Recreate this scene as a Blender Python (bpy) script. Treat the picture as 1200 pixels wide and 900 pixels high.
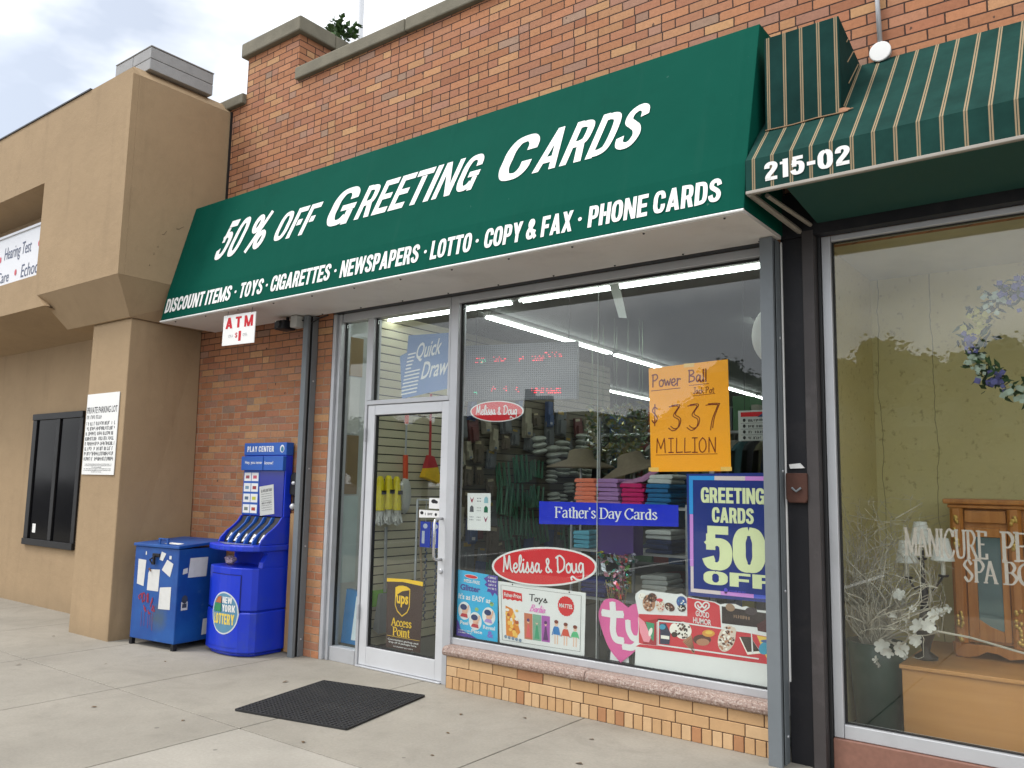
import bpy, bmesh, math, random
from mathutils import Vector, Matrix

# ------------------------------------------------------------------ camera, sky, sun, exposure
for o in list(bpy.data.objects):
    bpy.data.objects.remove(o)
scene = bpy.context.scene
COL = scene.collection
R = math.radians

cam_d = bpy.data.cameras.new("camera")
cam = bpy.data.objects.new("camera", cam_d)
COL.objects.link(cam)
scene.camera = cam
cam.matrix_world = Matrix(((0.796696, 0.058164, 0.601574, 4.057497),
                           (0.604088, -0.107545, -0.789627, -4.687924),
                           (0.018768, 0.992497, -0.120817, 1.45),
                           (0, 0, 0, 1)))
cam_d.lens = 28.959
cam_d.sensor_width = 36.0
cam_d.clip_start = 0.05
cam_d.clip_end = 900.0

SUN_EL, SUN_AZ = 55.0, 228.0          # the sun stands high over the street, left of the camera, behind cloud
world = bpy.data.worlds.new("World")
scene.world = world
world.use_nodes = True
wn, wl = world.node_tree.nodes, world.node_tree.links
wn.clear()
w_out = wn.new("ShaderNodeOutputWorld")
w_bg = wn.new("ShaderNodeBackground")
w_bg.inputs[1].default_value = 0.10
w_sky = wn.new("ShaderNodeTexSky")
w_sky.sky_type = 'NISHITA'
w_sky.sun_disc = False
w_sky.sun_elevation = R(SUN_EL)
w_sky.sun_rotation = R(SUN_AZ)
w_sky.air_density = 1.0
w_sky.dust_density = 2.0
w_co = wn.new("ShaderNodeTexCoord")
w_map = wn.new("ShaderNodeMapping")
w_map.inputs[3].default_value = (1.0, 1.0, 2.2)
w_map.inputs[1].default_value = (1.6, 0.7, 0.0)
w_n1 = wn.new("ShaderNodeTexNoise")
w_n1.inputs['Scale'].default_value = 1.9
w_n1.inputs['Detail'].default_value = 6.0
w_n1.inputs['Roughness'].default_value = 0.55
w_r1 = wn.new("ShaderNodeValToRGB")
w_r1.color_ramp.elements[0].position = 0.36
w_r1.color_ramp.elements[0].color = (0.45, 0.45, 0.45, 1)
w_r1.color_ramp.elements[1].position = 0.50
w_r1.color_ramp.elements[1].color = (1, 1, 1, 1)
w_n2 = wn.new("ShaderNodeTexNoise")
w_n2.inputs['Scale'].default_value = 3.1
w_n2.inputs['Detail'].default_value = 5.0
w_cl = wn.new("ShaderNodeMix"); w_cl.data_type = 'RGBA'
w_cl.inputs[6].default_value = (9.0, 9.4, 10.0, 1)
w_cl.inputs[7].default_value = (17.0, 17.2, 17.4, 1)
w_mx = wn.new("ShaderNodeMix"); w_mx.data_type = 'RGBA'
wl.new(w_co.outputs['Generated'], w_map.inputs[0])
wl.new(w_map.outputs[0], w_n1.inputs['Vector'])
wl.new(w_map.outputs[0], w_n2.inputs['Vector'])
wl.new(w_n1.outputs[0], w_r1.inputs[0])
w_r2 = wn.new("ShaderNodeValToRGB")
w_r2.color_ramp.elements[0].position = 0.38
w_r2.color_ramp.elements[1].position = 0.58
wl.new(w_n2.outputs[0], w_r2.inputs[0])
wl.new(w_r2.outputs[0], w_cl.inputs[0])
# an overcast sky is brightest towards the hidden sun and overhead
w_dot = wn.new("ShaderNodeVectorMath"); w_dot.operation = 'DOT_PRODUCT'
w_dot.inputs[1].default_value = (math.sin(R(SUN_AZ)) * math.cos(R(SUN_EL)), math.cos(R(SUN_AZ)) * math.cos(R(SUN_EL)), math.sin(R(SUN_EL)))
wl.new(w_co.outputs['Generated'], w_dot.inputs[0])
w_gain = wn.new("ShaderNodeMath"); w_gain.operation = 'MULTIPLY_ADD'
wl.new(w_dot.outputs['Value'], w_gain.inputs[0]); w_gain.inputs[1].default_value = 0.34; w_gain.inputs[2].default_value = 0.74
w_mul = wn.new("ShaderNodeVectorMath"); w_mul.operation = 'SCALE'
wl.new(w_r1.outputs[0], w_mx.inputs[0])
wl.new(w_sky.outputs[0], w_mx.inputs[6])
wl.new(w_cl.outputs[2], w_mx.inputs[7])
wl.new(w_mx.outputs[2], w_mul.inputs[0])
wl.new(w_gain.outputs[0], w_mul.inputs['Scale'])
wl.new(w_mul.outputs[0], w_bg.inputs[0])
wl.new(w_bg.outputs[0], w_out.inputs[0])

sun_d = bpy.data.lights.new("sun", 'SUN')
sun_d.energy = 1.5
sun_d.angle = R(18)
sun_d.color = (1.0, 0.96, 0.9)
sun = bpy.data.objects.new("sun", sun_d)
COL.objects.link(sun)
# direction towards the sun: Nishita rotation is measured from +Y, clockwise seen from above
_az, _el = R(SUN_AZ), R(SUN_EL)
_sd = Vector((math.sin(_az) * math.cos(_el), math.cos(_az) * math.cos(_el), math.sin(_el)))
sun.rotation_euler = (-_sd).to_track_quat('-Z', 'Y').to_euler()

scene.view_settings.view_transform = 'Standard'
scene.view_settings.look = 'None'
scene.view_settings.exposure = 0.52
scene.view_settings.gamma = 1.0
scene.view_settings.use_curve_mapping = False
scene.render.engine = 'CYCLES'
scene.cycles.use_denoising = True
scene.cycles.max_bounces = 8
scene.cycles.transparent_max_bounces = 16
scene.cycles.diffuse_bounces = 4
scene.cycles.glossy_bounces = 4
scene.cycles.sample_clamp_indirect = 8.0

random.seed(7)

# ------------------------------------------------------------------ node helpers and materials
class NT:
    def __init__(s, name):
        s.mat = bpy.data.materials.new(name)
        s.mat.use_nodes = True
        s.n, s.l = s.mat.node_tree.nodes, s.mat.node_tree.links
        s.b = s.n["Principled BSDF"]
        s.out = s.n["Material Output"]
    def node(s, t): return s.n.new(t)
    def put(s, sock, v):
        if isinstance(v, bpy.types.NodeSocket): s.l.new(v, sock)
        else: sock.default_value = v
    def m(s, op, a, b=None, c=None):
        n = s.n.new("ShaderNodeMath"); n.operation = op
        s.put(n.inputs[0], a)
        if b is not None: s.put(n.inputs[1], b)
        if c is not None: s.put(n.inputs[2], c)
        return n.outputs[0]
    def xyz(s, kind='Object'):
        t = s.n.new("ShaderNodeTexCoord"); q = s.n.new("ShaderNodeSeparateXYZ")
        s.l.new(t.outputs[kind], q.inputs[0])
        return t.outputs[kind], q.outputs[0], q.outputs[1], q.outputs[2]
    def comb(s, x, y, z):
        n = s.n.new("ShaderNodeCombineXYZ")
        for i, v in enumerate((x, y, z)): s.put(n.inputs[i], v)
        return n.outputs[0]
    def noise(s, vec, scale, detail=4.0, rough=0.55, dist=0.0):
        n = s.n.new("ShaderNodeTexNoise"); s.put(n.inputs['Vector'], vec)
        n.inputs['Scale'].default_value = scale; n.inputs['Detail'].default_value = detail
        n.inputs['Roughness'].default_value = rough; n.inputs['Distortion'].default_value = dist
        return n.outputs[0]
    def white(s, vec):
        n = s.n.new("ShaderNodeTexWhiteNoise"); n.noise_dimensions = '3D'
        s.put(n.inputs['Vector'], vec); return n.outputs[0], n.outputs[1]
    def ramp(s, fac, stops, const=False):
        n = s.n.new("ShaderNodeValToRGB"); cr = n.color_ramp
        cr.interpolation = 'CONSTANT' if const else 'LINEAR'
        while len(cr.elements) < len(stops): cr.elements.new(0.5)
        for e, (p, c) in zip(cr.elements, stops):
            e.position = p
            e.color = (*c, 1) if isinstance(c, tuple) else (c, c, c, 1)
        s.put(n.inputs[0], fac); return n.outputs[0]
    def mix(s, fac, a, b, mode='MIX'):
        n = s.n.new("ShaderNodeMix"); n.data_type = 'RGBA'; n.blend_type = mode
        s.put(n.inputs[0], fac)
        s.put(n.inputs[6], (*a, 1) if isinstance(a, tuple) else a)
        s.put(n.inputs[7], (*b, 1) if isinstance(b, tuple) else b)
        return n.outputs[2]
    def bump(s, h, strength=0.3, dist=0.01):
        n = s.n.new("ShaderNodeBump"); s.put(n.inputs['Height'], h)
        n.inputs['Strength'].default_value = strength; n.inputs['Distance'].default_value = dist
        s.l.new(n.outputs[0], s.b.inputs['Normal'])
    def base(s, c): s.put(s.b.inputs['Base Color'], (*c, 1) if isinstance(c, tuple) else c)
    def rough(s, v): s.put(s.b.inputs['Roughness'], v)

def surf(name, col, rough=0.6, metal=0.0, var=0.12, scale=6.0, bump=0.0, bscale=60.0, spec=0.5, dirt=0.0, dcol=(0.08, 0.07, 0.06)):
    t = NT(name)
    vec, x, y, z = t.xyz()
    n = t.noise(vec, scale, 5.0)
    c = t.mix(n, tuple(v * (1 - var) for v in col), tuple(min(1, v * (1 + var)) for v in col))
    if dirt:
        d = t.ramp(t.noise(vec, scale * 0.7, 8.0, 0.7), [(0.52, 0.0), (0.75, dirt)])
        c = t.mix(d, c, dcol)
    t.base(c)
    t.rough(t.m('ADD', rough - 0.06, t.m('MULTIPLY', n, 0.12)))
    t.b.inputs['Metallic'].default_value = metal
    t.b.inputs['Specular IOR Level'].default_value = spec
    if bump: t.bump(t.noise(vec, bscale, 4.0), bump, 0.004)
    return t.mat

_ink = {}
def ink(col, rough=0.55):
    k = (tuple(round(c, 3) for c in col), rough)
    if k not in _ink:
        _ink[k] = surf("print_%d" % len(_ink), col, rough, 0, 0.05, 9.0, spec=0.3)
    return _ink[k]

def S(r, g, b):
    f = lambda u: ((u / 255 + 0.055) / 1.055) ** 2.4 if u > 10 else u / 255 / 12.92
    return (f(r), f(g), f(b))

def glow(name, col, strength):
    t = NT(name); t.base(col)
    t.b.inputs['Emission Color'].default_value = (*col, 1)
    t.b.inputs['Emission Strength'].default_value = strength
    return t.mat

def glass(name, tint=(0.97, 0.99, 0.98), boost=1.0, dust=0.0):
    t = NT(name); t.n.remove(t.b)
    geo = t.node("ShaderNodeNewGeometry")
    dot = t.node("ShaderNodeVectorMath"); dot.operation = 'DOT_PRODUCT'
    t.l.new(geo.outputs['Incoming'], dot.inputs[0]); t.l.new(geo.outputs['Normal'], dot.inputs[1])
    c = t.m('ABSOLUTE', dot.outputs['Value'])
    f = t.m('POWER', t.m('SUBTRACT', 1.0, c), 5.0)
    f = t.m('MINIMUM', t.m('ADD', 0.050 * boost, t.m('MULTIPLY', f, 0.957)), 1.0)
    tr = t.node("ShaderNodeBsdfTransparent"); tr.inputs[0].default_value = (*tint, 1)
    gl = t.node("ShaderNodeBsdfGlossy"); gl.inputs['Roughness'].default_value = 0.0
    vec, x, y, z = t.xyz()
    b = t.node("ShaderNodeBump"); b.inputs['Strength'].default_value = 0.015; b.inputs['Distance'].default_value = 0.05
    t.l.new(t.noise(vec, 1.6, 1.0), b.inputs['Height']); t.l.new(b.outputs[0], gl.inputs['Normal'])
    ms = t.node("ShaderNodeMixShader")
    t.l.new(f, ms.inputs[0]); t.l.new(tr.outputs[0], ms.inputs[1]); t.l.new(gl.outputs[0], ms.inputs[2])
    last = ms.outputs[0]
    if dust:
        df = t.node("ShaderNodeBsdfDiffuse"); df.inputs[0].default_value = (0.55, 0.55, 0.52, 1)
        m2 = t.node("ShaderNodeMixShader")
        t.l.new(t.ramp(t.noise(vec, 3.0, 7.0, 0.7), [(0.45, 0.0), (0.8, dust)]), m2.inputs[0])
        t.l.new(last, m2.inputs[1]); t.l.new(df.outputs[0], m2.inputs[2]); last = m2.outputs[0]
    t.l.new(last, t.out.inputs[0])
    return t.mat

def brick_mat(name, stops, mortar_low, mortar_high, zlo=2.3, zhi=3.0, pw=0.195, ph=0.063, soot=0.3):
    t = NT(name)
    vec, x, y, z = t.xyz()
    wob = t.noise(vec, 7.0, 2.0)
    u0 = t.m('ADD', t.m('ADD', x, y), t.m('MULTIPLY', wob, 0.006))
    v0 = t.m('ADD', t.m('ADD', z, t.m('MULTIPLY', t.noise(vec, 3.0, 2.0), 0.006)), 0.0)
    v = t.m('DIVIDE', v0, ph); row = t.m('FLOOR', v); fv = t.m('SUBTRACT', v, row)
    off = t.m('MULTIPLY', t.m('MODULO', row, 2.0), 0.5)
    jit, _ = t.white(t.comb(row, 3.7, 1.1))
    u = t.m('ADD', t.m('ADD', t.m('DIVIDE', u0, pw), off), t.m('MULTIPLY', jit, 0.09))
    col = t.m('FLOOR', u); fu = t.m('SUBTRACT', u, col)
    r1, _ = t.white(t.comb(col, row, 0.5))
    split = t.m('GREATER_THAN', r1, 0.86)
    fu2 = t.m('FRACT', t.m('MULTIPLY', fu, 2.0))
    half = t.m('MULTIPLY', t.m('FLOOR', t.m('MULTIPLY', fu, 2.0)), split)
    du1 = t.m('MULTIPLY', t.m('MINIMUM', fu, t.m('SUBTRACT', 1.0, fu)), pw)
    du2 = t.m('MULTIPLY', t.m('MINIMUM', fu2, t.m('SUBTRACT', 1.0, fu2)), pw * 0.5)
    du = t.m('ADD', t.m('MULTIPLY', du2, split), t.m('MULTIPLY', du1, t.m('SUBTRACT', 1.0, split)))
    dv = t.m('MULTIPLY', t.m('MINIMUM', fv, t.m('SUBTRACT', 1.0, fv)), ph)
    d = t.m('SUBTRACT', t.m('MINIMUM', du, dv), t.m('MULTIPLY', t.noise(vec, 45.0, 3.0), 0.0022))
    edge = t.node("ShaderNodeMapRange"); edge.interpolation_type = 'SMOOTHSTEP'
    t.put(edge.inputs[0], d); edge.inputs[1].default_value = 0.0016; edge.inputs[2].default_value = 0.0042
    face = edge.outputs[0]
    r2, rc = t.white(t.comb(col, row, t.m('ADD', half, 7.0)))
    bc = t.ramp(r2, stops)
    r3, _ = t.white(t.comb(row, col, t.m('ADD', half, 21.0)))
    bc = t.mix(1.0, bc, t.ramp(r3, [(0.0, 0.88), (1.0, 1.10)]), 'MULTIPLY')
    bc = t.mix(1.0, bc, t.ramp(t.noise(vec, 38.0, 6.0, 0.7), [(0.3, 0.84), (0.72, 1.10)]), 'MULTIPLY')
    st = t.ramp(t.noise(vec, 1.3, 7.0, 0.65), [(0.5, 0.0), (0.8, soot)])
    bc = t.mix(st, bc, (0.13, 0.09, 0.07))
    sp = t.ramp(t.noise(vec, 16.0, 2.0, 0.5), [(0.735, 0.0), (0.75, 0.85)])
    bc = t.mix(sp, bc, (0.07, 0.045, 0.035))
    zr = t.node("ShaderNodeMapRange"); t.put(zr.inputs[0], t.m('ADD', z, t.m('MULTIPLY', wob, 0.3)))
    zr.inputs[1].default_value = zlo; zr.inputs[2].default_value = zhi
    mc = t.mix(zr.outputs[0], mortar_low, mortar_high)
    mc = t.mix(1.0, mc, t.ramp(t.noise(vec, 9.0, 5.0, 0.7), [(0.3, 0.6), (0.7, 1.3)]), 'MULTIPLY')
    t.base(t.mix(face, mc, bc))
    t.rough(0.85)
    t.b.inputs['Specular IOR Level'].default_value = 0.25
    t.bump(t.m('ADD', face, t.m('MULTIPLY', t.noise(vec, 90.0, 4.0), 0.35)), 0.55, 0.006)
    return t.mat

def stucco(name, col):
    t = NT(name); vec, x, y, z = t.xyz()
    big = t.noise(vec, 0.9, 6.0, 0.65); mid = t.noise(vec, 5.0, 6.0, 0.7)
    c = t.mix(t.ramp(big, [(0.3, 0.0), (0.7, 1.0)]), tuple(v * 0.9 for v in col), tuple(v * 1.06 for v in col))
    c = t.mix(t.ramp(mid, [(0.52, 0.0), (0.8, 0.32)]), c, tuple(v * 0.7 for v in col))
    stv = t.noise(t.comb(t.m('MULTIPLY', x, 6.0), t.m('MULTIPLY', y, 6.0), t.m('MULTIPLY', z, 0.7)), 1.0, 5.0, 0.6)
    c = t.mix(t.ramp(stv, [(0.56, 0.0), (0.85, 0.42)]), c, tuple(v * 0.6 for v in col))
    gb = t.node("ShaderNodeMapRange"); t.put(gb.inputs[0], t.m('ADD', z, t.m('MULTIPLY', mid, 0.25)))
    gb.inputs[1].default_value = 0.05; gb.inputs[2].default_value = 0.32; gb.inputs[3].default_value = 0.35; gb.inputs[4].default_value = 0.0
    c = t.mix(gb.outputs[0], c, (0.16, 0.125, 0.08))
    t.base(c); t.rough(0.9); t.b.inputs['Specular IOR Level'].default_value = 0.2
    t.bump(t.m('ADD', t.noise(vec, 120.0, 4.0), t.m('MULTIPLY', t.noise(vec, 9.0, 3.0), 3.0)), 0.35, 0.005)
    return t.mat

def concrete(name, col, stain=0.35):
    t = NT(name); vec, x, y, z = t.xyz()
    n1 = t.noise(vec, 0.8, 7.0, 0.62); n2 = t.noise(vec, 4.5, 8.0, 0.7); n3 = t.noise(vec, 60.0, 3.0)
    c = t.mix(t.ramp(n1, [(0.32, 0.0), (0.68, 1.0)]), tuple(v * 0.80 for v in col), tuple(v * 1.08 for v in col))
    c = t.mix(t.ramp(n2, [(0.5, 0.0), (0.78, stain)]), c, tuple(v * 0.55 for v in col))
    c = t.mix(1.0, c, t.ramp(n3, [(0.3, 0.93), (0.7, 1.05)]), 'MULTIPLY')
    n4 = t.noise(vec, 1.9, 9.0, 0.72, 1.2)
    c = t.mix(t.ramp(n4, [(0.54, 0.0), (0.66, stain), (0.8, 0.15)]), c, tuple(v * 0.66 for v in col))
    vo = t.node("ShaderNodeTexVoronoi"); vo.inputs['Scale'].default_value = 3.4; vo.inputs['Randomness'].default_value = 1.0
    t.l.new(vec, vo.inputs['Vector'])
    rr = t.node("ShaderNodeSeparateColor"); t.l.new(vo.outputs['Color'], rr.inputs[0])
    rad = t.m('MULTIPLY', t.m('POWER', rr.outputs[0], 3.0), 0.075)
    spot = t.m('LESS_THAN', t.m('ADD', vo.outputs['Distance'], t.m('MULTIPLY', n2, 0.03)), rad)
    c = t.mix(t.m('MULTIPLY', spot, 0.5), c, (0.075, 0.068, 0.06))
    t.base(c); t.rough(0.88); t.b.inputs['Specular IOR Level'].default_value = 0.25
    t.bump(t.m('ADD', n3, t.m('MULTIPLY', n2, 0.8)), 0.25, 0.004)
    return t.mat

def wood(name, c1, c2, axis='x', scale=1.0, rough=0.45):
    t = NT(name); vec, x, y, z = t.xyz()
    k = {'x': (1.5, 18, 18), 'y': (18, 1.5, 18), 'z': (18, 18, 1.5)}[axis]
    g = t.comb(t.m('MULTIPLY', x, k[0] * scale), t.m('MULTIPLY', y, k[1] * scale), t.m('MULTIPLY', z, k[2] * scale))
    n = t.noise(g, 1.0, 6.0, 0.6, 0.6)
    c = t.mix(t.ramp(n, [(0.3, 0.0), (0.7, 1.0)]), c1, c2)
    t.base(c); t.rough(rough); t.bump(n, 0.08, 0.003)
    return t.mat

def stripe_mat(name, x0, pitch, cloth=(0.012, 0.047, 0.040), line=(0.33, 0.25, 0.155), half=0.0085):
    t = NT(name); vec, x, y, z = t.xyz()
    f = t.m('FRACT', t.m('ADD', t.m('DIVIDE', t.m('SUBTRACT', x, x0), pitch), 0.5))
    d = t.m('MULTIPLY', t.m('ABSOLUTE', t.m('SUBTRACT', f, 0.5)), pitch)
    on = t.m('MULTIPLY', t.m('LESS_THAN', d, half), t.m('GREATER_THAN', d, half * 0.2))
    n = t.noise(vec, 5.0, 6.0, 0.65)
    c = t.mix(t.ramp(n, [(0.35, 0.0), (0.75, 1.0)]), tuple(v * 0.8 for v in cloth), tuple(v * 1.3 for v in cloth))
    l2 = t.mix(n, tuple(v * 0.75 for v in line), line)
    t.base(t.mix(on, c, l2)); t.rough(0.75); t.b.inputs['Specular IOR Level'].default_value = 0.05
    t.bump(t.m('ADD', t.noise(vec, 3.0, 2.0), t.m('MULTIPLY', t.noise(vec, 350.0, 1.0), 0.02)), 0.2, 0.03)
    return t.mat

def awning_cloth(name, col):
    t = NT(name); vec, x, y, z = t.xyz()
    n = t.noise(vec, 1.4, 6.0, 0.6)
    c = t.mix(n, tuple(v * 0.86 for v in col), tuple(v * 1.12 for v in col))
    stv = t.noise(t.comb(t.m('MULTIPLY', x, 9.0), 0.0, t.m('MULTIPLY', z, 0.8)), 1.0, 5.0, 0.7)
    c = t.mix(t.ramp(stv, [(0.56, 0.0), (0.8, 0.16)]), c, (0.03, 0.10, 0.075))
    c = t.mix(t.ramp(t.noise(vec, 2.3, 8.0, 0.75), [(0.55, 0.0), (0.8, 0.35)]), c, tuple(v * 0.55 for v in col))
    sp = t.ramp(t.noise(vec, 23.0, 2.0), [(0.77, 0.0), (0.785, 0.5)])
    c = t.mix(sp, c, (0.07, 0.16, 0.13))
    t.base(c); t.rough(0.7); t.b.inputs['Specular IOR Level'].default_value = 0.03
    rib = t.m('ABSOLUTE', t.m('SUBTRACT', t.m('FRACT', t.m('MULTIPLY', x, 0.92)), 0.5))
    t.bump(t.m('ADD', t.m('ADD', t.noise(vec, 1.6, 3.0), t.m('MULTIPLY', t.ramp(rib, [(0.0, 1.0), (0.03, 0.0)]), 0.12)), t.m('MULTIPLY', t.noise(vec, 300.0, 1.0), 0.01)), 0.3, 0.04)
    return t.mat

# ------------------------------------------------------------------ mesh helpers
def ident(p): return p

class MB:
    def __init__(s): s.v, s.f, s.mi = [], [], []
    def add(s, vs, fs, m=0):
        o = len(s.v); s.v += [tuple(v) for v in vs]
        for f in fs: s.f.append([i + o for i in f]); s.mi.append(m)
        return s
    def box(s, x0, x1, y0, y1, z0, z1, m=0):
        vs = [(x, y, z) for z in (z0, z1) for y in (y0, y1) for x in (x0, x1)]
        return s.add(vs, [(0, 2, 3, 1), (4, 5, 7, 6), (0, 1, 5, 4), (1, 3, 7, 5), (3, 2, 6, 7), (2, 0, 4, 6)], m)
    def obox(s, c, size, rot=None, m=0):
        hx, hy, hz = [k / 2 for k in size]; c = Vector(c); rot = rot or Matrix.Identity(3)
        vs = [c + rot @ Vector((x, y, z)) for z in (-hz, hz) for y in (-hy, hy) for x in (-hx, hx)]
        return s.add(vs, [(0, 2, 3, 1), (4, 5, 7, 6), (0, 1, 5, 4), (1, 3, 7, 5), (3, 2, 6, 7), (2, 0, 4, 6)], m)
    def poly(s, pts, m=0): return s.add(pts, [tuple(range(len(pts)))], m)
    def prism(s, pts, axis, a, b, m=0):
        n = len(pts)
        mk = {'x': lambda p, t: (t, p[0], p[1]), 'y': lambda p, t: (p[0], t, p[1]), 'z': lambda p, t: (p[0], p[1], t)}[axis]
        vs = [mk(p, a) for p in pts] + [mk(p, b) for p in pts]
        fs = [tuple(range(n)), tuple(range(2 * n - 1, n - 1, -1))] + [(i, (i + 1) % n, n + (i + 1) % n, n + i) for i in range(n)]
        return s.add(vs, fs, m)
    def hexa(s, bot, top, m=0):
        return s.add(list(bot) + list(top), [(3, 2, 1, 0), (4, 5, 6, 7), (0, 1, 5, 4), (1, 2, 6, 5), (2, 3, 7, 6), (3, 0, 4, 7)], m)
    def tube(s, pts, r, n=8, m=0, cap=True):
        pts = [Vector(p) for p in pts]; N = len(pts)
        rs = r if isinstance(r, (list, tuple)) else [r] * N
        vs, up = [], None
        for i, p in enumerate(pts):
            d = (pts[min(i + 1, N - 1)] - pts[max(i - 1, 0)])
            d = d.normalized() if d.length > 1e-9 else Vector((0, 0, 1))
            if up is None: up = d.orthogonal().normalized()
            up = (up - d * up.dot(d)); up = up.normalized() if up.length > 1e-6 else d.orthogonal().normalized()
            w = d.cross(up)
            for k in range(n):
                a = 2 * math.pi * k / n
                vs.append(p + (up * math.cos(a) + w * math.sin(a)) * rs[i])
        fs = [(i * n + k, i * n + (k + 1) % n, (i + 1) * n + (k + 1) % n, (i + 1) * n + k) for i in range(N - 1) for k in range(n)]
        if cap: fs += [tuple(range(n - 1, -1, -1)), tuple((N - 1) * n + k for k in range(n))]
        return s.add(vs, fs, m)
    def lathe(s, prof, c, n=20, m=0, axis='z'):
        vs = []
        for r, h in prof:
            for k in range(n):
                a = 2 * math.pi * k / n; p = (r * math.cos(a), r * math.sin(a), h)
                if axis == 'y': p = (p[0], p[2], p[1])
                vs.append((c[0] + p[0], c[1] + p[1], c[2] + p[2]))
        N = len(prof)
        fs = [(i * n + k, i * n + (k + 1) % n, (i + 1) * n + (k + 1) % n, (i + 1) * n + k) for i in range(N - 1) for k in range(n)]
        fs += [tuple(range(n - 1, -1, -1)), tuple((N - 1) * n + k for k in range(n))]
        return s.add(vs, fs, m)
    def ball(s, c, r, n=12, k=8, m=0, fn=None):
        rx, ry, rz = r if isinstance(r, (tuple, list)) else (r, r, r)
        vs = []
        for i in range(k + 1):
            t = math.pi * (0.02 + 0.96 * i / k)
            for j in range(n):
                a = 2 * math.pi * j / n
                p = (math.sin(t) * math.cos(a), math.sin(t) * math.sin(a), math.cos(t))
                q = fn(p) if fn else 1.0
                vs.append((c[0] + rx * p[0] * q, c[1] + ry * p[1] * q, c[2] + rz * p[2] * q))
        fs = [(i * n + j, i * n + (j + 1) % n, (i + 1) * n + (j + 1) % n, (i + 1) * n + j) for i in range(k) for j in range(n)]
        fs += [tuple(range(n - 1, -1, -1)), tuple(k * n + j for j in range(n))]
        return s.add(vs, fs, m)
    def flat(s, v2, f2, fn, m=0): return s.add([fn(*p) for p in v2], f2, m)
    def build(s, name, mats, parent=None, bevel=0.0, smooth=False, origin=None, seg=2, keep=False):
        me = bpy.data.meshes.new(name)
        off = Vector((0, 0, 0))
        if parent is not None and not keep:
            p = parent
            while p is not None: off = off + p.location; p = p.parent
        elif origin is not None: off = Vector(origin)
        me.from_pydata([tuple(Vector(v) - off) for v in s.v], [], s.f)
        mats = mats if isinstance(mats, (list, tuple)) else [mats]
        for m in mats: me.materials.append(m)
        for p, k in zip(me.polygons, s.mi): p.material_index = k; p.use_smooth = smooth
        bm = bmesh.new(); bm.from_mesh(me)
        bmesh.ops.recalc_face_normals(bm, faces=bm.faces); bm.to_mesh(me); bm.free()
        o = bpy.data.objects.new(name, me); COL.objects.link(o)
        if parent is not None: o.parent = parent
        elif origin is not None: o.location = off
        if bevel:
            b = o.modifiers.new("bevel", 'BEVEL'); b.width = bevel; b.segments = seg; b.limit_method = 'ANGLE'; b.angle_limit = R(40)
            b.harden_normals = False
        if smooth:
            pass
        return o

def tag(o, label=None, cat=None, group=None, kind=None):
    if label: o["label"] = label
    if cat: o["category"] = cat
    if group: o["group"] = group
    if kind: o["kind"] = kind
    return o

def thing(name, label, cat, loc=(0, 0, 0), group=None):
    o = bpy.data.objects.new(name, None); COL.objects.link(o)
    o.location = loc; o.empty_display_size = 0.1
    return tag(o, label, cat, group)

def copy_thing(o, loc=None, rotz=None, label=None, scale=None):
    r = o.copy(); COL.objects.link(r)
    if loc is not None: r.location = loc
    if rotz is not None: r.rotation_euler = (0, 0, rotz)
    if scale is not None: r.scale = scale
    if label: r["label"] = label
    for ch in o.children:
        c = ch.copy(); COL.objects.link(c); c.parent = r
        for g in ch.children:
            d = g.copy(); COL.objects.link(d); d.parent = c
    return r

# ---- lettering --------------------------------------------------
_txt = {}
def glyphs(body, bold=0.0, space=1.0):
    k = (body, bold, space)
    if k not in _txt:
        cu = bpy.data.curves.new("lettering", 'FONT'); cu.body = body; cu.size = 1.0
        cu.offset = bold; cu.space_character = space; cu.resolution_u = 3
        ob = bpy.data.objects.new("lettering", cu); COL.objects.link(ob)
        dg = bpy.context.evaluated_depsgraph_get(); dg.update()
        me = bpy.data.meshes.new_from_object(ob.evaluated_get(dg))
        v = [(p.co.x, p.co.y) for p in me.vertices]; f = [tuple(p.vertices) for p in me.polygons]
        bpy.data.objects.remove(ob); bpy.data.curves.remove(cu); bpy.data.meshes.remove(me)
        xs = [p[0] for p in v]; ys = [p[1] for p in v]
        x0, x1, y0, y1 = min(xs), max(xs), min(ys), max(ys)
        _txt[k] = ([((a - x0) / (x1 - x0), (b - y0) / (y1 - y0)) for a, b in v], f)
    return _txt[k]

def txt(mb, body, x0, z0, w, h, fn, bold=0.03, shear=0.0, m=0, space=1.0):
    """lettering stretched to fill the box x0..x0+w, z0..z0+h of the surface map fn(u, v)"""
    v, f = glyphs(body, bold, space)
    ws = w - shear * h
    mb.flat([(x0 + a * ws + shear * b * h, z0 + b * h) for a, b in v], f, fn, m)

def catmull(p, n=6, closed=False):
    if len(p) < 3: return list(p)
    out = []
    N = len(p); rng = range(N if closed else N - 1)
    for i in rng:
        g = (lambda k: p[k % N]) if closed else (lambda k: p[max(0, min(N - 1, k))])
        a, b, c, d = g(i - 1), g(i), g(i + 1), g(i + 2)
        for t in range(n):
            t /= n
            out.append(tuple(0.5 * ((2 * b[k]) + (-a[k] + c[k]) * t + (2 * a[k] - 5 * b[k] + 4 * c[k] - d[k]) * t * t + (-a[k] + 3 * b[k] - 3 * c[k] + d[k]) * t ** 3) for k in (0, 1)))
    out.append(p[0] if closed else p[-1])
    return out

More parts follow.
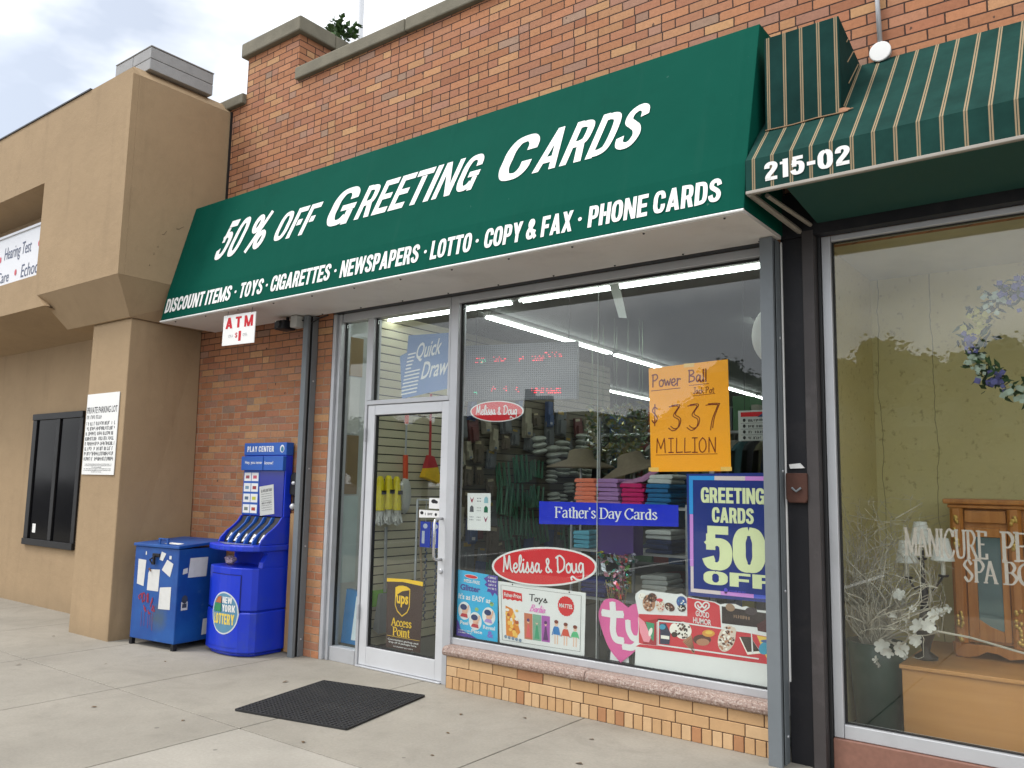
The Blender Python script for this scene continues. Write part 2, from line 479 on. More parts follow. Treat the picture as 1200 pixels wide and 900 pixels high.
_depth = [0]
def ribbon(mb, pts, w, fn3, m=0, thin=None, cap=True, sans=False):
    """a pen stroke of width w; with thin set, a broad nib: thick on verticals, thin on horizontals. fn3(u, v, lift)"""
    _depth[0] = (_depth[0] + 1) % 5
    lift = _depth[0] * 0.00022
    N = len(pts); L, Rr = [], []
    for i in range(N):
        a, b = pts[max(0, i - 1)], pts[min(N - 1, i + 1)]
        dx, dy = b[0] - a[0], b[1] - a[1]; l = math.hypot(dx, dy) or 1.0
        dx, dy = dx / l, dy / l
        ww = w if thin is None else thin + (w - thin) * (abs(dy) if (dx * dy <= 0.05 or sans) else abs(dy) ** 2 * 0.75)
        ex = 0.0
        if cap and thin is None and i in (0, N - 1): ex = (-0.4 if i == 0 else 0.4) * w
        L.append((pts[i][0] - dy * ww / 2 + dx * ex, pts[i][1] + dx * ww / 2 + dy * ex))
        Rr.append((pts[i][0] + dy * ww / 2 + dx * ex, pts[i][1] - dx * ww / 2 + dy * ex))
    vs = [fn3(*p, lift + 0.00003 * i) for i, p in enumerate(L)] + [fn3(*p, lift + 0.00003 * i) for i, p in enumerate(Rr)]
    mb.add(vs, [(i, i + 1, N + i + 1, N + i) for i in range(N - 1)], m)

SERIF = {  # advance, straight strokes, curved strokes, serif feet
 'F': (.95, [[(.2,0),(.2,1.4)],[(.2,1.37),(.85,1.37)],[(.85,1.4),(.85,1.12)],[(.2,.75),(.62,.75)],[(.62,.88),(.62,.6)]], [], [(.2,0),(.12,1.38)]),
 'a': (.72, [[(.55,.7),(.55,.12)]], [[(.1,.78),(.3,.98),(.52,.88),(.55,.6)],[(.55,.6),(.22,.5),(.08,.25),(.22,.03),(.42,.08),(.55,.25)],[(.55,.2),(.6,.04),(.72,.06)]], []),
 't': (.52, [[(.25,1.25),(.25,.2)],[(.05,.95),(.48,.95)]], [[(.25,.25),(.32,.03),(.5,.1)]], []),
 'h': (.78, [[(.18,0),(.18,1.4)],[(.6,.75),(.6,0)]], [[(.18,.7),(.38,.97),(.56,.9),(.6,.7)]], [(.18,0),(.6,0),(.1,1.4)]),
 'n': (.78, [[(.18,0),(.18,.97)],[(.6,.75),(.6,0)]], [[(.18,.7),(.38,.97),(.56,.9),(.6,.7)]], [(.18,0),(.6,0),(.1,.96)]),
 'e': (.7, [[(.1,.56),(.6,.56)]], [[(.6,.56),(.52,.92),(.32,1),(.1,.65),(.14,.2),(.38,0),(.62,.18)]], []),
 'r': (.56, [[(.18,0),(.18,.97)]], [[(.18,.68),(.34,.95),(.52,.9)]], [(.18,0),(.1,.96)]),
 "'": (.26, [[(.12,1.42),(.08,1.12)]], [], []),
 's': (.6, [], [[(.5,.78),(.3,1),(.1,.8),(.28,.55),(.52,.28),(.32,0),(.08,.2)]], []),
 'D': (1.05, [[(.2,0),(.2,1.4)]], [[(.2,1.38),(.6,1.36),(.93,.95),(.93,.45),(.6,.03),(.2,.02)]], [(.12,0),(.12,1.4)]),
 'y': (.72, [[(.1,.97),(.38,.08)]], [[(.66,.97),(.4,.1),(.24,-.33),(.06,-.34)]], [(.1,.97),(.66,.97)]),
 'C': (1.02, [[(.9,1.4),(.9,1.05)]], [[(.88,1.05),(.74,1.34),(.45,1.4),(.12,.95),(.12,.45),(.45,0),(.76,.06),(.95,.36)]], []),
 'c': (.64, [], [[(.55,.75),(.36,1),(.1,.65),(.13,.2),(.36,0),(.58,.2)]], []),
 'd': (.75, [[(.56,1.4),(.56,0)]], [[(.55,.8),(.36,.98),(.1,.65),(.13,.2),(.33,0),(.55,.22)]], [(.47,1.4),(.63,0)]),
 'A': (1.0, [[(.06,0),(.44,1.4)],[(.44,1.4),(.86,0)],[(.2,.48),(.7,.48)]], [], [(.06,0),(.86,0)]),
 'P': (.86, [[(.2,0),(.2,1.4)]], [[(.2,1.38),(.55,1.37),(.78,1.05),(.55,.68),(.2,.66)]], [(.2,0),(.12,1.4)]),
 'o': (.72, [], [[(.35,1),(.1,.75),(.1,.25),(.35,0),(.6,.25),(.6,.75),(.35,1)]], []),
 'i': (.38, [[(.18,0),(.18,.97)],[(.18,1.24),(.18,1.42)]], [], [(.18,0),(.1,.96)]),
 'M': (1.24, [[(.15,0),(.15,1.4)],[(.17,1.4),(.62,.1)],[(.62,.1),(1.05,1.4)],[(1.07,1.4),(1.07,0)]], [], [(.15,0),(1.07,0),(.12,1.4),(1.1,1.4)]),
 'N': (1.05, [[(.15,0),(.15,1.4)],[(.17,1.4),(.85,0)],[(.87,0),(.87,1.4)]], [], [(.15,0),(.1,1.4),(.87,1.4)]),
 'I': (.4, [[(.2,0),(.2,1.4)]], [], [(.2,0),(.2,1.4)]),
 'U': (1.02, [[(.18,1.4),(.18,.4)],[(.84,1.4),(.84,.4)]], [[(.18,.42),(.28,.08),(.52,0),(.76,.1),(.84,.42)]], [(.18,1.4),(.84,1.4)]),
 'R': (.98, [[(.2,0),(.2,1.4)],[(.45,.68),(.9,.02)]], [[(.2,1.38),(.55,1.37),(.78,1.05),(.55,.68),(.2,.66)]], [(.2,0),(.12,1.4),(.9,0)]),
 'E': (.9, [[(.2,0),(.2,1.4)],[(.2,1.37),(.8,1.37)],[(.2,.03),(.82,.03)],[(.2,.74),(.65,.74)],[(.8,1.4),(.8,1.15)],[(.82,.0),(.82,.28)]], [], [(.12,0),(.12,1.4)]),
 'B': (.92, [[(.2,0),(.2,1.4)]], [[(.2,1.38),(.55,1.37),(.74,1.08),(.55,.76),(.2,.74)],[(.55,.74),(.84,.4),(.58,.03),(.2,.02)]], [(.12,0),(.12,1.4)]),
 'O': (1.1, [], [[(.52,1.4),(.14,1.05),(.14,.35),(.52,0),(.92,.35),(.92,1.05),(.52,1.4)]], []),
 'S': (.85, [], [[(.7,1.1),(.42,1.4),(.14,1.08),(.4,.75),(.72,.38),(.42,0),(.12,.3)]], []),
 ' ': (.42, [], [], []),
}
def serif(mb, body, x0, z0, w, h, fn3, m=0, thick=.17, thin=.06):
    tot = sum(SERIF[c][0] for c in body)
    sx, sy = w / tot, h / 1.4
    x = 0
    for ch in body:
        adv, Ls, Cs, Fs = SERIF[ch]
        f = lambda u, v, l, x=x: fn3(x0 + (x + u) * sx, z0 + v * sy, l)
        for p in Ls: ribbon(mb, p, thick, f, m, thin)
        for p in Cs: ribbon(mb, catmull(p, 5), thick, f, m, thin)
        for (u, v) in Fs: ribbon(mb, [(u - .17, v), (u + .17, v)], thick, f, m, thin)
        x += adv

# heavy sans capitals: advance, rectangles, leaning strokes (foot x, head x, width, y0, y1), curved strokes
_S5 = [(.52, .70), (.47, .85), (.32, .915), (.16, .83), (.15, .66), (.30, .545), (.44, .44), (.505, .29), (.44, .13), (.30, .085), (.15, .15), (.10, .31)]
BLOCK = {
 'E': (.58, [(0, 0, .24, 1), (.24, 0, .58, .19), (.24, .41, .53, .59), (.24, .81, .58, 1)], [], []),
 'F': (.55, [(0, 0, .24, 1), (.24, .39, .51, .58), (.24, .81, .55, 1)], [], []),
 'T': (.60, [(.18, 0, .42, .81), (0, .81, .60, 1)], [], []),
 'I': (.24, [(0, 0, .24, 1)], [], []),
 'L': (.53, [(0, 0, .24, 1), (.24, 0, .53, .19)], [], []),
 'H': (.66, [(0, 0, .24, 1), (.42, 0, .66, 1), (.24, .40, .42, .60)], [], []),
 'N': (.68, [(0, 0, .22, 1), (.46, 0, .68, 1)], [(.44, .02, .22, 0, 1)], []),
 'M': (.86, [(0, 0, .21, 1), (.65, 0, .86, 1)], [(.33, .03, .20, 0, 1), (.33, .63, .20, 0, 1)], []),
 'A': (.72, [(.2, .17, .52, .34)], [(0, .24, .24, 0, 1), (.48, .24, .24, 0, 1)], []),
 'W': (1.0, [], [(.15, 0, .21, 0, 1), (.15, .395, .21, 0, 1), (.64, .395, .21, 0, 1), (.64, .79, .21, 0, 1)], []),
 'Y': (.70, [(.23, 0, .47, .45)], [(.22, 0, .26, .40, 1), (.22, .44, .26, .40, 1)], []),
 'X': (.70, [], [(0, .44, .26, 0, 1), (.44, 0, .26, 0, 1)], []),
 'K': (.70, [(0, 0, .24, 1)], [(.20, .43, .26, .40, 1), (.43, .18, .27, 0, .62)], []),
 'P': (.60, [(0, 0, .24, 1)], [], [[(.2, .905), (.34, .905), (.46, .85), (.485, .69), (.46, .50), (.34, .44), (.2, .44)]]),
 'R': (.64, [(0, 0, .24, 1)], [(.395, .27, .25, 0, .46)], [[(.2, .905), (.34, .905), (.47, .85), (.50, .69), (.47, .51), (.34, .45), (.2, .45)]]),
 'D': (.64, [(0, 0, .24, 1)], [], [[(.2, .905), (.33, .905), (.47, .84), (.52, .65), (.52, .35), (.47, .16), (.33, .095), (.2, .095)]]),
 'O': (.66, [], [], [[(.33, .915), (.20, .87), (.125, .70), (.12, .5), (.125, .30), (.20, .13), (.33, .085), (.46, .13), (.535, .30), (.54, .5), (.535, .70), (.46, .87), (.33, .915)]]),
 'C': (.63, [], [], [[(.525, .63), (.515, .78), (.44, .89), (.33, .915), (.20, .87), (.125, .70), (.12, .5), (.125, .30), (.20, .13), (.33, .085), (.44, .11), (.515, .22), (.525, .38)]]),
 'G': (.66, [(.34, .37, .66, .54), (.45, 0, .66, .37)], [], [[(.54, .66), (.525, .79), (.45, .89), (.33, .915), (.20, .87), (.125, .70), (.12, .5), (.125, .30), (.20, .13), (.32, .085), (.44, .12), (.52, .22)]]),
 'S': (.62, [], [], [_S5]),
 'U': (.66, [], [], [[(.12, 1), (.12, .6), (.125, .30), (.20, .13), (.33, .085), (.46, .13), (.535, .30), (.54, .6), (.54, 1)]]),
 '5': (.62, [(.10, .81, .55, 1), (.07, .45, .27, .82)], [], [[(.10, .53), (.22, .62), (.36, .63), (.47, .55), (.50, .37), (.46, .17), (.33, .085), (.18, .12), (.11, .28)]]),
 '0': (.64, [], [], [[(.32, .915), (.20, .87), (.125, .70), (.12, .5), (.125, .30), (.20, .13), (.32, .085), (.44, .13), (.515, .30), (.52, .5), (.515, .70), (.44, .87), (.32, .915)]]),
 '2': (.60, [(.03, 0, .57, .19)], [], [[(.11, .66), (.13, .82), (.24, .91), (.38, .90), (.47, .80), (.46, .65), (.34, .46), (.18, .26), (.14, .10)]]),
 '1': (.36, [(.12, 0, .36, 1), (0, .74, .12, .88)], [], []),
 '$': (.62, [(.26, -.08, .36, 1.08)], [], [_S5]),
 '-': (.36, [(0, .36, .36, .56)], [], []),
 '&': (.72, [], [], [[(.66, .05), (.46, .30), (.24, .62), (.20, .78), (.27, .91), (.38, .90), (.43, .78), (.36, .64), (.18, .48), (.11, .29), (.18, .12), (.32, .085), (.46, .17), (.58, .44)]]),
 ' ': (.20, [], [], []),
}
def block(mb, body, x0, z0, w, h, fn3, m=0, shear=0.0, gap=.075, weight=1.0, slim=0.0):
    """heavy sans capitals filling the box, each letter upright or leaning by shear"""
    if body == '%':
        for cx, cy in ((.24, .74), (.70, .26)):
            ribbon(mb, [(x0 + (cx + .15 * math.cos(t_)) * w + shear * (cy + .19 * math.sin(t_)) * h, z0 + (cy + .19 * math.sin(t_)) * h) for t_ in [2 * math.pi * k / 18 for k in range(19)]], .15 * h, fn3, m, cap=False)
        ribbon(mb, [(x0 + .22 * w, z0 - .02 * h), (x0 + .70 * w + shear * h, z0 + 1.02 * h)], .12 * h, fn3, m, cap=False); return
    tot = sum(BLOCK[c_][0] + gap for c_ in body) - gap
    sx = (w - shear * h) / tot; x = 0.0
    for ch_ in body:
        adv, Rs, Ds, Cs = BLOCK[ch_]
        q = lambda u, v, l=0.0, x=x: fn3(x0 + (x + u) * sx + shear * v * h, z0 + v * h, l)
        for k, (a0, b0, a1, b1) in enumerate(Rs):
            if slim and a1 - a0 <= .27: a0, a1 = a0 + slim / 2, a1 - slim / 2
            elif slim: a0 -= (slim / 2 if a0 > .15 else 0); a1 += (slim / 2 if a1 < .43 and a0 > .15 else 0); b0, b1 = (b0, b1 - slim * .4) if b0 < .1 else ((b0 + slim * .4, b1) if b1 > .95 else (b0 + slim * .2, b1 - slim * .2))
            mb.add([q(a0, b0, .0001 * k), q(a1, b0, .0001 * k), q(a1, b1, .0001 * k), q(a0, b1, .0001 * k)], [(0, 1, 2, 3)], m)
        for k, (xb, xt, t_, y0, y1) in enumerate(Ds):
            l_ = .0004 + .0002 * k; xb += slim / 2; xt += slim / 2; t_ -= slim; mb.add([q(xb, y0, l_), q(xb + t_, y0, l_), q(xt + t_, y1, l_), q(xt, y1, l_)], [(0, 1, 2, 3)], m)
        for P_ in Cs: ribbon(mb, catmull(P_, 4), (.24 - slim) * weight, lambda u, v, l: q(u, v, l + .0003), m, .17 - slim * .5, False, True)
        x += adv + gap

HAND = {  # monoline handwriting: advance, strokes (smoothed)
 'M': (1.42, [[(0,.1),(.12,.9),(.2,1.9),(.45,.6),(.62,.5),(.92,1.9),(1.05,.5),(1.3,.05)]]),
 'e': (.74, [[(.02,.45),(.45,.55),(.55,.85),(.35,1.02),(.1,.75),(.12,.2),(.4,0),(.74,.3)]]),
 'l': (.5, [[(0,.3),(.4,1.3),(.36,1.9),(.16,1.6),(.12,.4),(.26,0),(.5,.25)]]),
 'i': (.42, [[(0,.3),(.16,1.0),(.14,.2),(.26,0),(.42,.25)],[(.2,1.36),(.24,1.42)]]),
 's': (.66, [[(0,.15),(.22,.6),(.34,1.12),(.40,.7),(.50,.25),(.36,-.02),(.12,.06)],[(.40,.02),(.66,.25)]]),
 'a': (.86, [[(.58,.85),(.3,1.0),(.06,.5),(.22,.03),(.5,.4),(.6,.95),(.58,.2),(.72,0),(.9,.2)]]),
 '&': (.95, [[(.75,.25),(.35,0),(.1,.35),(.5,1.1),(.42,1.5),(.2,1.25),(.45,.5),(.85,.05)]]),
 'D': (1.2, [[(.2,1.75),(.16,.9),(.2,.05)],[(-.02,1.6),(.5,1.82),(1.02,1.3),(.9,.4),(.3,.02),(.08,.12)]]),
 'o': (.76, [[(.4,1),(.08,.7),(.14,.08),(.48,.05),(.66,.55),(.42,1),(.5,.85),(.76,.9)]]),
 'u': (.84, [[(.02,.95),(.08,.2),(.3,0),(.55,.4),(.6,1),(.6,.2),(.8,.05)]]),
 'g': (.8, [[(.58,.88),(.28,1.0),(.06,.5),(.25,.03),(.52,.4),(.6,.98),(.58,-.4),(.3,-.78),(-.3,-.72),(-.75,-.42),(-.95,-.55),(-.9,-.75)]]),
 'P': (1.0, [[(.15,1.8),(.12,0)],[(.02,1.7),(.6,1.8),(.8,1.35),(.5,.95),(.15,.9)]]),
 'w': (1.0, [[(.05,1),(.25,.1),(.48,.8),(.68,.1),(.9,1)]]),
 'r': (.62, [[(.12,1),(.12,0)],[(.12,.6),(.3,.95),(.55,.9)]]),
 'B': (1.0, [[(.15,1.8),(.12,0)],[(.05,1.75),(.6,1.75),(.7,1.3),(.2,.98),(.75,.8),(.75,.25),(.1,.05)]]),
 '$': (1.0, [[(.75,1.5),(.4,1.7),(.15,1.3),(.5,.95),(.75,.5),(.4,.1),(.1,.35)],[(.45,1.95),(.42,-.15)]]),
 '3': (1.0, [[(.1,1.75),(.75,1.75),(.4,1.1),(.8,.75),(.7,.2),(.35,0),(.05,.2)]]),
 '7': (1.0, [[(.05,1.75),(.5,1.78),(.88,1.75)],[(.88,1.75),(.5,.8),(.35,0)]]),
 'I': (.5, [[(.25,1.8),(.25,0)],[(.05,1.8),(.45,1.8)],[(.05,0),(.45,0)]]),
 'L': (.8, [[(.15,1.8),(.12,0)],[(.12,0),(.75,.05)]]),
 'O': (1.05, [[(.5,1.8),(.1,1.2),(.15,.3),(.5,0),(.9,.5),(.85,1.4),(.5,1.8)]]),
 'N': (1.1, [[(.12,0),(.15,1.8)],[(.15,1.8),(.85,0)],[(.85,0),(.9,1.8)]]),
 '|': (.32, [[(.16,1.8),(.14,0)]]),
 '#': (1.15, [[(.08,0),(.14,1.8)],[(.14,1.8),(.55,.5)],[(.55,.5),(.95,1.8)],[(.95,1.8),(1.05,0)]]),
 'W': (1.3, [[(.12,0),(.15,1.8)],[(.15,1.8),(.6,.4)],[(.6,.4),(1.05,1.8)],[(1.05,1.8),(1.1,0)]]),
 'T': (.95, [[(.5,1.75),(.42,0)],[(.0,1.72),(.95,1.8)]]),
 'y': (.8, [[(.08,1),(.35,.15)],[(.75,1),(.35,.1),(.05,-.6)]]),
 'J': (.8, [[(.6,1.8),(.55,.3),(.3,0),(.05,.3)],[(.3,1.8),(.85,1.8)]]),
 'c': (.65, [[(.6,.85),(.3,1),(.08,.5),(.3,0),(.6,.15)]]),
 'k': (.7, [[(.12,1.8),(.1,0)],[(.6,.95),(.15,.5)],[(.25,.55),(.65,0)]]),
 'p': (.75, [[(.12,1),(.08,-.7)],[(.12,.8),(.45,1),(.62,.5),(.4,.05),(.12,.2)]]),
 't': (.6, [[(.3,1.5),(.28,.15),(.5,.05)],[(.05,1.05),(.58,1.08)]]),
 'b': (.72, [[(.12,1.8),(.1,0)],[(.12,.7),(.4,1),(.62,.6),(.45,.05),(.1,.1)]]),
 ' ': (.55, []),
}
def hand(mb, body, x0, z0, w, h, fn3, pen, m=0, slant=0.0, top=1.8):
    tot = sum(HAND[c][0] for c in body)
    sx, sy = w / tot, h / top
    x = 0
    for ch in body:
        adv, Cs = HAND[ch]
        for p in Cs:
            q = [(x0 + (x + u) * sx + slant * v * sy, z0 + v * sy) for u, v in p]
            ribbon(mb, catmull(q, 6) if len(q) > 2 else q, pen, fn3, m)
        x += adv

def fake_line(mb, x0, x1, z, h, fn, m=0, dens=1.0, rnd=None):
    """a line of print too small to read: upright bars of uneven width"""
    rnd = rnd or random
    x = x0
    while x < x1 - h * 0.2:
        k = rnd.random()
        if k < 0.13: x += h * 0.45; continue
        wv = h * (0.16 + 0.14 * rnd.random())
        zz = z + (0 if rnd.random() < 0.7 else h * 0.35 * rnd.random())
        mb.flat([(x, zz), (x + wv, zz), (x + wv, z + h * (0.75 + 0.25 * rnd.random())), (x, z + h)], [(0, 1, 2, 3)], fn, m)
        if rnd.random() < 0.45:
            z2 = z + h * rnd.choice((0.02, 0.42, 0.8))
            mb.flat([(x + wv, z2), (x + wv * 2.1, z2), (x + wv * 2.1, z2 + h * 0.18), (x + wv, z2 + h * 0.18)], [(0, 1, 2, 3)], fn, m)
            x += wv * 1.2
        x += wv + h * 0.16 / dens

def wallmap(y, dx=0.0, dz=0.0, rot=0.0, c=(0, 0)):
    """surface map of a sheet facing the street at depth y, turned by rot about c"""
    cs, sn = math.cos(rot), math.sin(rot)
    def fn(u, v, l=0.0):
        a, b = u - c[0], v - c[1]
        return (c[0] + a * cs - b * sn + dx, y - l, c[1] + a * sn + b * cs + dz)
    return fn

def rect(mb, x0, z0, x1, z1, fn, m=0): mb.flat([(x0, z0), (x1, z0), (x1, z1), (x0, z1)], [(0, 1, 2, 3)], fn, m)
def oval(mb, cx, cz, rx, rz, fn, m=0, n=36, a0=0.0, a1=2 * math.pi):
    pts = [(cx + rx * math.cos(a0 + (a1 - a0) * i / n), cz + rz * math.sin(a0 + (a1 - a0) * i / n)) for i in range(n)]
    mb.flat(pts, [tuple(range(n))], fn, m)
def slab(mb, pts, fn, th, m=0):
    """a flat outline given a real thickness behind the surface map"""
    n = len(pts); A = [fn(*p) for p in pts]; B = [(a[0], a[1] + th, a[2]) for a in A]
    mb.add(A + B, [tuple(range(n)), tuple(range(2 * n - 1, n - 1, -1))] + [(i, (i + 1) % n, n + (i + 1) % n, n + i) for i in range(n)], m)
def ovalpts(cx, cz, rx, rz, n=48): return [(cx + rx * math.cos(2 * math.pi * i / n), cz + rz * math.sin(2 * math.pi * i / n)) for i in range(n)]
def rectpts(x0, z0, x1, z1): return [(x0, z0), (x1, z0), (x1, z1), (x0, z1)]

# ================================================================== SETTING
M = {}
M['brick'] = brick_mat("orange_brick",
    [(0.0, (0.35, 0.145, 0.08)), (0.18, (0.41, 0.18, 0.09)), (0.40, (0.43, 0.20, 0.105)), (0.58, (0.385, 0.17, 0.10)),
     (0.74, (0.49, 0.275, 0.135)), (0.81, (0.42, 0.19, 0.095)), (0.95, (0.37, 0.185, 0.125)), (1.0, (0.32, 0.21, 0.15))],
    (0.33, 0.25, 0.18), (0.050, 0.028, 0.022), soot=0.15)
M['stucco'] = stucco("tan_stucco", (0.372, 0.266, 0.160))
M['side'] = concrete("sidewalk_concrete", (0.305, 0.281, 0.238))
M['side_new'] = concrete("newer_concrete", (0.36, 0.335, 0.29), 0.2)
M['dirt'] = surf("joint_dirt", (0.085, 0.075, 0.062), 0.95, bump=0.5)
M['asphalt'] = surf("asphalt", (0.05, 0.05, 0.052), 0.9, 0, 0.3, 3.0, 0.5, 120)
M['coping'] = surf("weathered_coping", (0.18, 0.163, 0.12), 0.9, 0, 0.35, 5.0, 0.6, 70, dirt=0.6, dcol=(0.09, 0.085, 0.06))
M['alu'] = surf("brushed_aluminium", (0.50, 0.51, 0.53), 0.42, 0.35, 0.1, 4.0, 0.05, 200, dirt=0.25, dcol=(0.22, 0.21, 0.2))
M['alu_lt'] = surf("pale_aluminium", (0.62, 0.63, 0.65), 0.40, 0.25, 0.08, 4.0, dirt=0.2, dcol=(0.3, 0.29, 0.28))
M['gasket'] = surf("black_gasket", (0.012, 0.012, 0.012), 0.6)
M['steel_gray'] = surf("grey_painted_steel", (0.16, 0.18, 0.195), 0.5, 0.1, 0.12, 5.0, 0.08, 80, dirt=0.25, dcol=(0.06, 0.06, 0.06))
M['black_paint'] = surf("black_paint", (0.012, 0.012, 0.015), 0.5, 0, 0.3, 6.0, 0.1, 40, spec=0.3, dirt=0.35, dcol=(0.05, 0.045, 0.045))
M['brown_paint'] = surf("worn_dark_brown_paint", (0.042, 0.036, 0.036), 0.55, 0, 0.35, 7.0, 0.15, 50, dirt=0.5, dcol=(0.11, 0.10, 0.10))
t = NT("pink_granite"); vec, x, y, z = t.xyz()
n1 = t.noise(vec, 95.0, 2.0, 0.5); n2 = t.noise(vec, 55.0, 3.0, 0.6); n3 = t.noise(vec, 3.0, 5.0)
cc = t.mix(n3, (0.25, 0.17, 0.14), (0.33, 0.235, 0.195))
cc = t.mix(t.ramp(n1, [(0.54, 0.0), (0.58, 0.7)]), cc, (0.46, 0.39, 0.34)); cc = t.mix(t.ramp(n2, [(0.56, 0.0), (0.60, 0.75)]), cc, (0.15, 0.085, 0.065))
t.base(cc); t.rough(0.55); t.bump(n1, 0.15, 0.003); M['granite'] = t.mat
M['red_granite'] = surf("red_granite", (0.22, 0.105, 0.075), 0.5, 0, 0.25, 40.0, dirt=0.3, dcol=(0.25, 0.14, 0.1))
M['mortar'] = surf("grey_mortar", (0.13, 0.085, 0.06), 0.95, 0, 0.3, 12.0, 0.4, 80)
M['glass'] = glass("shop_glass", boost=1.1, dust=0.02)
M['glass_dark'] = glass("tinted_glass", (0.25, 0.26, 0.27), 1.0)
M['white'] = surf("white_paint", (0.78, 0.78, 0.76), 0.5, 0, 0.05, 6.0)
M['soffit'] = surf("pale_soffit", (0.66, 0.63, 0.60), 0.45, 0, 0.08, 3.0, dirt=0.35, dcol=(0.35, 0.32, 0.29))
M['black'] = surf("black", (0.012, 0.012, 0.013), 0.5)

# ---- ground
g = MB(); g.poly([(-300, -300, -0.15), (300, -300, -0.15), (300, 300, -0.15), (-300, 300, -0.15)])
tag(g.build("road", M['asphalt']), kind="structure")
sw = MB()
sw.box(-24, 24, -6.4, 0.2, -0.149, -0.014, 2)
xs = [-1.66 + 1.42 * k for k in range(-12, 14)]
ys = [0.2, -1.62, -3.12, -4.62, -6.4]
for i in range(len(xs) - 1):
    for j in range(4):
        new = (abs(xs[i] + 0.24) < 0.05 and j >= 1)
        a, b, c, d = xs[i] + 0.004, xs[i + 1] - 0.004, ys[j + 1] + 0.004, ys[j] - 0.004
        sw.box(a, b, c, d, -0.012, 0.0, 1 if new else 0)
tag(sw.build("sidewalk", [M['side'], M['side_new'], M['dirt']], bevel=0.004), kind="structure")
kb = MB(); kb.box(-24, 24, -6.56, -6.402, -0.149, -0.004)
tag(kb.build("kerb", M['side'], bevel=0.02), kind="structure")
ln = MB()
for k in range(-6, 7): ln.box(k * 4.0 - 0.06, k * 4.0 + 0.06, -12.6, -7.2, -0.149, -0.146)
tag(ln.build("parking_lines", M['white']), kind="structure")

# ---- the brick building (its two shops)
BB = thing("brick_building", "single storey orange brick building with two shopfronts and a parapet pier", "building", (0, 0, 0))
w = MB()
w.box(-3.4, 6.6, -0.08, 0.22, 2.875, 5.18)
w.box(-3.4, -1.40, -0.08, 0.30, -0.02, 2.875)
w.box(-2.87, -2.06, -0.08, 0.55, 5.18, 5.66)
w.build("wall", M['brick'], BB)
c = MB()
for a, b in ((-2.057, -0.62), (-0.614, 1.5), (1.506, 3.6), (3.606, 6.6)): c.box(a, b, -0.125, 0.28, 5.182, 5.302)
c.build("coping", M['coping'], BB, bevel=0.012)
c = MB(); c.box(-2.925, -2.0, -0.135, 0.30, 5.662, 5.812); c.box(-2.925, -2.0, 0.303, 0.62, 5.662, 5.806)
c.build("pier_cap", M['coping'], BB, bevel=0.015)
c = MB(); c.box(-3.4, -2.872, -0.125, 0.28, 5.182, 5.29)
c.build("low_coping", M['coping'], BB, bevel=0.012)

# buff brick bulkhead: two stretcher courses over a row of upright bricks
M['buff'] = [surf("buff_brick", (0.48, 0.295, 0.145), 0.85, 0, 0.16, 14, 0.3, 90, dirt=0.3, dcol=(0.3, 0.17, 0.08)),
             surf("pale_buff_brick", (0.54, 0.355, 0.19), 0.85, 0, 0.16, 14, 0.3, 90, dirt=0.25, dcol=(0.33, 0.2, 0.1)),
             surf("rust_brick", (0.38, 0.185, 0.085), 0.85, 0, 0.16, 14, 0.3, 90)]
bm_ = MB(); rnd = random.Random(3)
x = 0.022
for row, (z0, z1, sh) in enumerate(((0.157, 0.222, 0.0), (0.088, 0.152, 0.11))):
    x = 0.022 - sh
    while x < 2.36:
        a, b = max(0.022, x), min(2.375, x + 0.205)
        k = rnd.random(); m = 2 if k < 0.12 else (1 if k < 0.5 else 0)
        if b - a > 0.03: bm_.box(a, b, -0.10 - rnd.random() * 0.003, -0.02, z0, z1, m)
        x += 0.211
x = 0.022
while x < 2.36:
    k = rnd.random(); m = 2 if k < 0.26 else (1 if k < 0.55 else 0)
    bm_.box(x, min(2.375, x + 0.0565), -0.10 - rnd.random() * 0.003, -0.02, 0.001, 0.083, m); x += 0.063
bk = bm_.build("bulkhead", M['buff'], BB, bevel=0.003)
bm_ = MB(); bm_.box(0.012, 2.38, -0.094, 0.1, -0.01, 0.224); bm_.build("mortar_bed", M['mortar'], bk)
s_ = MB()
prof = [(-0.02, 0.226), (-0.115, 0.226), (-0.128, 0.236), (-0.132, 0.256), (-0.124, 0.278), (-0.105, 0.29), (-0.02, 0.291)]
s_.prism(prof, 'x', 0.0, 1.195); s_.prism(prof, 'x', 1.199, 2.385)
s_.build("window_sill", M['granite'], BB, bevel=0.003)

# shop window
W = MB()
W.box(-0.078, -0.002, -0.045, 0.05, 0.0, 2.87)            # mullion beside the door
W.box(-0.002, 2.40, -0.03, 0.05, 0.291, 0.338)            # bottom rail
W.box(-0.002, 2.40, -0.045, 0.05, 2.815, 2.87)            # head
W.box(2.40, 2.47, -0.04, 0.05, 0.226, 2.87)
win = W.build("shop_window", M['alu'], BB, bevel=0.004)
W = MB()
for x0, x1, z0, z1 in ((0.0, 2.398, 0.339, 0.349), (0.0, 2.398, 2.803, 2.813), (0.0, 0.011, 0.349, 2.803)): W.box(x0, x1, -0.012, 0.012, z0, z1)
W.build("gasket", M['gasket'], win)
W = MB(); W.box(0.012, 1.2055, -0.003, 0.003, 0.350, 2.802); W.build("pane", M['glass'], win)
W = MB(); W.box(1.2085, 2.396, -0.003, 0.003, 0.350, 2.802); W.build("pane", M['glass'], win)
W = MB(); W.box(1.2057, 1.2083, -0.0035, 0.0035, 0.350, 2.802)
W.build("glass_joint", surf("clear_silicone", (0.42, 0.47, 0.44), 0.3), win)

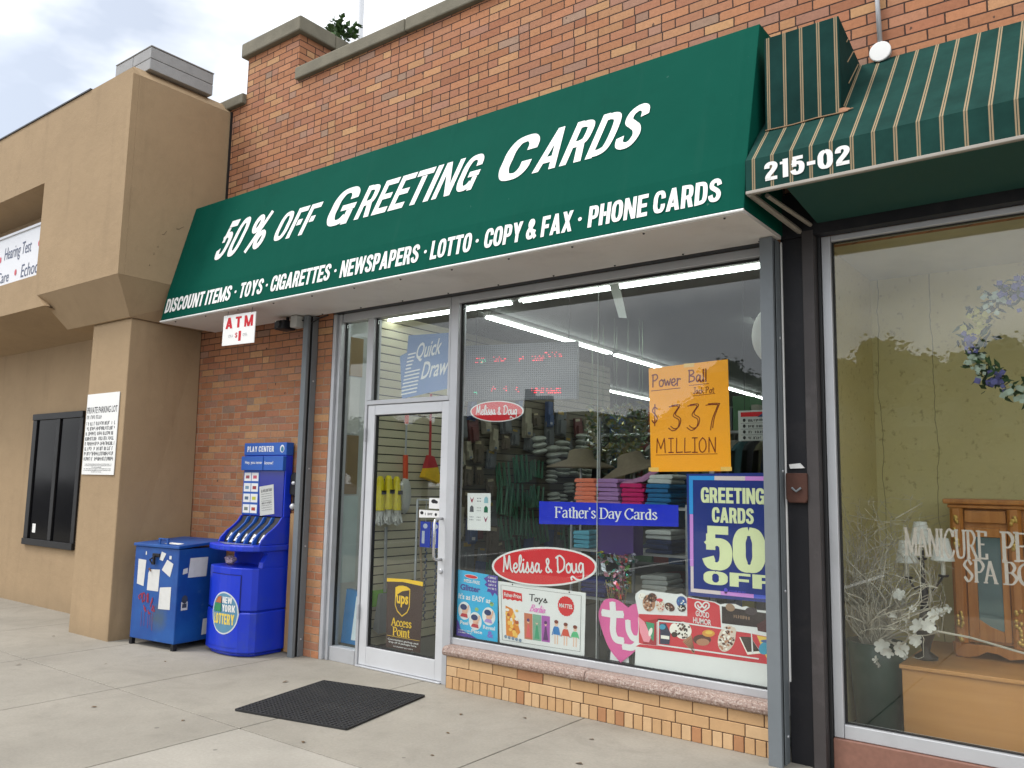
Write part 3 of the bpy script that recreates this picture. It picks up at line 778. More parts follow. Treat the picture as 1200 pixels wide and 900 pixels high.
# entrance: frame, sidelight, transom, door
E_ = MB()
E_.box(-1.402, -1.362, -0.075, 0.05, 0.0, 2.87); E_.box(-1.360, -1.332, -0.05, 0.05, 0.0, 2.868); E_.box(-1.330, -1.312, -0.062, 0.05, 0.0, 2.866)
E_.box(-1.308, -1.008, -0.045, 0.04, 0.0, 0.112)
E_.box(-1.310, -0.082, -0.045, 0.05, 2.800, 2.87)
E_.box(-1.006, -0.978, -0.04, 0.05, 0.0, 2.798)
E_.box(-0.976, -0.932, -0.042, 0.05, 2.112, 2.798)
E_.box(-0.976, -0.082, -0.042, 0.05, 2.074, 2.110)
E_.box(-0.102, -0.081, -0.042, 0.05, 2.112, 2.798)
ent = E_.build("entrance_frame", M['alu'], BB, bevel=0.003)
E_ = MB()
for x0, x1, z0, z1 in ((-1.311, -1.302, 0.114, 2.798), (-1.016, -1.007, 0.114, 2.798), (-0.931, -0.922, 2.112, 2.798), (-0.111, -0.103, 2.112, 2.798)):
    E_.box(x0, x1, -0.012, 0.012, z0, z1)
E_.build("gasket", M['gasket'], ent)
E_ = MB(); E_.box(-1.301, -1.017, -0.003, 0.003, 0.114, 2.797); E_.build("sidelight_pane", M['glass'], ent)
E_ = MB(); E_.box(-0.921, -0.112, -0.003, 0.003, 2.113, 2.797); E_.build("transom_pane", M['glass'], ent)
E_ = MB(); E_.box(-0.98, -0.08, -0.06, 0.10, 0.001, 0.011); E_.build("threshold", M['alu'], ent, bevel=0.003)
D = MB()
D.box(-0.973, -0.893, -0.03, 0.018, 0.014, 2.07); D.box(-0.158, -0.084, -0.03, 0.018, 0.014, 2.07)
D.box(-0.892, -0.159, -0.03, 0.018, 0.014, 0.156); D.box(-0.892, -0.159, -0.03, 0.018, 1.99, 2.07)
door = D.build("shop_door", M['alu_lt'], BB, bevel=0.003)
D = MB()
for x0, x1, z0, z1 in ((-0.892, -0.882, 0.158, 1.988), (-0.168, -0.159, 0.158, 1.988), (-0.881, -0.169, 0.158, 0.166), (-0.881, -0.169, 1.980, 1.988)): D.box(x0, x1, -0.014, 0.012, z0, z1)
D.build("gasket", M['gasket'], door)
D = MB(); D.box(-0.88, -0.17, -0.003, 0.003, 0.167, 1.979); D.build("pane", M['glass'], door)
D = MB()
arc = [(-0.12, -0.03, 1.185)] + [(-0.12, -0.03 - 0.085 * math.sin(a) if False else -0.115 + 0.03 * (1 - math.sin(a)), 1.155 + 0.03 * math.cos(a)) for a in [R(k) for k in (0, 30, 60, 90)]]
D.tube([(-0.12, -0.03, 1.185), (-0.12, -0.085, 1.185), (-0.12, -0.108, 1.178), (-0.12, -0.118, 1.155), (-0.12, -0.118, 0.915), (-0.12, -0.108, 0.892), (-0.12, -0.085, 0.885), (-0.12, -0.03, 0.885)], 0.0105, 10)
D.build("handle", surf("steel", (0.6, 0.6, 0.6), 0.25, 0.9), door, smooth=True)
D = MB(); D.lathe([(0.018, 0.0), (0.018, -0.012), (0.013, -0.016)], (-0.12, -0.03, 0.80), 16, axis='y'); D.build("lock_cylinder", M['alu'], door)
for z in (0.42, 1.83):
    D = MB(); D.tube([(-0.982, -0.047, z - 0.055), (-0.982, -0.047, z + 0.055)], 0.009, 8); D.build("hinge", M['alu'], door)

# right-hand shop window (nail salon): frame, pane, granite base
W = MB()
W.box(2.692, 2.742, -0.035, 0.05, 0.162, 2.8715); W.box(2.744, 5.6, -0.035, 0.05, 2.838, 2.8715); W.box(2.744, 5.6, -0.035, 0.05, 0.162, 0.232)
w2 = W.build("salon_window", M['alu'], BB, bevel=0.004)
W = MB(); W.box(2.752, 5.6, -0.003, 0.003, 0.24, 2.83); W.build("pane", M['glass'], w2)
W = MB(); W.box(2.743, 2.751, -0.012, 0.012, 0.233, 2.837); W.box(2.752, 5.6, -0.012, 0.012, 0.233, 0.239); W.box(2.752, 5.6, -0.012, 0.012, 2.831, 2.837); W.build("gasket", M['gasket'], w2)
W = MB(); W.box(2.692, 5.6, -0.055, 0.2, -0.01, 0.16); W.build("granite_base", M['red_granite'], BB, bevel=0.004)
W = MB(); W.box(-1.36, 2.40, -0.118, -0.047, 2.8703, 2.8717); W.build("head_gap_shade", M['black'], BB)  # black strip standing in for the shadow between soffit and window head
W = MB(); W.box(2.50, 6.5, -0.11, -0.0815, 2.872, 3.13); W.box(2.50, 6.5, -0.081, -0.036, 2.8722, 2.8746); W.build("under_awning_shade", M['black_paint'], BB)  # black boards over the brick, painting in the shade beneath the striped awning
# black column between the shops
W = MB(); W.box(2.478, 2.606, -0.085, 0.1, 0.0, 2.90); col_ = W.build("black_column", M['black_paint'], BB, bevel=0.003)
W = MB(); W.box(2.608, 2.672, -0.115, 0.1, 0.0, 2.90); W.box(2.673, 2.69, -0.05, 0.1, 0.0, 2.90, 1); W.build("jamb_post", [M['brown_paint'], M['black']], BB, bevel=0.003)
W = MB(); W.box(2.482, 2.489, -0.098, -0.087, 0.42, 2.86); W.build("trim_strip", M['white'], col_)

# interior shell of the card shop
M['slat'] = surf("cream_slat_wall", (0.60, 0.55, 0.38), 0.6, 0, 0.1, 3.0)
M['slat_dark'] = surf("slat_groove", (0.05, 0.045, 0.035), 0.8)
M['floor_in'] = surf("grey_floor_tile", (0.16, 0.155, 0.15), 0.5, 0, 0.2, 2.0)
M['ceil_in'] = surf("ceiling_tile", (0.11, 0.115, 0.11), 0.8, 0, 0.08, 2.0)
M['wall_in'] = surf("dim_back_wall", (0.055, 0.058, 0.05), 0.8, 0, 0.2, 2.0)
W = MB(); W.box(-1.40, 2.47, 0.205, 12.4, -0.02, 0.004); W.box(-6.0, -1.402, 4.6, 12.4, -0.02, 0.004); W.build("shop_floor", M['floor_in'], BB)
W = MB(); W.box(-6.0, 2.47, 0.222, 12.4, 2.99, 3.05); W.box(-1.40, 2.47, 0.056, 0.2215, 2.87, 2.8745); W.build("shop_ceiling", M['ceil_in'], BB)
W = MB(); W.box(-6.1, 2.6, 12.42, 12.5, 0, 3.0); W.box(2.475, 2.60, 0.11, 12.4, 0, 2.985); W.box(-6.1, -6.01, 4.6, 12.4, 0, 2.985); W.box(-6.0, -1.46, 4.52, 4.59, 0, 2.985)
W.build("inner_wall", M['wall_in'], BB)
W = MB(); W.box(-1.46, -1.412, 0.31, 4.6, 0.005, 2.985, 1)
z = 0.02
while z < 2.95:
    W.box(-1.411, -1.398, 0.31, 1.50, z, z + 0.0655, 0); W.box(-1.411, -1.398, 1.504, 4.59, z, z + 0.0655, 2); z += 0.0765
W.build("slat_wall", [M['slat'], M['slat_dark'], surf("shaded_slat_wall", (0.15, 0.135, 0.085), 0.6, 0, 0.15, 3.0)], BB)  # far slats: same cream wall, the unlit depth of the shop painted into the colour
W = MB(); W.box(-1.41, -1.36, 0.055, 0.305, 0.005, 2.868); W.build("window_reveal", surf("pale_reveal", (0.5, 0.53, 0.5), 0.6), BB)
# interior shell of the salon window
M['olive'] = None
t = NT("olive_panel"); vec, x, y, z = t.xyz()
n1 = t.noise(vec, 1.2, 7.0, 0.65); n2 = t.noise(vec, 26.0, 4.0, 0.6)
cc = t.mix(n1, (0.60, 0.53, 0.265), (0.72, 0.64, 0.33))
cc = t.mix(t.ramp(n2, [(0.60, 0.0), (0.72, 0.5)]), cc, (0.22, 0.15, 0.06))
for xc, ph in ((2.95, 0.0), (2.62, 2.0), (3.7, 4.0)):
    dd = t.m('ABSOLUTE', t.m('SUBTRACT', x, t.m('ADD', xc + 0.0, t.m('MULTIPLY', t.noise(t.comb(ph, 0.0, z), 2.0, 4.0), 0.12))))
    cc = t.mix(t.m('MULTIPLY', t.m('LESS_THAN', dd, 0.0025), 0.55), cc, (0.03, 0.025, 0.015))
t.base(cc); t.rough(0.8)
W = MB(); W.box(2.606, 6.0, 1.25, 1.30, 0.1, 3.1); W.box(2.607, 2.64, 0.11, 1.249, 0.1, 3.1); W.build("salon_panel", t.mat, BB)
W = MB(); W.box(2.645, 6.0, 0.055, 1.249, 0.08, 0.12); W.build("salon_floor", surf("dark_green_floor", (0.02, 0.045, 0.035), 0.5), BB)
W = MB(); W.box(2.645, 6.0, 0.105, 1.249, 2.895, 2.95); W.build("salon_ceiling", surf("olive_ceiling", (0.55, 0.52, 0.36), 0.7), BB)
W = MB(); W.box(6.0, 6.05, 0.05, 1.3, 0.1, 3.1); W.box(5.6, 6.6, -0.08, 0.2, -0.02, 2.874); W.build("end_wall", M['stucco'], BB)

# ---- the tan building to the left
TB = thing("tan_building", "tan stucco building with a heavy boxed-out fascia on a square pillar", "building", (-5.2, -0.4, 0))
T = MB(); T.box(-12, -3.9, -0.362, 0.2, -0.02, 3.0); T.box(-12, -3.101, -0.07, 3.0, 3.0, 5.15); T.build("wall", M['stucco'], TB)
T = MB()
T.hexa([(-4.03, -0.857, -0.02), (-3.312, -0.852, -0.02), (-3.33, -0.085, -0.02), (-4.03, -0.085, -0.02)],
       [(-4.02, -0.857, 2.915), (-3.31, -0.855, 2.915), (-3.385, -0.085, 2.915), (-4.02, -0.085, 2.915)])
T.build("pillar", M['stucco'], TB, bevel=0.008)
T = MB()
F0 = -1.12
T.prism([(-12, 4.44), (-4.76, 4.44), (-4.76, 3.47), (-12, 3.47), (-12, 3.125), (-4.52, 3.125), (-4.70, 3.25), (-3.1, 3.25), (-3.1, 5.14), (-3.14, 5.20), (-12, 5.20)], 'y', F0, F0 + 0.06)
T.box(-4.70, -3.1, F0 + 0.061, -0.086, 3.25, 5.14)                                     # boxed bay
T.prism([(-3.1, 5.141), (-3.22, 5.262), (-4.6, 5.262), (-4.7, 5.141)], 'y', F0 + 0.061, -0.086)
T.box(-12, -4.76, -0.72, -0.66, 3.46, 4.45)                                            # back of the sign recess
T.add([(-12, F0 + 0.06, 4.441), (-4.76, F0 + 0.06, 4.441), (-4.76, -0.72, 4.36), (-12, -0.72, 4.36)], [(0, 1, 2, 3)])
T.add([(-12, F0 + 0.06, 3.469), (-4.76, F0 + 0.06, 3.469), (-4.76, -0.72, 3.469), (-12, -0.72, 3.469)], [(0, 1, 2, 3)])
T.add([(-12, F0 + 0.002, 3.1245), (-4.52, F0 + 0.002, 3.1245), (-4.45, -0.36, 2.95), (-12, -0.36, 2.92)], [(0, 1, 2, 3)])   # soffit
T.build("fascia", M['stucco'], TB)
T = MB()
T.hexa([(-4.50, -0.885, 2.917), (-3.285, -0.885, 2.917), (-3.36, -0.086, 2.917), (-4.50, -0.3, 2.917)],
       [(-4.70, F0 + 0.001, 3.249), (-3.101, F0 + 0.001, 3.249), (-3.101, -0.086, 3.249), (-4.70, -0.086, 3.249)])
T.build("pillar_capital", M['stucco'], TB)
T = MB(); T.box(-12, -3.9, F0 - 0.012, F0 + 0.1, 5.201, 5.216); T.build("roof_edge", surf("black_roof_edge", (0.02, 0.02, 0.025), 0.5), TB)
T = MB()
T.box(-6.30, -5.08, -0.40, -0.363, 0.66, 0.73); T.box(-6.30, -5.08, -0.395, -0.363, 2.09, 2.16)
T.box(-6.30, -6.20, -0.385, -0.363, 0.731, 2.089); T.box(-5.16, -5.08, -0.385, -0.363, 0.731, 2.089); T.box(-5.70, -5.62, -0.385, -0.363, 0.731, 2.089)
lw = T.build("window", surf("black_window_frame", (0.012, 0.012, 0.013), 0.5, 0.0, spec=0.25), TB, bevel=0.003)
T = MB(); T.box(-6.20, -5.16, -0.3675, -0.3635, 0.731, 2.089)
gd = surf("dark_window_glass", (0.003, 0.003, 0.004), 0.12, 0, 0.05, 2.0, spec=0.05); T.build("pane", gd, lw)
T = MB(); rect(T, -6.12, 0.80, -6.04, 0.90, wallmap(-0.3685)); T.build("sticker", M['white'], lw)

T = MB(); T.box(-3.0995, -3.084, -0.10, -0.0805, 3.0, 5.15); T.build('expansion_joint', M['black'], TB)
crk = surf("stucco_crack", (0.09, 0.065, 0.045), 0.95)
for pts in (((-0.518, 3.836), (-0.619, 3.776)), ((-0.686, 3.75), (-0.741, 3.686)), ((-0.759, 3.591), (-0.77, 3.57)), ((-0.796, 3.517), (-0.80, 3.49)), ((-0.83, 3.40), (-0.835, 3.379))):
    T = MB(); rq = random.Random(3); P_ = []
    for (y0, z0), (y1, z1) in zip(pts, pts[1:]):
        for k in range(4): P_.append((-3.099, y0 + (y1 - y0) * k / 4 + rq.uniform(-.006, .006), z0 + (z1 - z0) * k / 4 + rq.uniform(-.006, .006)))
    T.tube(P_, [0.001 + 0.0012 * rq.random() for _ in P_], 5); T.build("crack", crk, TB)
# cinder block stack on the tan roof
M['cmu'] = surf("grey_cinder_block", (0.33, 0.33, 0.33), 0.9, 0, 0.15, 9.0, 0.5, 70, dirt=0.3, dcol=(0.14, 0.14, 0.14))
CH = MB()
for r_, z0 in enumerate((5.263, 5.375)):
    for k in range(2): CH.box(-3.80 + 0.335 * k, -3.80 + 0.331 * (k + 1) + 0.0, -0.95, -0.29, z0, z0 + 0.108)
    for k in range(3): pass
CH.box(-3.80, -3.132, -0.955, -0.285, 5.487, 5.50)
ch = CH.build("roof_parapet", M['cmu'], origin=(-3.46, -0.62, 5.263), bevel=0.006)
tag(ch, "grey cinder block stack on the corner of the tan roof", "chimney block")

# ---- green awning over the card shop
AW = thing("green_awning", "long plain green awning with white lettering over the card shop", "awning", (-0.3, -0.4, 2.89))
M['green'] = awning_cloth("green_awning_cloth", (0.0032, 0.073, 0.050))
A = MB(); A.prism([(-0.085, 4.05), (-0.41, 4.045), (-0.64, 3.16), (-0.69, 2.895), (-0.085, 2.895)], 'x', -3.095, 2.50)
A.build("canopy", M['green'], AW, bevel=0.004)
A = MB(); A.box(-3.09, 2.495, -0.684, -0.12, 2.872, 2.892); A.build("soffit", M['soffit'], AW)
dsm = surf("dull_screw", (0.06, 0.06, 0.06), 0.5, 0.6)
for k in range(12):
    for yy in (-0.655, -0.15): A = MB(); A.ball((-2.9 + 0.48 * k, yy, 2.8715), 0.008, 6, 4); A.build("screw", dsm, AW)
A = MB(); A.tube([(-3.095, -0.692, 2.884), (2.50, -0.692, 2.884)], 0.0085, 8); A.build("piping", M['white'], AW)
L_ = math.hypot(0.23, 0.885); nS = (0.885 / L_, 0.23 / L_)
def slope(u, s, l=0.0): return (u, -0.64 + 0.23 * s / L_ - nS[0] * (0.003 + l), 3.16 + 0.885 * s / L_ + nS[1] * (0.003 + l))
V_ = math.hypot(0.05, 0.265); nV = (0.265 / V_, 0.05 / V_)
def valance(u, s, l=0.0): return (u, -0.69 + 0.05 * s / V_ - nV[0] * (0.003 + l), 2.895 + 0.265 * s / V_ + nV[1] * (0.003 + l))
wl_ = surf("white_lettering", (0.80, 0.80, 0.78), 0.5, 0, 0.05, 5.0, dirt=0.12, dcol=(0.5, 0.5, 0.48))
A = MB()
for body, x0, x1, s0, s1 in (("50", -2.50, -2.02, .235, .625), ("%", -2.07, -1.78, .25, .60), ("OFF", -1.66, -1.08, .275, .55), ("G", -1.01, -0.605, .275, .61),
                             ("REETING", -0.645, 0.63, .285, .57), ("C", 0.72, 1.095, .275, .61), ("ARDS", 1.04, 1.89, .285, .59)):
    block(A, body, x0, s0, x1 - x0, s1 - s0, slope, 0, 0.30, gap=.06, slim=.055)
A.build("slogan_lettering", wl_, AW)
A = MB()
for body, x0, x1 in (("DISCOUNT ITEMS", -3.06, -2.035), ("TOYS", -1.91, -1.595), ("CIGARETTES", -1.485, -0.76), ("NEWSPAPERS", -0.645, 0.165),
                     ("LOTTO", 0.275, 0.64), ("COPY & FAX", 0.75, 1.43), ("PHONE CARDS", 1.54, 2.37)):
    block(A, body, x0, 0.066, x1 - x0, 0.140, valance, 0, 0.0, gap=.055, slim=.02)
for x0 in (-1.97, -1.54, -0.70, 0.228, 0.69, 1.485): oval(A, x0 - .004, 0.135, 0.013, 0.013, valance, n=12)
A.build("service_lettering", wl_, AW)

# ---- striped awning over the salon
SA = thing("striped_awning", "dark green awning with thin tan stripes and the number 215-02", "awning", (4.3, -0.4, 2.97))
st1 = stripe_mat("striped_cloth", 2.558 - 4.3, 0.0971)
A = MB()
prof = [(-0.70, 2.975), (-0.70, 3.14), (-0.40, 3.456), (-0.085, 3.80)]
inner = [(-0.085, 3.788), (-0.40, 3.444), (-0.69, 3.137), (-0.69, 2.975)]
A.prism(prof + inner, 'x', 2.516, 6.4)
A.build("canopy", st1, SA)
st2 = stripe_mat("striped_riser_cloth", 2.568 - 4.3, 0.0893, cloth=(0.008, 0.036, 0.032))
A = MB(); A.prism([(-0.485, 3.372), (-0.48, 3.905), (-0.085, 3.815), (-0.085, 3.803)], 'x', 2.548, 2.943)
A.build("riser", st2, SA, bevel=0.004)
A = MB()
for (ya, za, yb, zb) in ((-0.352, 3.82, -0.315, 3.855), (-0.345, 3.71, -0.215, 3.83), (-0.335, 3.595, -0.125, 3.795), (-0.445, 3.425, -0.14, 3.742)):
    A.poly([(2.9445, ya, za), (2.9445, ya + 0.012, za), (2.9445, yb + 0.012, zb), (2.9445, yb, zb)])
A.build("side_stripes", surf("tan_stripe", (0.42, 0.30, 0.17), 0.8), SA)
A = MB(); A.box(2.516, 6.4, -0.706, -0.69, 2.957, 2.974); A.build("edge_trim", surf("dirty_beige_trim", (0.34, 0.31, 0.27), 0.6, 0, 0.2, 8), SA, bevel=0.003)
A = MB(); A.tube([(2.548, -0.487, 3.375), (2.70, -0.487, 3.371), (2.82, -0.487, 3.376), (2.95, -0.487, 3.372), (3.0, -0.478, 3.385)], 0.0035, 6); A.build("torn_seam", surf("tan_thread", (0.30, 0.19, 0.11), 0.9), SA)
A = MB(); A.add([(2.935, -0.492, 3.372), (2.975, -0.487, 3.372), (2.985, -0.470, 3.392), (2.955, -0.478, 3.400), (2.935, -0.488, 3.395)], [(0, 1, 2, 3, 4)]); A.build("torn_patch", surf("bare_tan_lining", (0.36, 0.18, 0.10), 0.9), SA)
A = MB()
A.tube([(2.53, -0.69, 2.965), (2.60, -0.09, 2.90)], 0.016, 6); A.tube([(2.545, -0.60, 2.99), (2.62, -0.09, 3.45)], 0.012, 6); A.tube([(2.59, -0.60, 2.97), (2.66, -0.11, 2.93)], 0.012, 6)
A.tube([(2.516, -0.68, 2.97), (6.4, -0.68, 2.97)], 0.012, 6)
A.build("frame", surf("dirty_frame", (0.30, 0.27, 0.23), 0.6, 0.3, 0.3, 9), SA)
A = MB(); A.poly([(2.514, -0.70, 2.976), (2.514, -0.70, 3.14), (2.514, -0.085, 3.80), (2.514, -0.085, 3.3), (2.514, -0.5, 3.0)])
A.build("end_panel", surf("dark_green_end", (0.012, 0.05, 0.042), 0.7), SA)
A = MB(); A.prism([(-0.66, 2.985), (-0.12, 2.93), (-0.12, 2.94), (-0.66, 2.995)], 'x', 2.70, 6.4); A.build("lining", surf("dark_green_lining", (0.006, 0.05, 0.038), 0.7), SA)
A = MB()
def sval(u, v, l=0.0): return (u, -0.7025 - l, v)
block(A, "215-02", 2.617, 3.008, .418, .096, sval, gap=.10)
A.build("lettering", M['white'], SA)

# ================================================================== THINGS ON THE PAVEMENT AND WALLS
# roof behind the parapet, flag pole, weed on the pier
r_ = MB(); r_.box(-3.0, 6.5, 0.24, 12.0, 4.9, 5.0); r_.build("roof", M['asphalt'], BB)
p_ = MB(); p_.lathe([(0.09, 5.0), (0.09, 5.04), (0.045, 5.05), (0.043, 7.2), (0.035, 9.4), (0.0, 9.42)], (-2.185, 0.75, 0), 14)
tag(p_.build("roof_pole", M['alu_lt'], origin=(-2.185, 0.75, 5.0), smooth=True), "bare grey metal pole rising from the brick building's roof", "pole")
WD = thing("roof_weed", "small leafy green weed growing on top of the brick pier", "plant", (-2.12, 0.47, 5.81))
leaf_m = surf("weed_leaf", (0.055, 0.12, 0.03), 0.6, 0, 0.4, 20)
s_ = MB(); l_ = MB(); rnd = random.Random(11)
for k in range(9):
    a = rnd.random() * 6.28; h = 0.12 + 0.19 * rnd.random(); tx, ty = 0.17 * math.cos(a), 0.10 * math.sin(a)
    base = Vector((-2.12, 0.47, 5.808)); tip = base + Vector((tx - 0.02, ty, h))
    s_.tube([base, base.lerp(tip, 0.5) + Vector((0, 0, 0.03)), tip], 0.004, 5)
    for j in range(24):
        c0 = base.lerp(tip, 0.35 + 0.75 * rnd.random()) + Vector((rnd.uniform(-.045, .045), rnd.uniform(-.045, .045), rnd.uniform(-.03, .045)))
        d = Vector((rnd.uniform(-1, 1), rnd.uniform(-1, 1), rnd.uniform(-.5, .6))).normalized(); n = d.cross(Vector((rnd.random(), rnd.random(), 1))).normalized()
        q = 0.045 + 0.03 * rnd.random()
        l_.poly([c0, c0 + d * q * .6 + n * q * .42, c0 + d * q * 1.3, c0 + d * q * .6 - n * q * .42])
s_.build("stem", leaf_m, WD); l_.build("leaves", leaf_m, WD)

# conduit with its round white cover on the wall
CD = thing("wall_conduit", "grey conduit ending in a round white box cover above the striped awning", "conduit", (3.058, -0.082, 3.83))
p_ = MB(); p_.tube([(3.058, -0.105, 3.87), (3.05, -0.105, 4.2), (3.03, -0.105, 4.6), (3.03, -0.105, 5.1)], 0.013, 10); p_.build("pipe", M['alu'], CD, smooth=True)
p_ = MB(); p_.lathe([(0.052, 0.0), (0.052, -0.028)], (3.058, -0.082, 3.835), 24, axis='y'); p_.build("box", M['alu'], CD)
p_ = MB(); p_.lathe([(0.056, -0.029), (0.056, -0.034), (0.052, -0.037)], (3.058, -0.082, 3.835), 28, axis='y'); p_.build("cover", M['white'], CD)

# gate rails (roll-down shutter guides)
def rail(x, y0, y1, zt, label, wide):
    t = thing("gate_rail", label, "gate rail", (x, (y0 + y1) / 2, 0))
    b = MB(); b.box(x, x + wide, y0, y0 + 0.006, 0.0, zt); b.box(x, x + 0.006, y0 + 0.0065, y1, 0.0, zt - 0.001); b.box(x + wide - 0.006, x + wide, y0 + 0.0065, y0 + 0.03, 0.0, zt - 0.001)
    b.box(x + wide - 0.006, x + wide, y0 + 0.055, y1, 0.0, zt - 0.001)
    b.build("channel", M['steel_gray'], t, bevel=0.002)
    b = MB(); b.box(x + 0.007, x + wide - 0.014, y0 + 0.034, y1 - 0.002, 0.002, zt - 0.004); b.build("track", M['black'], t)
    for z in (0.14, 0.9, 1.55, 2.3):
        b = MB(); b.lathe([(0.008, 0), (0.006, 0.005)], (0, 0, 0), 8)
        b.v = [(x + wide + 0.0005 + v[2], y1 - 0.03 + v[0], z + v[1]) for v in b.v]; b.build("bolt", M['alu'], t)
    return t
rail(-1.645, -0.20, -0.085, 2.868, "grey steel shutter rail between the brick wall and the shop entrance", 0.062)
rail(2.402, -0.215, -0.09, 2.868, "grey steel shutter rail between the two shop windows", 0.074)
LT = thing("rusty_latch", "rusty hasp box with a white paper scrap on the black column", "latch", (2.55, -0.09, 1.38))
b = MB(); b.prism([(2.494, 1.54), (2.494, 1.40), (2.51, 1.378), (2.60, 1.378), (2.612, 1.40), (2.612, 1.54)], 'y', -0.13, -0.0865); b.build("plate", surf("rust", (0.075, 0.03, 0.02), 0.8, 0.2, 0.4, 25, 0.3, 60), LT, bevel=0.006)
b = MB(); b.tube([(2.53, -0.135, 1.46), (2.555, -0.142, 1.44), (2.58, -0.135, 1.46)], 0.006, 6); b.build("ring", M['steel_gray'], LT)
b = MB(); b.hexa([(2.51, -0.097, 1.565), (2.59, -0.097, 1.568), (2.59, -0.087, 1.568), (2.51, -0.087, 1.565)], [(2.505, -0.099, 1.588), (2.565, -0.099, 1.595), (2.565, -0.0865, 1.595), (2.505, -0.0865, 1.588)]); b.build("paper_scrap", M['white'], LT)

# security camera and junction box under the awning
SC = thing("security_camera", "small black security camera under the awning over the brick wall", "camera", (-1.84, -0.2, 2.87))
b = MB(); b.box(-1.925, -1.79, -0.30, -0.16, 2.755, 2.835); b.build("housing", M['black_paint'], SC, bevel=0.012)
b = MB(); b.lathe([(0.03, -0.012), (0.034, 0.0), (0.034, 0.02)], (-1.858, -0.304, 2.797), 18, axis='y'); b.build("lens_ring", M['black'], SC)
b = MB(); b.box(-1.905, -1.885, -0.303, -0.298, 2.82, 2.83); b.build("label_plate", M['white'], SC)
b = MB(); b.tube([(-1.84, -0.22, 2.836), (-1.84, -0.22, 2.871)], 0.014, 8); b.build("bracket", M['black_paint'], SC)
JB = MB(); JB.box(-1.755, -1.668, -0.26, -0.17, 2.765, 2.868)
jb = JB.build("junction_box", surf("grey_plastic", (0.42, 0.42, 0.40), 0.6), origin=(-1.71, -0.21, 2.765), bevel=0.008)
tag(jb, "pale grey junction box beside the security camera under the awning", "junction box")
cb = MB(); cb.tube([(-1.666, -0.2, 2.83), (-1.60, -0.16, 2.80), (-1.52, -0.13, 2.845), (-1.42, -0.12, 2.862)], 0.006, 6); cb.build("cable", M['black'], jb)

# hanging ATM sign
AT = thing("atm_sign", "white hanging sign with red letters reading ATM under the green awning", "sign", (-1.91, -0.66, 2.57))
fnA = wallmap(-0.66, 0, 0, -0.02, (-1.91, 2.70))
b = MB(); slab(b, rectpts(-2.135, 2.572, -1.685, 2.832), fnA, 0.006); b.build("board", M['white'], AT)
fl = lambda u, v, l=0.0: (lambda p: (p[0], -0.6608 - l, p[2]))(fnA(u, v))
b = MB()
block(b, "ATM", -2.10, 2.715, .385, .095, fl, gap=.30)
b.build("lettering", ink(S(190, 20, 35)), AT); b = MB(); txt(b, "1", -1.905, 2.60, 0.035, 0.085, fl, 0.05); txt(b, "$", -1.955, 2.625, 0.035, 0.05, fl, 0.01)
b.build("price_lettering", ink(S(190, 20, 35)), AT)
for s_x, s_w in (("on", (-2.05, .07)), ("oa", (-1.845, .06))):
    b = MB(); hand(b, s_x.replace("n", "u"), s_w[0], 2.640, s_w[1], .035, fl, 0.003); b.build("pencil_mark", ink((0.35, 0.35, 0.36)), AT)
b = MB()
for x0 in (-2.08, -1.74): b = MB(); b.tube([fnA(x0, 2.825), (x0, -0.655, 2.871)], 0.002, 5); b.build("wire", M['black'], AT)

# parking notice on the pillar
PK = thing("parking_notice", "white notice with black text reading PRIVATE PARKING LOT on the tan pillar", "sign", (-3.705, -0.862, 1.465))
fp = lambda u, v, l=0.0: (u, -0.8615 - 0.0045 - l, v)
b = MB(); b.box(-4.005, -3.402, -0.8655, -0.8585, 1.466, 2.232); b.build("board", M['white'], PK, bevel=0.001)
b = MB(); rnd = random.Random(9)
txt(b, "PRIVATE PARKING LOT", -3.99, 2.045, 0.57, 0.062, fp, 0.02)
fake_line(b, -3.985, -3.70, 1.992, 0.036, fp, rnd=rnd)
for k in range(8): fake_line(b, -3.985, -3.425 - 0.02 * rnd.random(), 1.93 - 0.0475 * k, 0.036, fp, rnd=rnd, dens=1.4)
for k in range(6):
    a = -3.97 + (0.15 if k in (2, 5) else 0.02 * rnd.random()); fake_line(b, a, -3.45 - (0.18 if k in (2, 5) else 0.0), 1.56 - 0.0145 * k, 0.008, fp, rnd=rnd)
b.build("lettering", ink((0.03, 0.03, 0.035)), PK)

# clinic sign in the fascia recess
CS = thing("clinic_sign", "white sign panel reading Hearing Test and Echoc in the tan fascia recess", "sign", (-6.5, -0.93, 3.48))
fc = lambda u, v, l=0.0: (u, -0.9325 - l, v)
b = MB(); b.box(-9.5, -4.766, -0.93, -0.70, 3.478, 4.15); b.build("panel", surf("white_sign_panel", (0.70, 0.71, 0.74), 0.4, 0, 0.03, 2), CS)
b = MB(); b.box(-9.5, -4.766, -0.945, -0.931, 4.125, 4.152); b.box(-9.5, -4.766, -0.945, -0.931, 3.476, 3.50); b.build("frame", M['alu_lt'], CS)
b = MB(); txt(b, "Hearing Test", -6.10, 3.82, 0.70, 0.185, fc, 0.0, 0.1); txt(b, "y Care", -6.36, 3.56, 0.44, 0.17, fc, 0.0, 0.1); txt(b, "Echoc", -5.62, 3.60, 0.42, 0.145, fc, 0.0, 0.1)
b.build("lettering", ink(S(85, 95, 120)), CS)
b = MB()
for x0, z0 in ((-5.22, 3.925), (-6.20, 3.885), (-5.76, 3.68)): b = MB(); oval(b, x0, z0, 0.028, 0.036, fc, n=14); b.build("red_dot", ink(S(200, 90, 100)), CS)

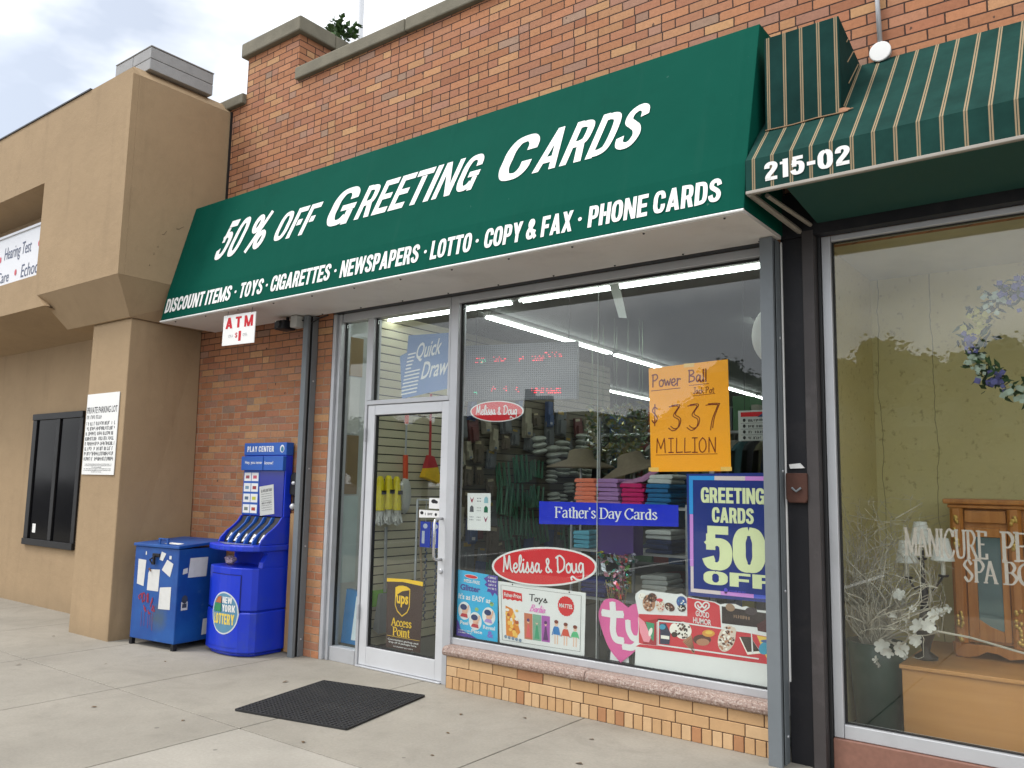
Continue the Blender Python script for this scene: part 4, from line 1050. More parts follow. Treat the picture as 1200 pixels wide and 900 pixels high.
# blue metal box
BX = thing("blue_metal_box", "scuffed blue metal box with red graffiti and paper labels beside the pillar", "box", (-3.105, -0.765, 0))
blue = NT("scuffed_blue_paint"); vec, x, y, z = blue.xyz()
n1 = blue.noise(vec, 2.2, 7.0, 0.65); n2 = blue.noise(vec, 9.0, 6.0, 0.7)
cc = blue.mix(blue.ramp(n1, [(0.35, 0.0), (0.7, 1.0)]), (0.005, 0.05, 0.25), (0.012, 0.105, 0.36))
dx, dz = blue.m('SUBTRACT', x, 0.38), blue.m('SUBTRACT', z, 0.26)
gr = blue.m('ADD', blue.m('POWER', dx, 2.0), blue.m('POWER', dz, 2.0))
cc = blue.mix(blue.m('MULTIPLY', blue.ramp(blue.m('ADD', gr, blue.m('MULTIPLY', n2, 0.03)), [(0.012, 1.0), (0.034, 0.0)]), 0.75), cc, (0.07, 0.10, 0.08))
cc = blue.mix(blue.ramp(n2, [(0.62, 0.0), (0.74, 0.4)]), cc, (0.10, 0.17, 0.30))
blue.base(cc); blue.rough(0.42); blue.bump(n1, 0.1, 0.01)
b = MB(); b.box(0.0, 0.60, 0.0, 0.50, 0.055, 0.845)
body = b.build("body", blue.mat, BX, bevel=0.006, keep=True)
b = MB(); b.hexa([(-0.012, -0.014, 0.847), (0.612, -0.014, 0.847), (0.612, 0.51, 0.885), (-0.012, 0.51, 0.885)], [(-0.012, -0.014, 0.872), (0.612, -0.014, 0.872), (0.612, 0.51, 0.905), (-0.012, 0.51, 0.905)])
lid = b.build("lid", blue.mat, BX, bevel=0.004, keep=True)
b = MB(); b.box(0.27, 0.29, 0.03, 0.045, 0.876, 0.915); b.box(0.38, 0.40, 0.03, 0.045, 0.876, 0.915); b.box(0.27, 0.40, 0.028, 0.047, 0.9155, 0.925); b.build("lid_handle", blue.mat, lid, keep=True)
b = MB(); b.hexa([(0.31, 0.06, 0.8775), (0.52, 0.05, 0.877), (0.50, 0.12, 0.881), (0.33, 0.13, 0.882)], [(0.31, 0.06, 0.8785), (0.52, 0.05, 0.878), (0.50, 0.12, 0.8825), (0.33, 0.13, 0.8835)]); b.build("paper", M['white'], lid, keep=True)
for x0, y0 in ((0.0, 0.0), (0.565, 0.0), (0.565, 0.465), (0.0, 0.465)):
    b = MB(); b.box(x0, x0 + 0.035, y0, y0 + 0.035, 0.0, 0.0545); b.build("leg", M['black_paint'], BX, keep=True)
paper = surf("worn_paper_label", (0.62, 0.62, 0.60), 0.8, 0, 0.1, 20, dirt=0.25, dcol=(0.35, 0.34, 0.33))
fb = lambda u, v, l=0.0: (u, -0.0022 - l, v)
for pts in ([(.055, .52), (.15, .505), (.165, .73), (.055, .735)], [(.20, .475), (.355, .475), (.36, .66), (.22, .655), (.205, .62)], [(.37, .33), (.525, .335), (.525, .525), (.375, .51)], [(.385, .66), (.50, .605), (.535, .72), (.45, .75)], [(.345, .745), (.39, .735), (.43, .80), (.37, .815)], [(.15, .775), (.165, .775), (.165, .805), (.15, .805)], [(.475, .755), (.505, .755), (.505, .785), (.475, .785)]):
    b = MB(); b.flat(pts, [tuple(range(len(pts)))], fb); b.build("paper_label", paper, BX, keep=True)
fs_ = lambda u, v, l=0.0: (0.6022 + l, u, v)
for pts in ([(.10, .60), (.29, .60), (.30, .765), (.115, .765)], [(.045, .63), (.095, .64), (.095, .685), (.05, .675)], [(.05, .33), (.115, .33), (.115, .40), (.05, .40)], [(.275, .10), (.46, .105), (.46, .235), (.285, .235)]):
    b = MB(); b.flat(pts, [tuple(range(len(pts)))], fs_); b.build("paper_label", paper, BX, keep=True)
b = MB(); oval(b, .083, .42, .03, .035, fs_, n=16); rect(b, .06, .35, .105, .385, lambda u, v, l=0.0: (0.603, u, v)); b.build("emblem_sticker", ink((0.05, 0.06, 0.09)), BX, keep=True)
b = MB(); rnd = random.Random(4)
for x0, z0, sx, sz in ((.09, .385, .05, .07), (.14, .36, .05, .09), (.19, .36, .045, .10), (.24, .33, .05, .10), (.17, .29, .05, .08), (.22, .265, .05, .08), (.28, .30, .05, .07)):
    pts = [(x0 + sx * rnd.random(), z0 + sz * rnd.random()) for _ in range(5)]; ribbon(b, catmull(pts, 5), 0.011, fb)
for x0 in (.15, .19, .24, .27, .30): ribbon(b, [(x0, .29), (x0 + .004, .14 + .1 * rnd.random())], 0.0035, fb)
b.build("graffiti", surf("red_spray_paint", (0.26, 0.018, 0.045), 0.6, 0, 0.3, 30), BX, keep=True)
b = MB(); b.box(.255, .35, -.012, -.0005, .765, .795); b.box(.285, .305, -.03, -.0125, .70, .775); b.tube([(.29, -.02, .765), (.25, -.03, .74), (.28, -.02, .70)], .008, 6); b.build("hasp", M['black_paint'], BX, bevel=0.003, keep=True)
b = MB(); b.tube([(.205, -.003, .655), (.23, -.012, .665), (.25, -.014, .64)], .006, 6); b.build("rusty_bracket", surf("rusty_brown", (0.16, 0.08, 0.05), 0.8), BX, keep=True)
BX.rotation_euler = (0, 0, R(6))

# lottery play centre
PC = thing("play_center_stand", "bright blue moulded lottery stand with PLAY CENTER header by the brick wall", "lottery stand", (-2.12, -0.3, 0))
pb = surf("blue_moulded_plastic", (0.006, 0.033, 0.52), 0.38, 0, 0.12, 4.0, 0.06, 150, dirt=0.55, dcol=(0.05, 0.085, 0.26))
hb = surf("blue_header_plastic", (0.012, 0.095, 0.42), 0.4, 0, 0.08, 5.0)
dk = surf("slot_black", (0.01, 0.01, 0.014), 0.6)
FX = [(-2.42, -.42), (-2.39, -.462), (-2.29, -.502), (-2.16, -.520), (-2.03, -.515), (-1.92, -.488), (-1.845, -.435), (-1.82, -.39)]
def yf(x):
    for (a, p), (c_, q) in zip(FX, FX[1:]):
        if a <= x <= c_: return p + (q - p) * (x - a) / (c_ - a)
    return -.4
def foot(g=0.0, yb=-.10): return [(-2.42 - g, yb)] + [(x + (g if x > -2.12 else -g) * (1 if abs(x + 2.12) > .2 else 0), y - g) for x, y in FX] + [(-1.82 + g, yb)]
b = MB(); b.prism(foot(-0.02), 'z', 0.0, 0.03); b.prism(foot(0.008), 'z', 0.0305, 0.36); b.build("base", pb, PC, bevel=0.014, seg=3)
b = MB(); b.prism(foot(-0.008), 'z', 0.3605, 0.372); b.prism(foot(0.004), 'z', 0.3725, 0.715); b.build("cabinet", pb, PC, bevel=0.016, seg=3)
ff = lambda u, v, l=0.0: (u, yf(u) - 0.0105 - l, v)
b = MB()
for k in range(8):
    a = -2.29 + 0.047 * k
    for z0, z1 in ((.075, .345), (.385, .655)): b.add([ff(a, z0), ff(a + .047, z0), ff(a + .047, z1), ff(a, z1)], [(0, 1, 2, 3)])
cdoor = b.build("cabinet_door", pb, PC)
for p in cdoor.data.vertices: p.co.y += -0.003
b = MB()
for x0, x1, z0, z1 in ((-2.296, -2.290, .07, .66), (-1.914, -1.908, .07, .66)): b.add([ff(x0, z0, .0005), ff(x1, z0, .0005), ff(x1, z1, .0005), ff(x0, z1, .0005)], [(0, 1, 2, 3)])
for k in range(8):
    a = -2.29 + .047 * k; b.add([ff(a, .655, .0005), ff(a + .047, .655, .0005), ff(a + .047, .662, .0005), ff(a, .662, .0005)], [(0, 1, 2, 3)])
b.build("door_gap", surf("dark_blue_gap", (0.002, 0.006, 0.12), 0.6), PC)
def fo(u, v, l=0.0): return (u, yf(u) - 0.0145 - l, v)
def sect(mb, cx, cz, rx, rz, m, l):
    N = 28
    for i in range(N):
        a, c_ = cx - rx + 2 * rx * i / N, cx - rx + 2 * rx * (i + 1) / N
        h = lambda x: rz * math.sqrt(max(0, 1 - ((x - cx) / rx) ** 2))
        mb.add([fo(a, cz - h(a), l), fo(c_, cz - h(c_), l), fo(c_, cz + h(c_), l), fo(a, cz + h(a), l)], [(0, 1, 2, 3)], m)
b = MB(); sect(b, -2.075, .345, .165, .172, 0, 0.0); sect(b, -2.075, .345, .153, .160, 1, .0008)
em = b.build("lottery_emblem", [ink((0.55, 0.58, 0.6)), ink((0.10, 0.24, 0.36))], PC)
b = MB()
def fo2(u, v, l=0.0): return fo(u, v, .0018 + l)
for pts, m in (([(-2.20, .355), (-2.105, .355), (-2.105, .42), (-2.195, .42)], 0), ([(-2.19, .425), (-2.105, .425), (-2.105, .482), (-2.15, .472)], 1)): b.flat(pts, [(0, 1, 2, 3)], lambda u, v, l=0.0: fo(u, v, .007), m)
block(b, "NEW", -2.095, .425, .115, .052, fo2, 2); block(b, "YORK", -2.095, .358, .15, .056, fo2, 2); block(b, "LOTTERY", -2.20, .255, .25, .085, fo2, 3)
b.build("lettering", [ink((0.04, 0.22, 0.09)), ink((0.42, 0.14, 0.06)), ink((0.7, 0.7, 0.68)), ink((0.72, 0.55, 0.10))], em)
b = MB(); b.box(-2.42, -1.82, -.22, -.10, .716, .85); b.prism([(-.22, .716), (-.36, .716), (-.35, .76), (-.31, .82), (-.33, .85), (-.22, .85)], 'x', -1.875, -1.8205); b.build("recess", pb, PC)
b = MB(); b.prism(foot(0.02), 'z', 0.851, 0.902); counter = b.build("counter", pb, PC, bevel=0.012, seg=3)
b = MB()
for k in range(7):
    a = -2.40 + .072 * k; b = MB(); b.add([(a, yf(a) - .024, .862), (a + .006, yf(a) - .024, .862), (a + .006, yf(a) - .024, .892), (a, yf(a) - .024, .892)], [(0, 1, 2, 3)]); b.build("lip_rib", hb, counter)
b = MB(); b.add([(-2.40, -.40, .9035), (-2.15, -.50, .9035), (-1.90, -.42, .9035), (-1.90, -.40, .9035), (-2.38, -.385, .9035)], [(0, 1, 2, 3, 4)]); b.build("counter_edge", surf("worn_counter", (0.20, 0.22, 0.33), 0.4), counter)
b = MB(); b.prism([(-.40, .9035), (-.10, .9035), (-.10, 1.13), (-.185, 1.13), (-.215, 1.085), (-.265, 1.04), (-.33, .995), (-.38, .945)], 'x', -1.836, -1.8205)
b.build("cheek", pb, PC, bevel=0.004); b = MB(); b.prism([(-.40, .9035), (-.10, .9035), (-.10, 1.13), (-.185, 1.13), (-.215, 1.085), (-.265, 1.04), (-.33, .995), (-.38, .945)], 'x', -2.4195, -2.404); b.build("cheek", pb, PC, bevel=0.004)
b = MB(); b.prism([(-.345, .9036), (-.335, .945), (-.295, .995), (-.235, 1.04), (-.19, 1.08), (-.165, 1.125), (-.11, 1.125), (-.11, .9036)], 'x', -2.4035, -1.8365); b.build("slot_back", dk, PC)
for k in range(1, 5):
    a = -2.404 + .5675 * k / 5
    b = MB(); b.prism([(-.385, .9035), (-.375, .935), (-.335, .985), (-.275, 1.03), (-.225, 1.075), (-.195, 1.125), (-.135, 1.125), (-.135, .9035)], 'x', a - .008, a + .008); b.build("slot_divider", hb, PC, bevel=0.003)
rnd = random.Random(2)
for k, (u, q) in enumerate(((-2.36, .02), (-2.255, .03), (-2.14, .022), (-2.03, .045), (-1.90, .035))): b = MB(); b.hexa([(u, -.352, .92), (u + q, -.352, .92), (u + q, -.346, .92), (u, -.346, .92)], [(u + .01, -.312, .985), (u + q, -.312, .975), (u + q, -.306, .975), (u + .01, -.306, .985)]); b.build("bet_slip", M['white'], PC)
b = MB(); b.box(-2.42, -1.82, -.17, -.10, 1.131, 1.663); panel = b.build("panel", pb, PC, bevel=0.004)
b = MB(); b.box(-2.423, -1.817, -.178, -.10, 1.664, 1.775); b.build("header", hb, PC, bevel=0.004)
b = MB(); b.box(-2.42, -2.105, -.205, -.1705, 1.53, 1.655); b.build("header_box", hb, PC, bevel=0.004); b = MB(); b.box(-2.095, -1.82, -.205, -.1705, 1.53, 1.655); b.build("header_box", hb, PC, bevel=0.004)
b = MB(); b.box(-2.415, -2.185, -.1735, -.1705, 1.14, 1.525); b.build("card_panel", hb, PC)
b = MB(); b.box(-2.175, -1.835, -.176, -.1705, 1.135, 1.525); b.build("poster_pocket", surf("dark_blue_plastic", (0.01, 0.02, 0.26), 0.2), PC)
fh = lambda u, v, l=0.0: (u, -.1795 - l, v); fh2 = lambda u, v, l=0.0: (u, -.2065 - l, v)
b = MB(); block(b, "PLAY CENTER", -2.375, 1.695, .385, .05, fh, gap=.12); oval(b, -1.875, 1.72, .03, .034, fh, n=18); txt(b, "Hey, you never", -2.36, 1.578, .25, .036, fh2, .015); txt(b, "know!", -2.075, 1.582, .12, .03, fh2, .015)
b.build("lettering", ink((0.72, 0.74, 0.78)), PC)
b = MB(); oval(b, -1.872, 1.716, .02, .024, lambda u, v, l=0.0: (u, -.1803, v), n=14); b.build("header_emblem", ink((0.05, 0.2, 0.3)), PC)
cols = [S(150, 80, 90), S(190, 90, 110), S(120, 150, 170), S(150, 60, 70), S(90, 110, 130), S(190, 190, 70), S(120, 130, 120), S(170, 70, 60)]
for r4 in range(4):
    for c2 in range(2):
        x0, z0 = -2.402 + .108 * c2, 1.435 - .094 * r4
        b = MB(); b.box(x0, x0 + .098, -.1755, -.1738, z0, z0 + .075, 0); rect(b, x0 + .022, z0 + .022, x0 + .075, z0 + .05, lambda u, v, l=0.0: (u, -.1763, v), 1)
        b.build("game_card", [M['white'], ink(cols[r4 * 2 + c2])], PC)
fq = wallmap(-.1785, 0, 0, R(7), (-2.05, 1.27))
b = MB(); slab(b, rectpts(-2.155, 1.145, -1.955, 1.40), fq, .0015, 0)
fq2 = lambda u, v, l=0.0: (lambda p: (p[0], -.1793 - l, p[2]))(fq(u, v))
rnd = random.Random(8); fake_line(b, -2.13, -1.98, 1.345, .026, fq2, 1, rnd=rnd); fake_line(b, -2.12, -1.99, 1.24, .02, fq2, 1, rnd=rnd)
for k in range(8): fake_line(b, -2.13, -1.98, 1.325 - .02 * k, .007, fq2, 1, rnd=rnd)
b.build("taped_notice", [surf("notice_paper", (0.55, 0.56, 0.53), 0.8), ink((0.10, 0.10, 0.10))], PC)
b = MB()
fw = lambda u, v, l=0.0: (u, -.2225 - l, v)
ribbon(b, [(-1.985 + .022 * math.cos(a), .755 + .022 * math.sin(a)) for a in [R(k) for k in range(120, 421, 20)]], .006, fw)
ribbon(b, [(-1.992, .80), (-1.99, .768), (-1.97, .768), (-1.957, .742), (-1.945, .748)], .006, fw); oval(b, -1.993, .812, .007, .008, fw, n=10)
b.build("wheelchair_symbol", ink((0.5, 0.5, 0.52)), PC)
b = MB(); rnd = random.Random(6)
b.ball((-2.27, -.36, .755), (.06, .04, .032), 12, 8, fn=lambda p: 0.75 + 0.5 * rnd.random())
tr = b.build("crumpled_wrapper", surf("crumpled_paper", (0.55, 0.42, 0.42), 0.7, 0, 0.3, 20), origin=(-2.27, -.36, .72))
tag(tr, "crumpled pinkish paper on the ledge of the blue lottery stand", "litter")

# wooden board and black lock box behind the stand
wb = MB(); wb.box(-1.79, -1.655, -.125, -.084, .012, 1.165)
tag(wb.build("wood_board", wood("pine_board", (0.30, 0.17, 0.075), (0.42, 0.26, 0.12), 'z', 0.8, 0.7), origin=(-1.72, -.10, .012), bevel=0.003), "upright pine board between the blue lottery stand and the shutter rail", "board")
LB = thing("lock_box", "small black wall box with steel knob above the pine board", "lock box", (-1.755, -.09, 1.18))
b = MB(); b.prism([(-1.81, 1.34), (-1.80, 1.49), (-1.78, 1.515), (-1.72, 1.515), (-1.70, 1.49), (-1.695, 1.34), (-1.72, 1.32), (-1.79, 1.32)], 'y', -.135, -.084); b.box(-1.785, -1.715, -.115, -.0845, 1.19, 1.319); b.build("case", M['black_paint'], LB, bevel=0.008)
b = MB(); b.ball((-1.752, -.137, 1.425), (.022, .014, .016), 12, 8); b.build("keyhole_cover", M['alu_lt'], LB, smooth=True)
b = MB(); b.ball((-1.755, -.13, 1.225), (.026, .026, .026), 12, 8); b.build("knob", M['alu_lt'], LB, smooth=True)

# rubber doormat with open grid
b = MB(); nX, nY, WX, WY = 27, 29, .85, .875
for i in range(nX + 1): q = -WX / 2 + WX * i / nX; b.box(q - .0065, q + .0065, -WY / 2, WY / 2, .002, .0135)
for j in range(nY + 1): q = -WY / 2 + WY * j / nY; b.box(-WX / 2, WX / 2, q - .006, q + .006, .0022, .0145)
mt = b.build("door_mat", surf("black_rubber", (0.016, 0.016, 0.017), 0.72, 0, 0.3, 5.0, dirt=0.3, dcol=(0.06, 0.055, 0.05)), keep=True)
mt.location = (-.245, -.905, 0); mt.rotation_euler = (0, 0, R(12))
tag(mt, "black rubber grid mat lying on the pavement before the door", "door mat")
b = MB(); b.box(-WX / 2 + .005, WX / 2 - .005, -WY / 2 + .005, WY / 2 - .005, .0008, .0017)
u_ = b.build("grime", surf("mat_grime", (0.05, 0.045, 0.04), 0.95), mt, keep=True)

# fallen leaves and scraps
lf = surf("dry_leaf", (0.13, 0.08, 0.04), 0.9, 0, 0.4, 30)
rnd = random.Random(21)
src = None
spots = [(-2.9, -1.75), (-1.3, -1.95), (-.95, -.75), (.55, -.55), (.75, -.9), (1.45, -.45), (.95, -1.25), (-.62, -1.75), (-2.45, -1.3), (1.62, -.85), (.25, -1.55), (-3.9, -1.05), (-2.2, -.95), (.9, -.35)]
for i, (x, y) in enumerate(spots):
    if src is None:
        b = MB(); b.add([(-.022, 0, .001), (-.006, -.011, .006), (.014, -.008, .009), (.024, .002, .002), (.010, .012, .008), (-.008, .010, .003)], [(0, 1, 5), (1, 2, 4, 5), (2, 3, 4)])
        src = b.build("fallen_leaf", lf, keep=True); o = src
        tag(src, "tiny curled brown leaf lying on the concrete pavement", "leaf", "dry leaves scattered on the pavement")
    else:
        o = src.copy(); COL.objects.link(o)
    o.location = (x, y, 0.0005); o.rotation_euler = (0, 0, rnd.random() * 6.28); q = 0.5 + 0.7 * rnd.random(); o.scale = (q, q, q)

# ================================================================== SIGNS IN THE CARD SHOP WINDOW (just behind the glass)
def sheet(name, label, cat, pts, y, mat_, th=0.0018, group=None):
    xs_ = [p[0] for p in pts]; zs_ = [p[1] for p in pts]
    b = MB(); slab(b, pts, lambda u, v: (u, y, v), th)
    o = b.build(name, mat_, origin=((min(xs_) + max(xs_)) / 2, y, min(zs_)))
    return tag(o, label, cat, group)
def at(y, k=1): return lambda u, v, l=0.0: (u, y - 0.0007 * k - l, v)
def quad(c00, c10, c11, c01, y, k=1):
    """unit square -> sheet corners (bottom left, bottom right, top right, top left)"""
    def fn(u, v, l=0.0):
        a = [c00[i] * (1 - u) * (1 - v) + c10[i] * u * (1 - v) + c11[i] * u * v + c01[i] * (1 - u) * v for i in (0, 1)]
        return (a[0], y - 0.0007 * k - l, a[1])
    return fn
WH = ink((0.74, 0.74, 0.73)); RED = ink(S(205, 25, 35)); BLK = ink((0.02, 0.02, 0.022))

def oval_sticker(label, cx, cz, rx, rz, rot, y):
    cs, sn = math.cos(rot), math.sin(rot)
    rp = lambda p: (cx + (p[0] - cx) * cs - (p[1] - cz) * sn, cz + (p[0] - cx) * sn + (p[1] - cz) * cs)
    o = sheet("oval_sticker", label, "sticker", [rp(p) for p in ovalpts(cx, cz, rx, rz)], y, WH)
    f1 = lambda u, v, l=0.0: (lambda q: (q[0], y - .0007 - l, q[1]))(rp((u, v)))
    f2 = lambda u, v, l=0.0: f1(u, v, l + .0007)
    b = MB(); oval(b, cx, cz, rx * .955, rz * .91, f1, n=48); b.build("red_field", RED, o)
    b = MB(); hand(b, "Melissa & Doug", cx - rx * .76, cz - rz * .30, rx * 1.54, rz * .90, f2, rz * .092, slant=0.0, top=1.95); b.build("script_lettering", WH, o)
    return o
oval_sticker("small red oval sticker with white script, high at the window's left edge", .34, 1.976, .248, .077, R(-2), .0095)
oval_sticker("large red oval sticker with white script, low in the window above the toys sign", .768, .897, .44, .131, R(4.2), .0085)

o = sheet("card_banner", "blue strip banner reading Father's Day Cards across the shop window", "banner", [(.737, 1.182), (1.782, 1.211), (1.783, 1.342), (.735, 1.338)], .0085, ink(S(15, 40, 190)))
fb_ = quad((.737, 1.182), (1.782, 1.211), (1.783, 1.342), (.735, 1.338), .0085)
b = MB(); asp = (1.045 / .145)
serif(b, "Father's Day Cards", .125, .30, .74, .47, lambda u, v, l: fb_(u, v, l), thick=.19, thin=.075); b.build("lettering", WH, o)

o = sheet("jackpot_poster", "bright orange handwritten poster reading 337 Million", "poster", [(1.596, 1.545), (2.125, 1.552), (2.113, 2.224), (1.580, 2.204)], .0085, surf("fluorescent_orange_card", (1.0, 0.40, 0.002), 0.6, 0, 0.03, 3))
f = at(.0085)
b = MB()
hand(b, "Power", 1.605, 2.083, .20, .078, f, .0085); hand(b, "Ba||", 1.855, 2.098, .125, .075, f, .0085)
hand(b, "Jack Pot", 1.885, 2.025, .14, .038, f, .004); ribbon(b, [(1.60, 2.058), (1.80, 2.066)], .004, f); ribbon(b, [(1.86, 2.078), (1.99, 2.083)], .003, f); ribbon(b, [(1.885, 2.012), (2.03, 2.02)], .003, f)
hand(b, "$", 1.60, 1.845, .055, .115, f, .0075)
for ch_, x0 in (("3", 1.715), ("3", 1.84), ("7", 1.965)):
    hand(b, ch_, x0, 1.80, .095, .155, f, .0055); hand(b, ch_, x0 + .016, 1.812, .088, .150, f, .0055)
for ch_, x0, w_ in (("#", 1.632, .07), ("I", 1.715, .04), ("L", 1.765, .05), ("L", 1.82, .05), ("I", 1.875, .04), ("O", 1.92, .055), ("N", 1.98, .06)):
    hand(b, ch_, x0, 1.665, w_, .088, f, .0065)
ribbon(b, [(1.63, 1.65), (2.04, 1.655)], .003, f)
b.build("handwriting", ink(S(120, 35, 10)), o)
tp = surf("clear_tape", (.85, .55, .16), .12)
for cx, cz in ((1.86, 2.205), (1.615, 1.56), (2.095, 1.565)):
    b = MB(); rect(b, cx - .035, cz - .012, cx + .035, cz + .012, at(.0085, 1.2)); b.build("tape", tp, o)

GY = .0085
o = sheet("sale_poster", "blue poster reading Greeting Cards 50% Off beside the shutter rail", "poster", [(1.845, .805), (2.394, .812), (2.394, 1.545), (1.838, 1.533)], GY, ink(S(28, 48, 125)))
f = at(GY)
b = MB()
segs = [(1.855, 1.497, 2.02, 1.522, 0), (2.02, 1.4972, 2.21, 1.5222, 3), (2.21, 1.4974, 2.39, 1.5224, 2), (1.855, 1.29, 1.880, 1.4965, 0), (1.858, .98, 1.880, 1.2895, 2), (1.861, .850, 1.880, .9795, 3), (1.861, .828, 2.05, .8495, 3), (2.05, .8282, 2.25, .8497, 2), (2.25, .8284, 2.39, .8499, 1)]
for x0, z0, x1, z1, m in segs: rect(b, x0, z0, x1, z1, f, m)
b.build("border", [ink(S(50, 150, 220)), ink(S(70, 90, 200)), ink(S(205, 140, 215)), ink(S(215, 200, 200))], o)
b = MB(); lim = ink(S(222, 228, 180))
block(b, "GREETING", 1.932, 1.362, .392, .092, f, gap=.05); block(b, "CARDS", 2.002, 1.247, .256, .09, f, gap=.05)
block(b, "50", 1.942, .970, .378, .256, f, gap=.04, weight=1.12); block(b, "%", 2.325, 1.13, .06, .10, f); block(b, "OFF", 1.945, .883, .425, .079, f, gap=.05)
b.build("lettering", lim, o)
b = MB(); oval(b, 2.083, .857, .012, .014, f, n=12); rect(b, 2.075, .838, 2.09, .845, f); fake_line(b, 2.105, 2.20, .848, .013, f, rnd=random.Random(1)); b.build("small_mark", ink(S(90, 80, 200)), o)

o = sheet("leaflet", "small white leaflet with rows of coloured icons at the window's left edge", "leaflet", [(.094, 1.112), (.309, 1.115), (.304, 1.383), (.086, 1.379)], .0085, WH)
b = MB(); f = at(.0085); cl = [S(150, 30, 60), S(90, 90, 100), S(140, 180, 190), S(90, 90, 95), S(150, 150, 150), S(20, 100, 70), S(120, 120, 130), S(130, 130, 130), S(140, 60, 90)]
for k in range(9):
    cx, cz = .13 + .067 * (k % 3), 1.335 - .068 * (k // 3)
    if k % 3 == 1 or k == 6:
        for q in range(6): oval(b, cx - .014 + .014 * (q % 3), cz + .008 - .02 * (q // 3), .004, .005, f, k, n=8)
    elif k == 0 or k == 8: b.flat([(cx - .02, cz + .02), (cx, cz - .004), (cx + .02, cz + .02), (cx + .004, cz - .024), (cx - .004, cz - .022)], [(0, 1, 4), (1, 2, 3), (1, 3, 4)], f, k)
    else: b.flat([(cx - .019, cz - .024), (cx + .019, cz - .024), (cx + .017, cz + .012), (cx, cz + .025), (cx - .017, cz + .012)], [(0, 1, 2, 3, 4)], f, k)
b.build("icons", [ink(c_) for c_ in cl], o)

# toys sign
TY = .016
C4 = ((.409, .343), (1.106, .350), (1.114, .752), (.383, .767))
o = sheet("toys_sign", "white board reading Toys with red circle and doll pictures low in the window", "sign", list(C4), TY, WH, .004)
f = quad(*C4, TY); f2 = quad(*C4, TY, 2)
b = MB()
for p, q in (((.035, .06), (.955, .06)), ((.955, .06), (.955, .945)), ((.955, .945), (.035, .945)), ((.035, .945), (.035, .06))): ribbon(b, [p, q], .004, f, cap=False)
b.build("border_line", BLK, o)
b = MB(); hand(b, "Toys", .375, .745, .22, .15, f, .017, top=2.0) if False else None
for ch_, x0, w_ in (("T", .375, .06), ("o", .435, .045), ("y", .485, .045), ("s", .537, .045)): hand(b, ch_, x0, .755, w_, .105 if ch_ == "T" else .105, f, .0125)
b.build("handwriting", BLK, o)
b = MB(); pts = [(.055, .87), (.17, .865), (.285, .85), (.29, .715)] + [(.29 - .235 * k / 8, .715 + (.018 if k % 2 else 0)) for k in range(1, 9)]
b.flat(pts, [tuple(range(len(pts)))], f, 0); txt(b, "Fisher-Price", .07, .765, .205, .065, f2, .02, 0, 1); b.build("red_label", [RED, WH], o)
b = MB(); N = 40
pts = [(.79 + .088 * (1 + .05 * (i % 2)) * math.cos(2 * math.pi * i / N), .745 + .155 * (1 + .05 * (i % 2)) * math.sin(2 * math.pi * i / N)) for i in range(N)]
b.flat(pts, [tuple(range(N))], f, 0); txt(b, "MATTEL", .712, .715, .158, .065, f2, .02, 0.1, 1); b.build("red_circle", [RED, WH], o)
b = MB(); pink = ink(S(225, 130, 195))
hand(b, "Ba", .375, .585, .085, .11, f, .012, slant=.3) ; hand(b, "rb", .455, .585, .055, .11, f, .012, slant=.3); hand(b, "ie", .50, .585, .05, .105, f, .012, slant=.3); b.build("pink_script", pink, o)
b = MB(); rnd = random.Random(12); oc = [ink(S(215, 130, 40)), ink(S(170, 80, 35)), ink(S(235, 190, 90)), ink(S(230, 225, 215)), ink(S(120, 140, 160))]
b.flat([(.085, .14), (.2, .12), (.26, .22), (.22, .42), (.17, .58), (.085, .62)], [(0, 1, 2, 3, 4, 5)], f, 0)
for k in range(26): oval(b, .095 + .13 * rnd.random(), .16 + .40 * rnd.random(), .012 + .014 * rnd.random(), .02 + .03 * rnd.random(), quad(*C4, TY, 2 + .05 * k), rnd.choice((1, 2, 2, 3)), n=9)
for k in range(5): oval(b, .08 + .045 * k, .12 - .006 * k, .018, .028, quad(*C4, TY, 4 + .1 * k), 4, n=9)
b.build("toy_box_picture", oc, o)
b = MB(); dc = [ink(S(190, 110, 80)), ink(S(120, 165, 140)), ink(S(165, 85, 165)), ink(S(215, 90, 90)), ink(S(90, 45, 100)), ink(S(225, 190, 165)), ink(S(60, 150, 110))]
for k in range(3):
    x0 = .31 + .102 * k; rect(b, x0, .13, x0 + .098, .545, f, k)
    b.flat([(x0 + .02, .16), (x0 + .078, .16), (x0 + .058, .37), (x0 + .04, .37)], [(0, 1, 2, 3)], f2, (3, 6, 4)[k]); oval(b, x0 + .049, .42, .014, .035, f2, 5, n=12); oval(b, x0 + .049, .437, .017, .028, quad(*C4, TY, 2.6), (4, 1, 4)[k], n=12)
b.build("doll_boxes_picture", dc, o)
b = MB(); fc_ = [ink(S(45, 120, 185)), ink(S(205, 80, 60)), ink(S(90, 185, 130)), ink(S(225, 185, 160)), ink(S(120, 55, 40))]
for k in range(3):
    cx, zt = .685 + .105 * k, .50 - .02 * k
    b.flat([(cx - .035, .27), (cx + .035, .27), (cx + .024, zt - .10), (cx - .024, zt - .10)], [(0, 1, 2, 3)], f, k); oval(b, cx, zt - .055, .02, .042, f, 3, n=12); oval(b, cx, zt - .025, .024, .03, f2, 4, n=12)
    for s in (-1, 1): rect(b, cx + s * .014 - .006, .12, cx + s * .014 + .006, .268, f, 3); ribbon(b, [(cx + s * .026, zt - .12), (cx + s * .045, .26)], .010, f2, k)
b.build("doll_figures_picture", fc_, o)
b = MB()
for u in (.175, .825): oval(b, u, .975, .008, .014, f, n=10)
b.build("pin_holes", BLK, o)

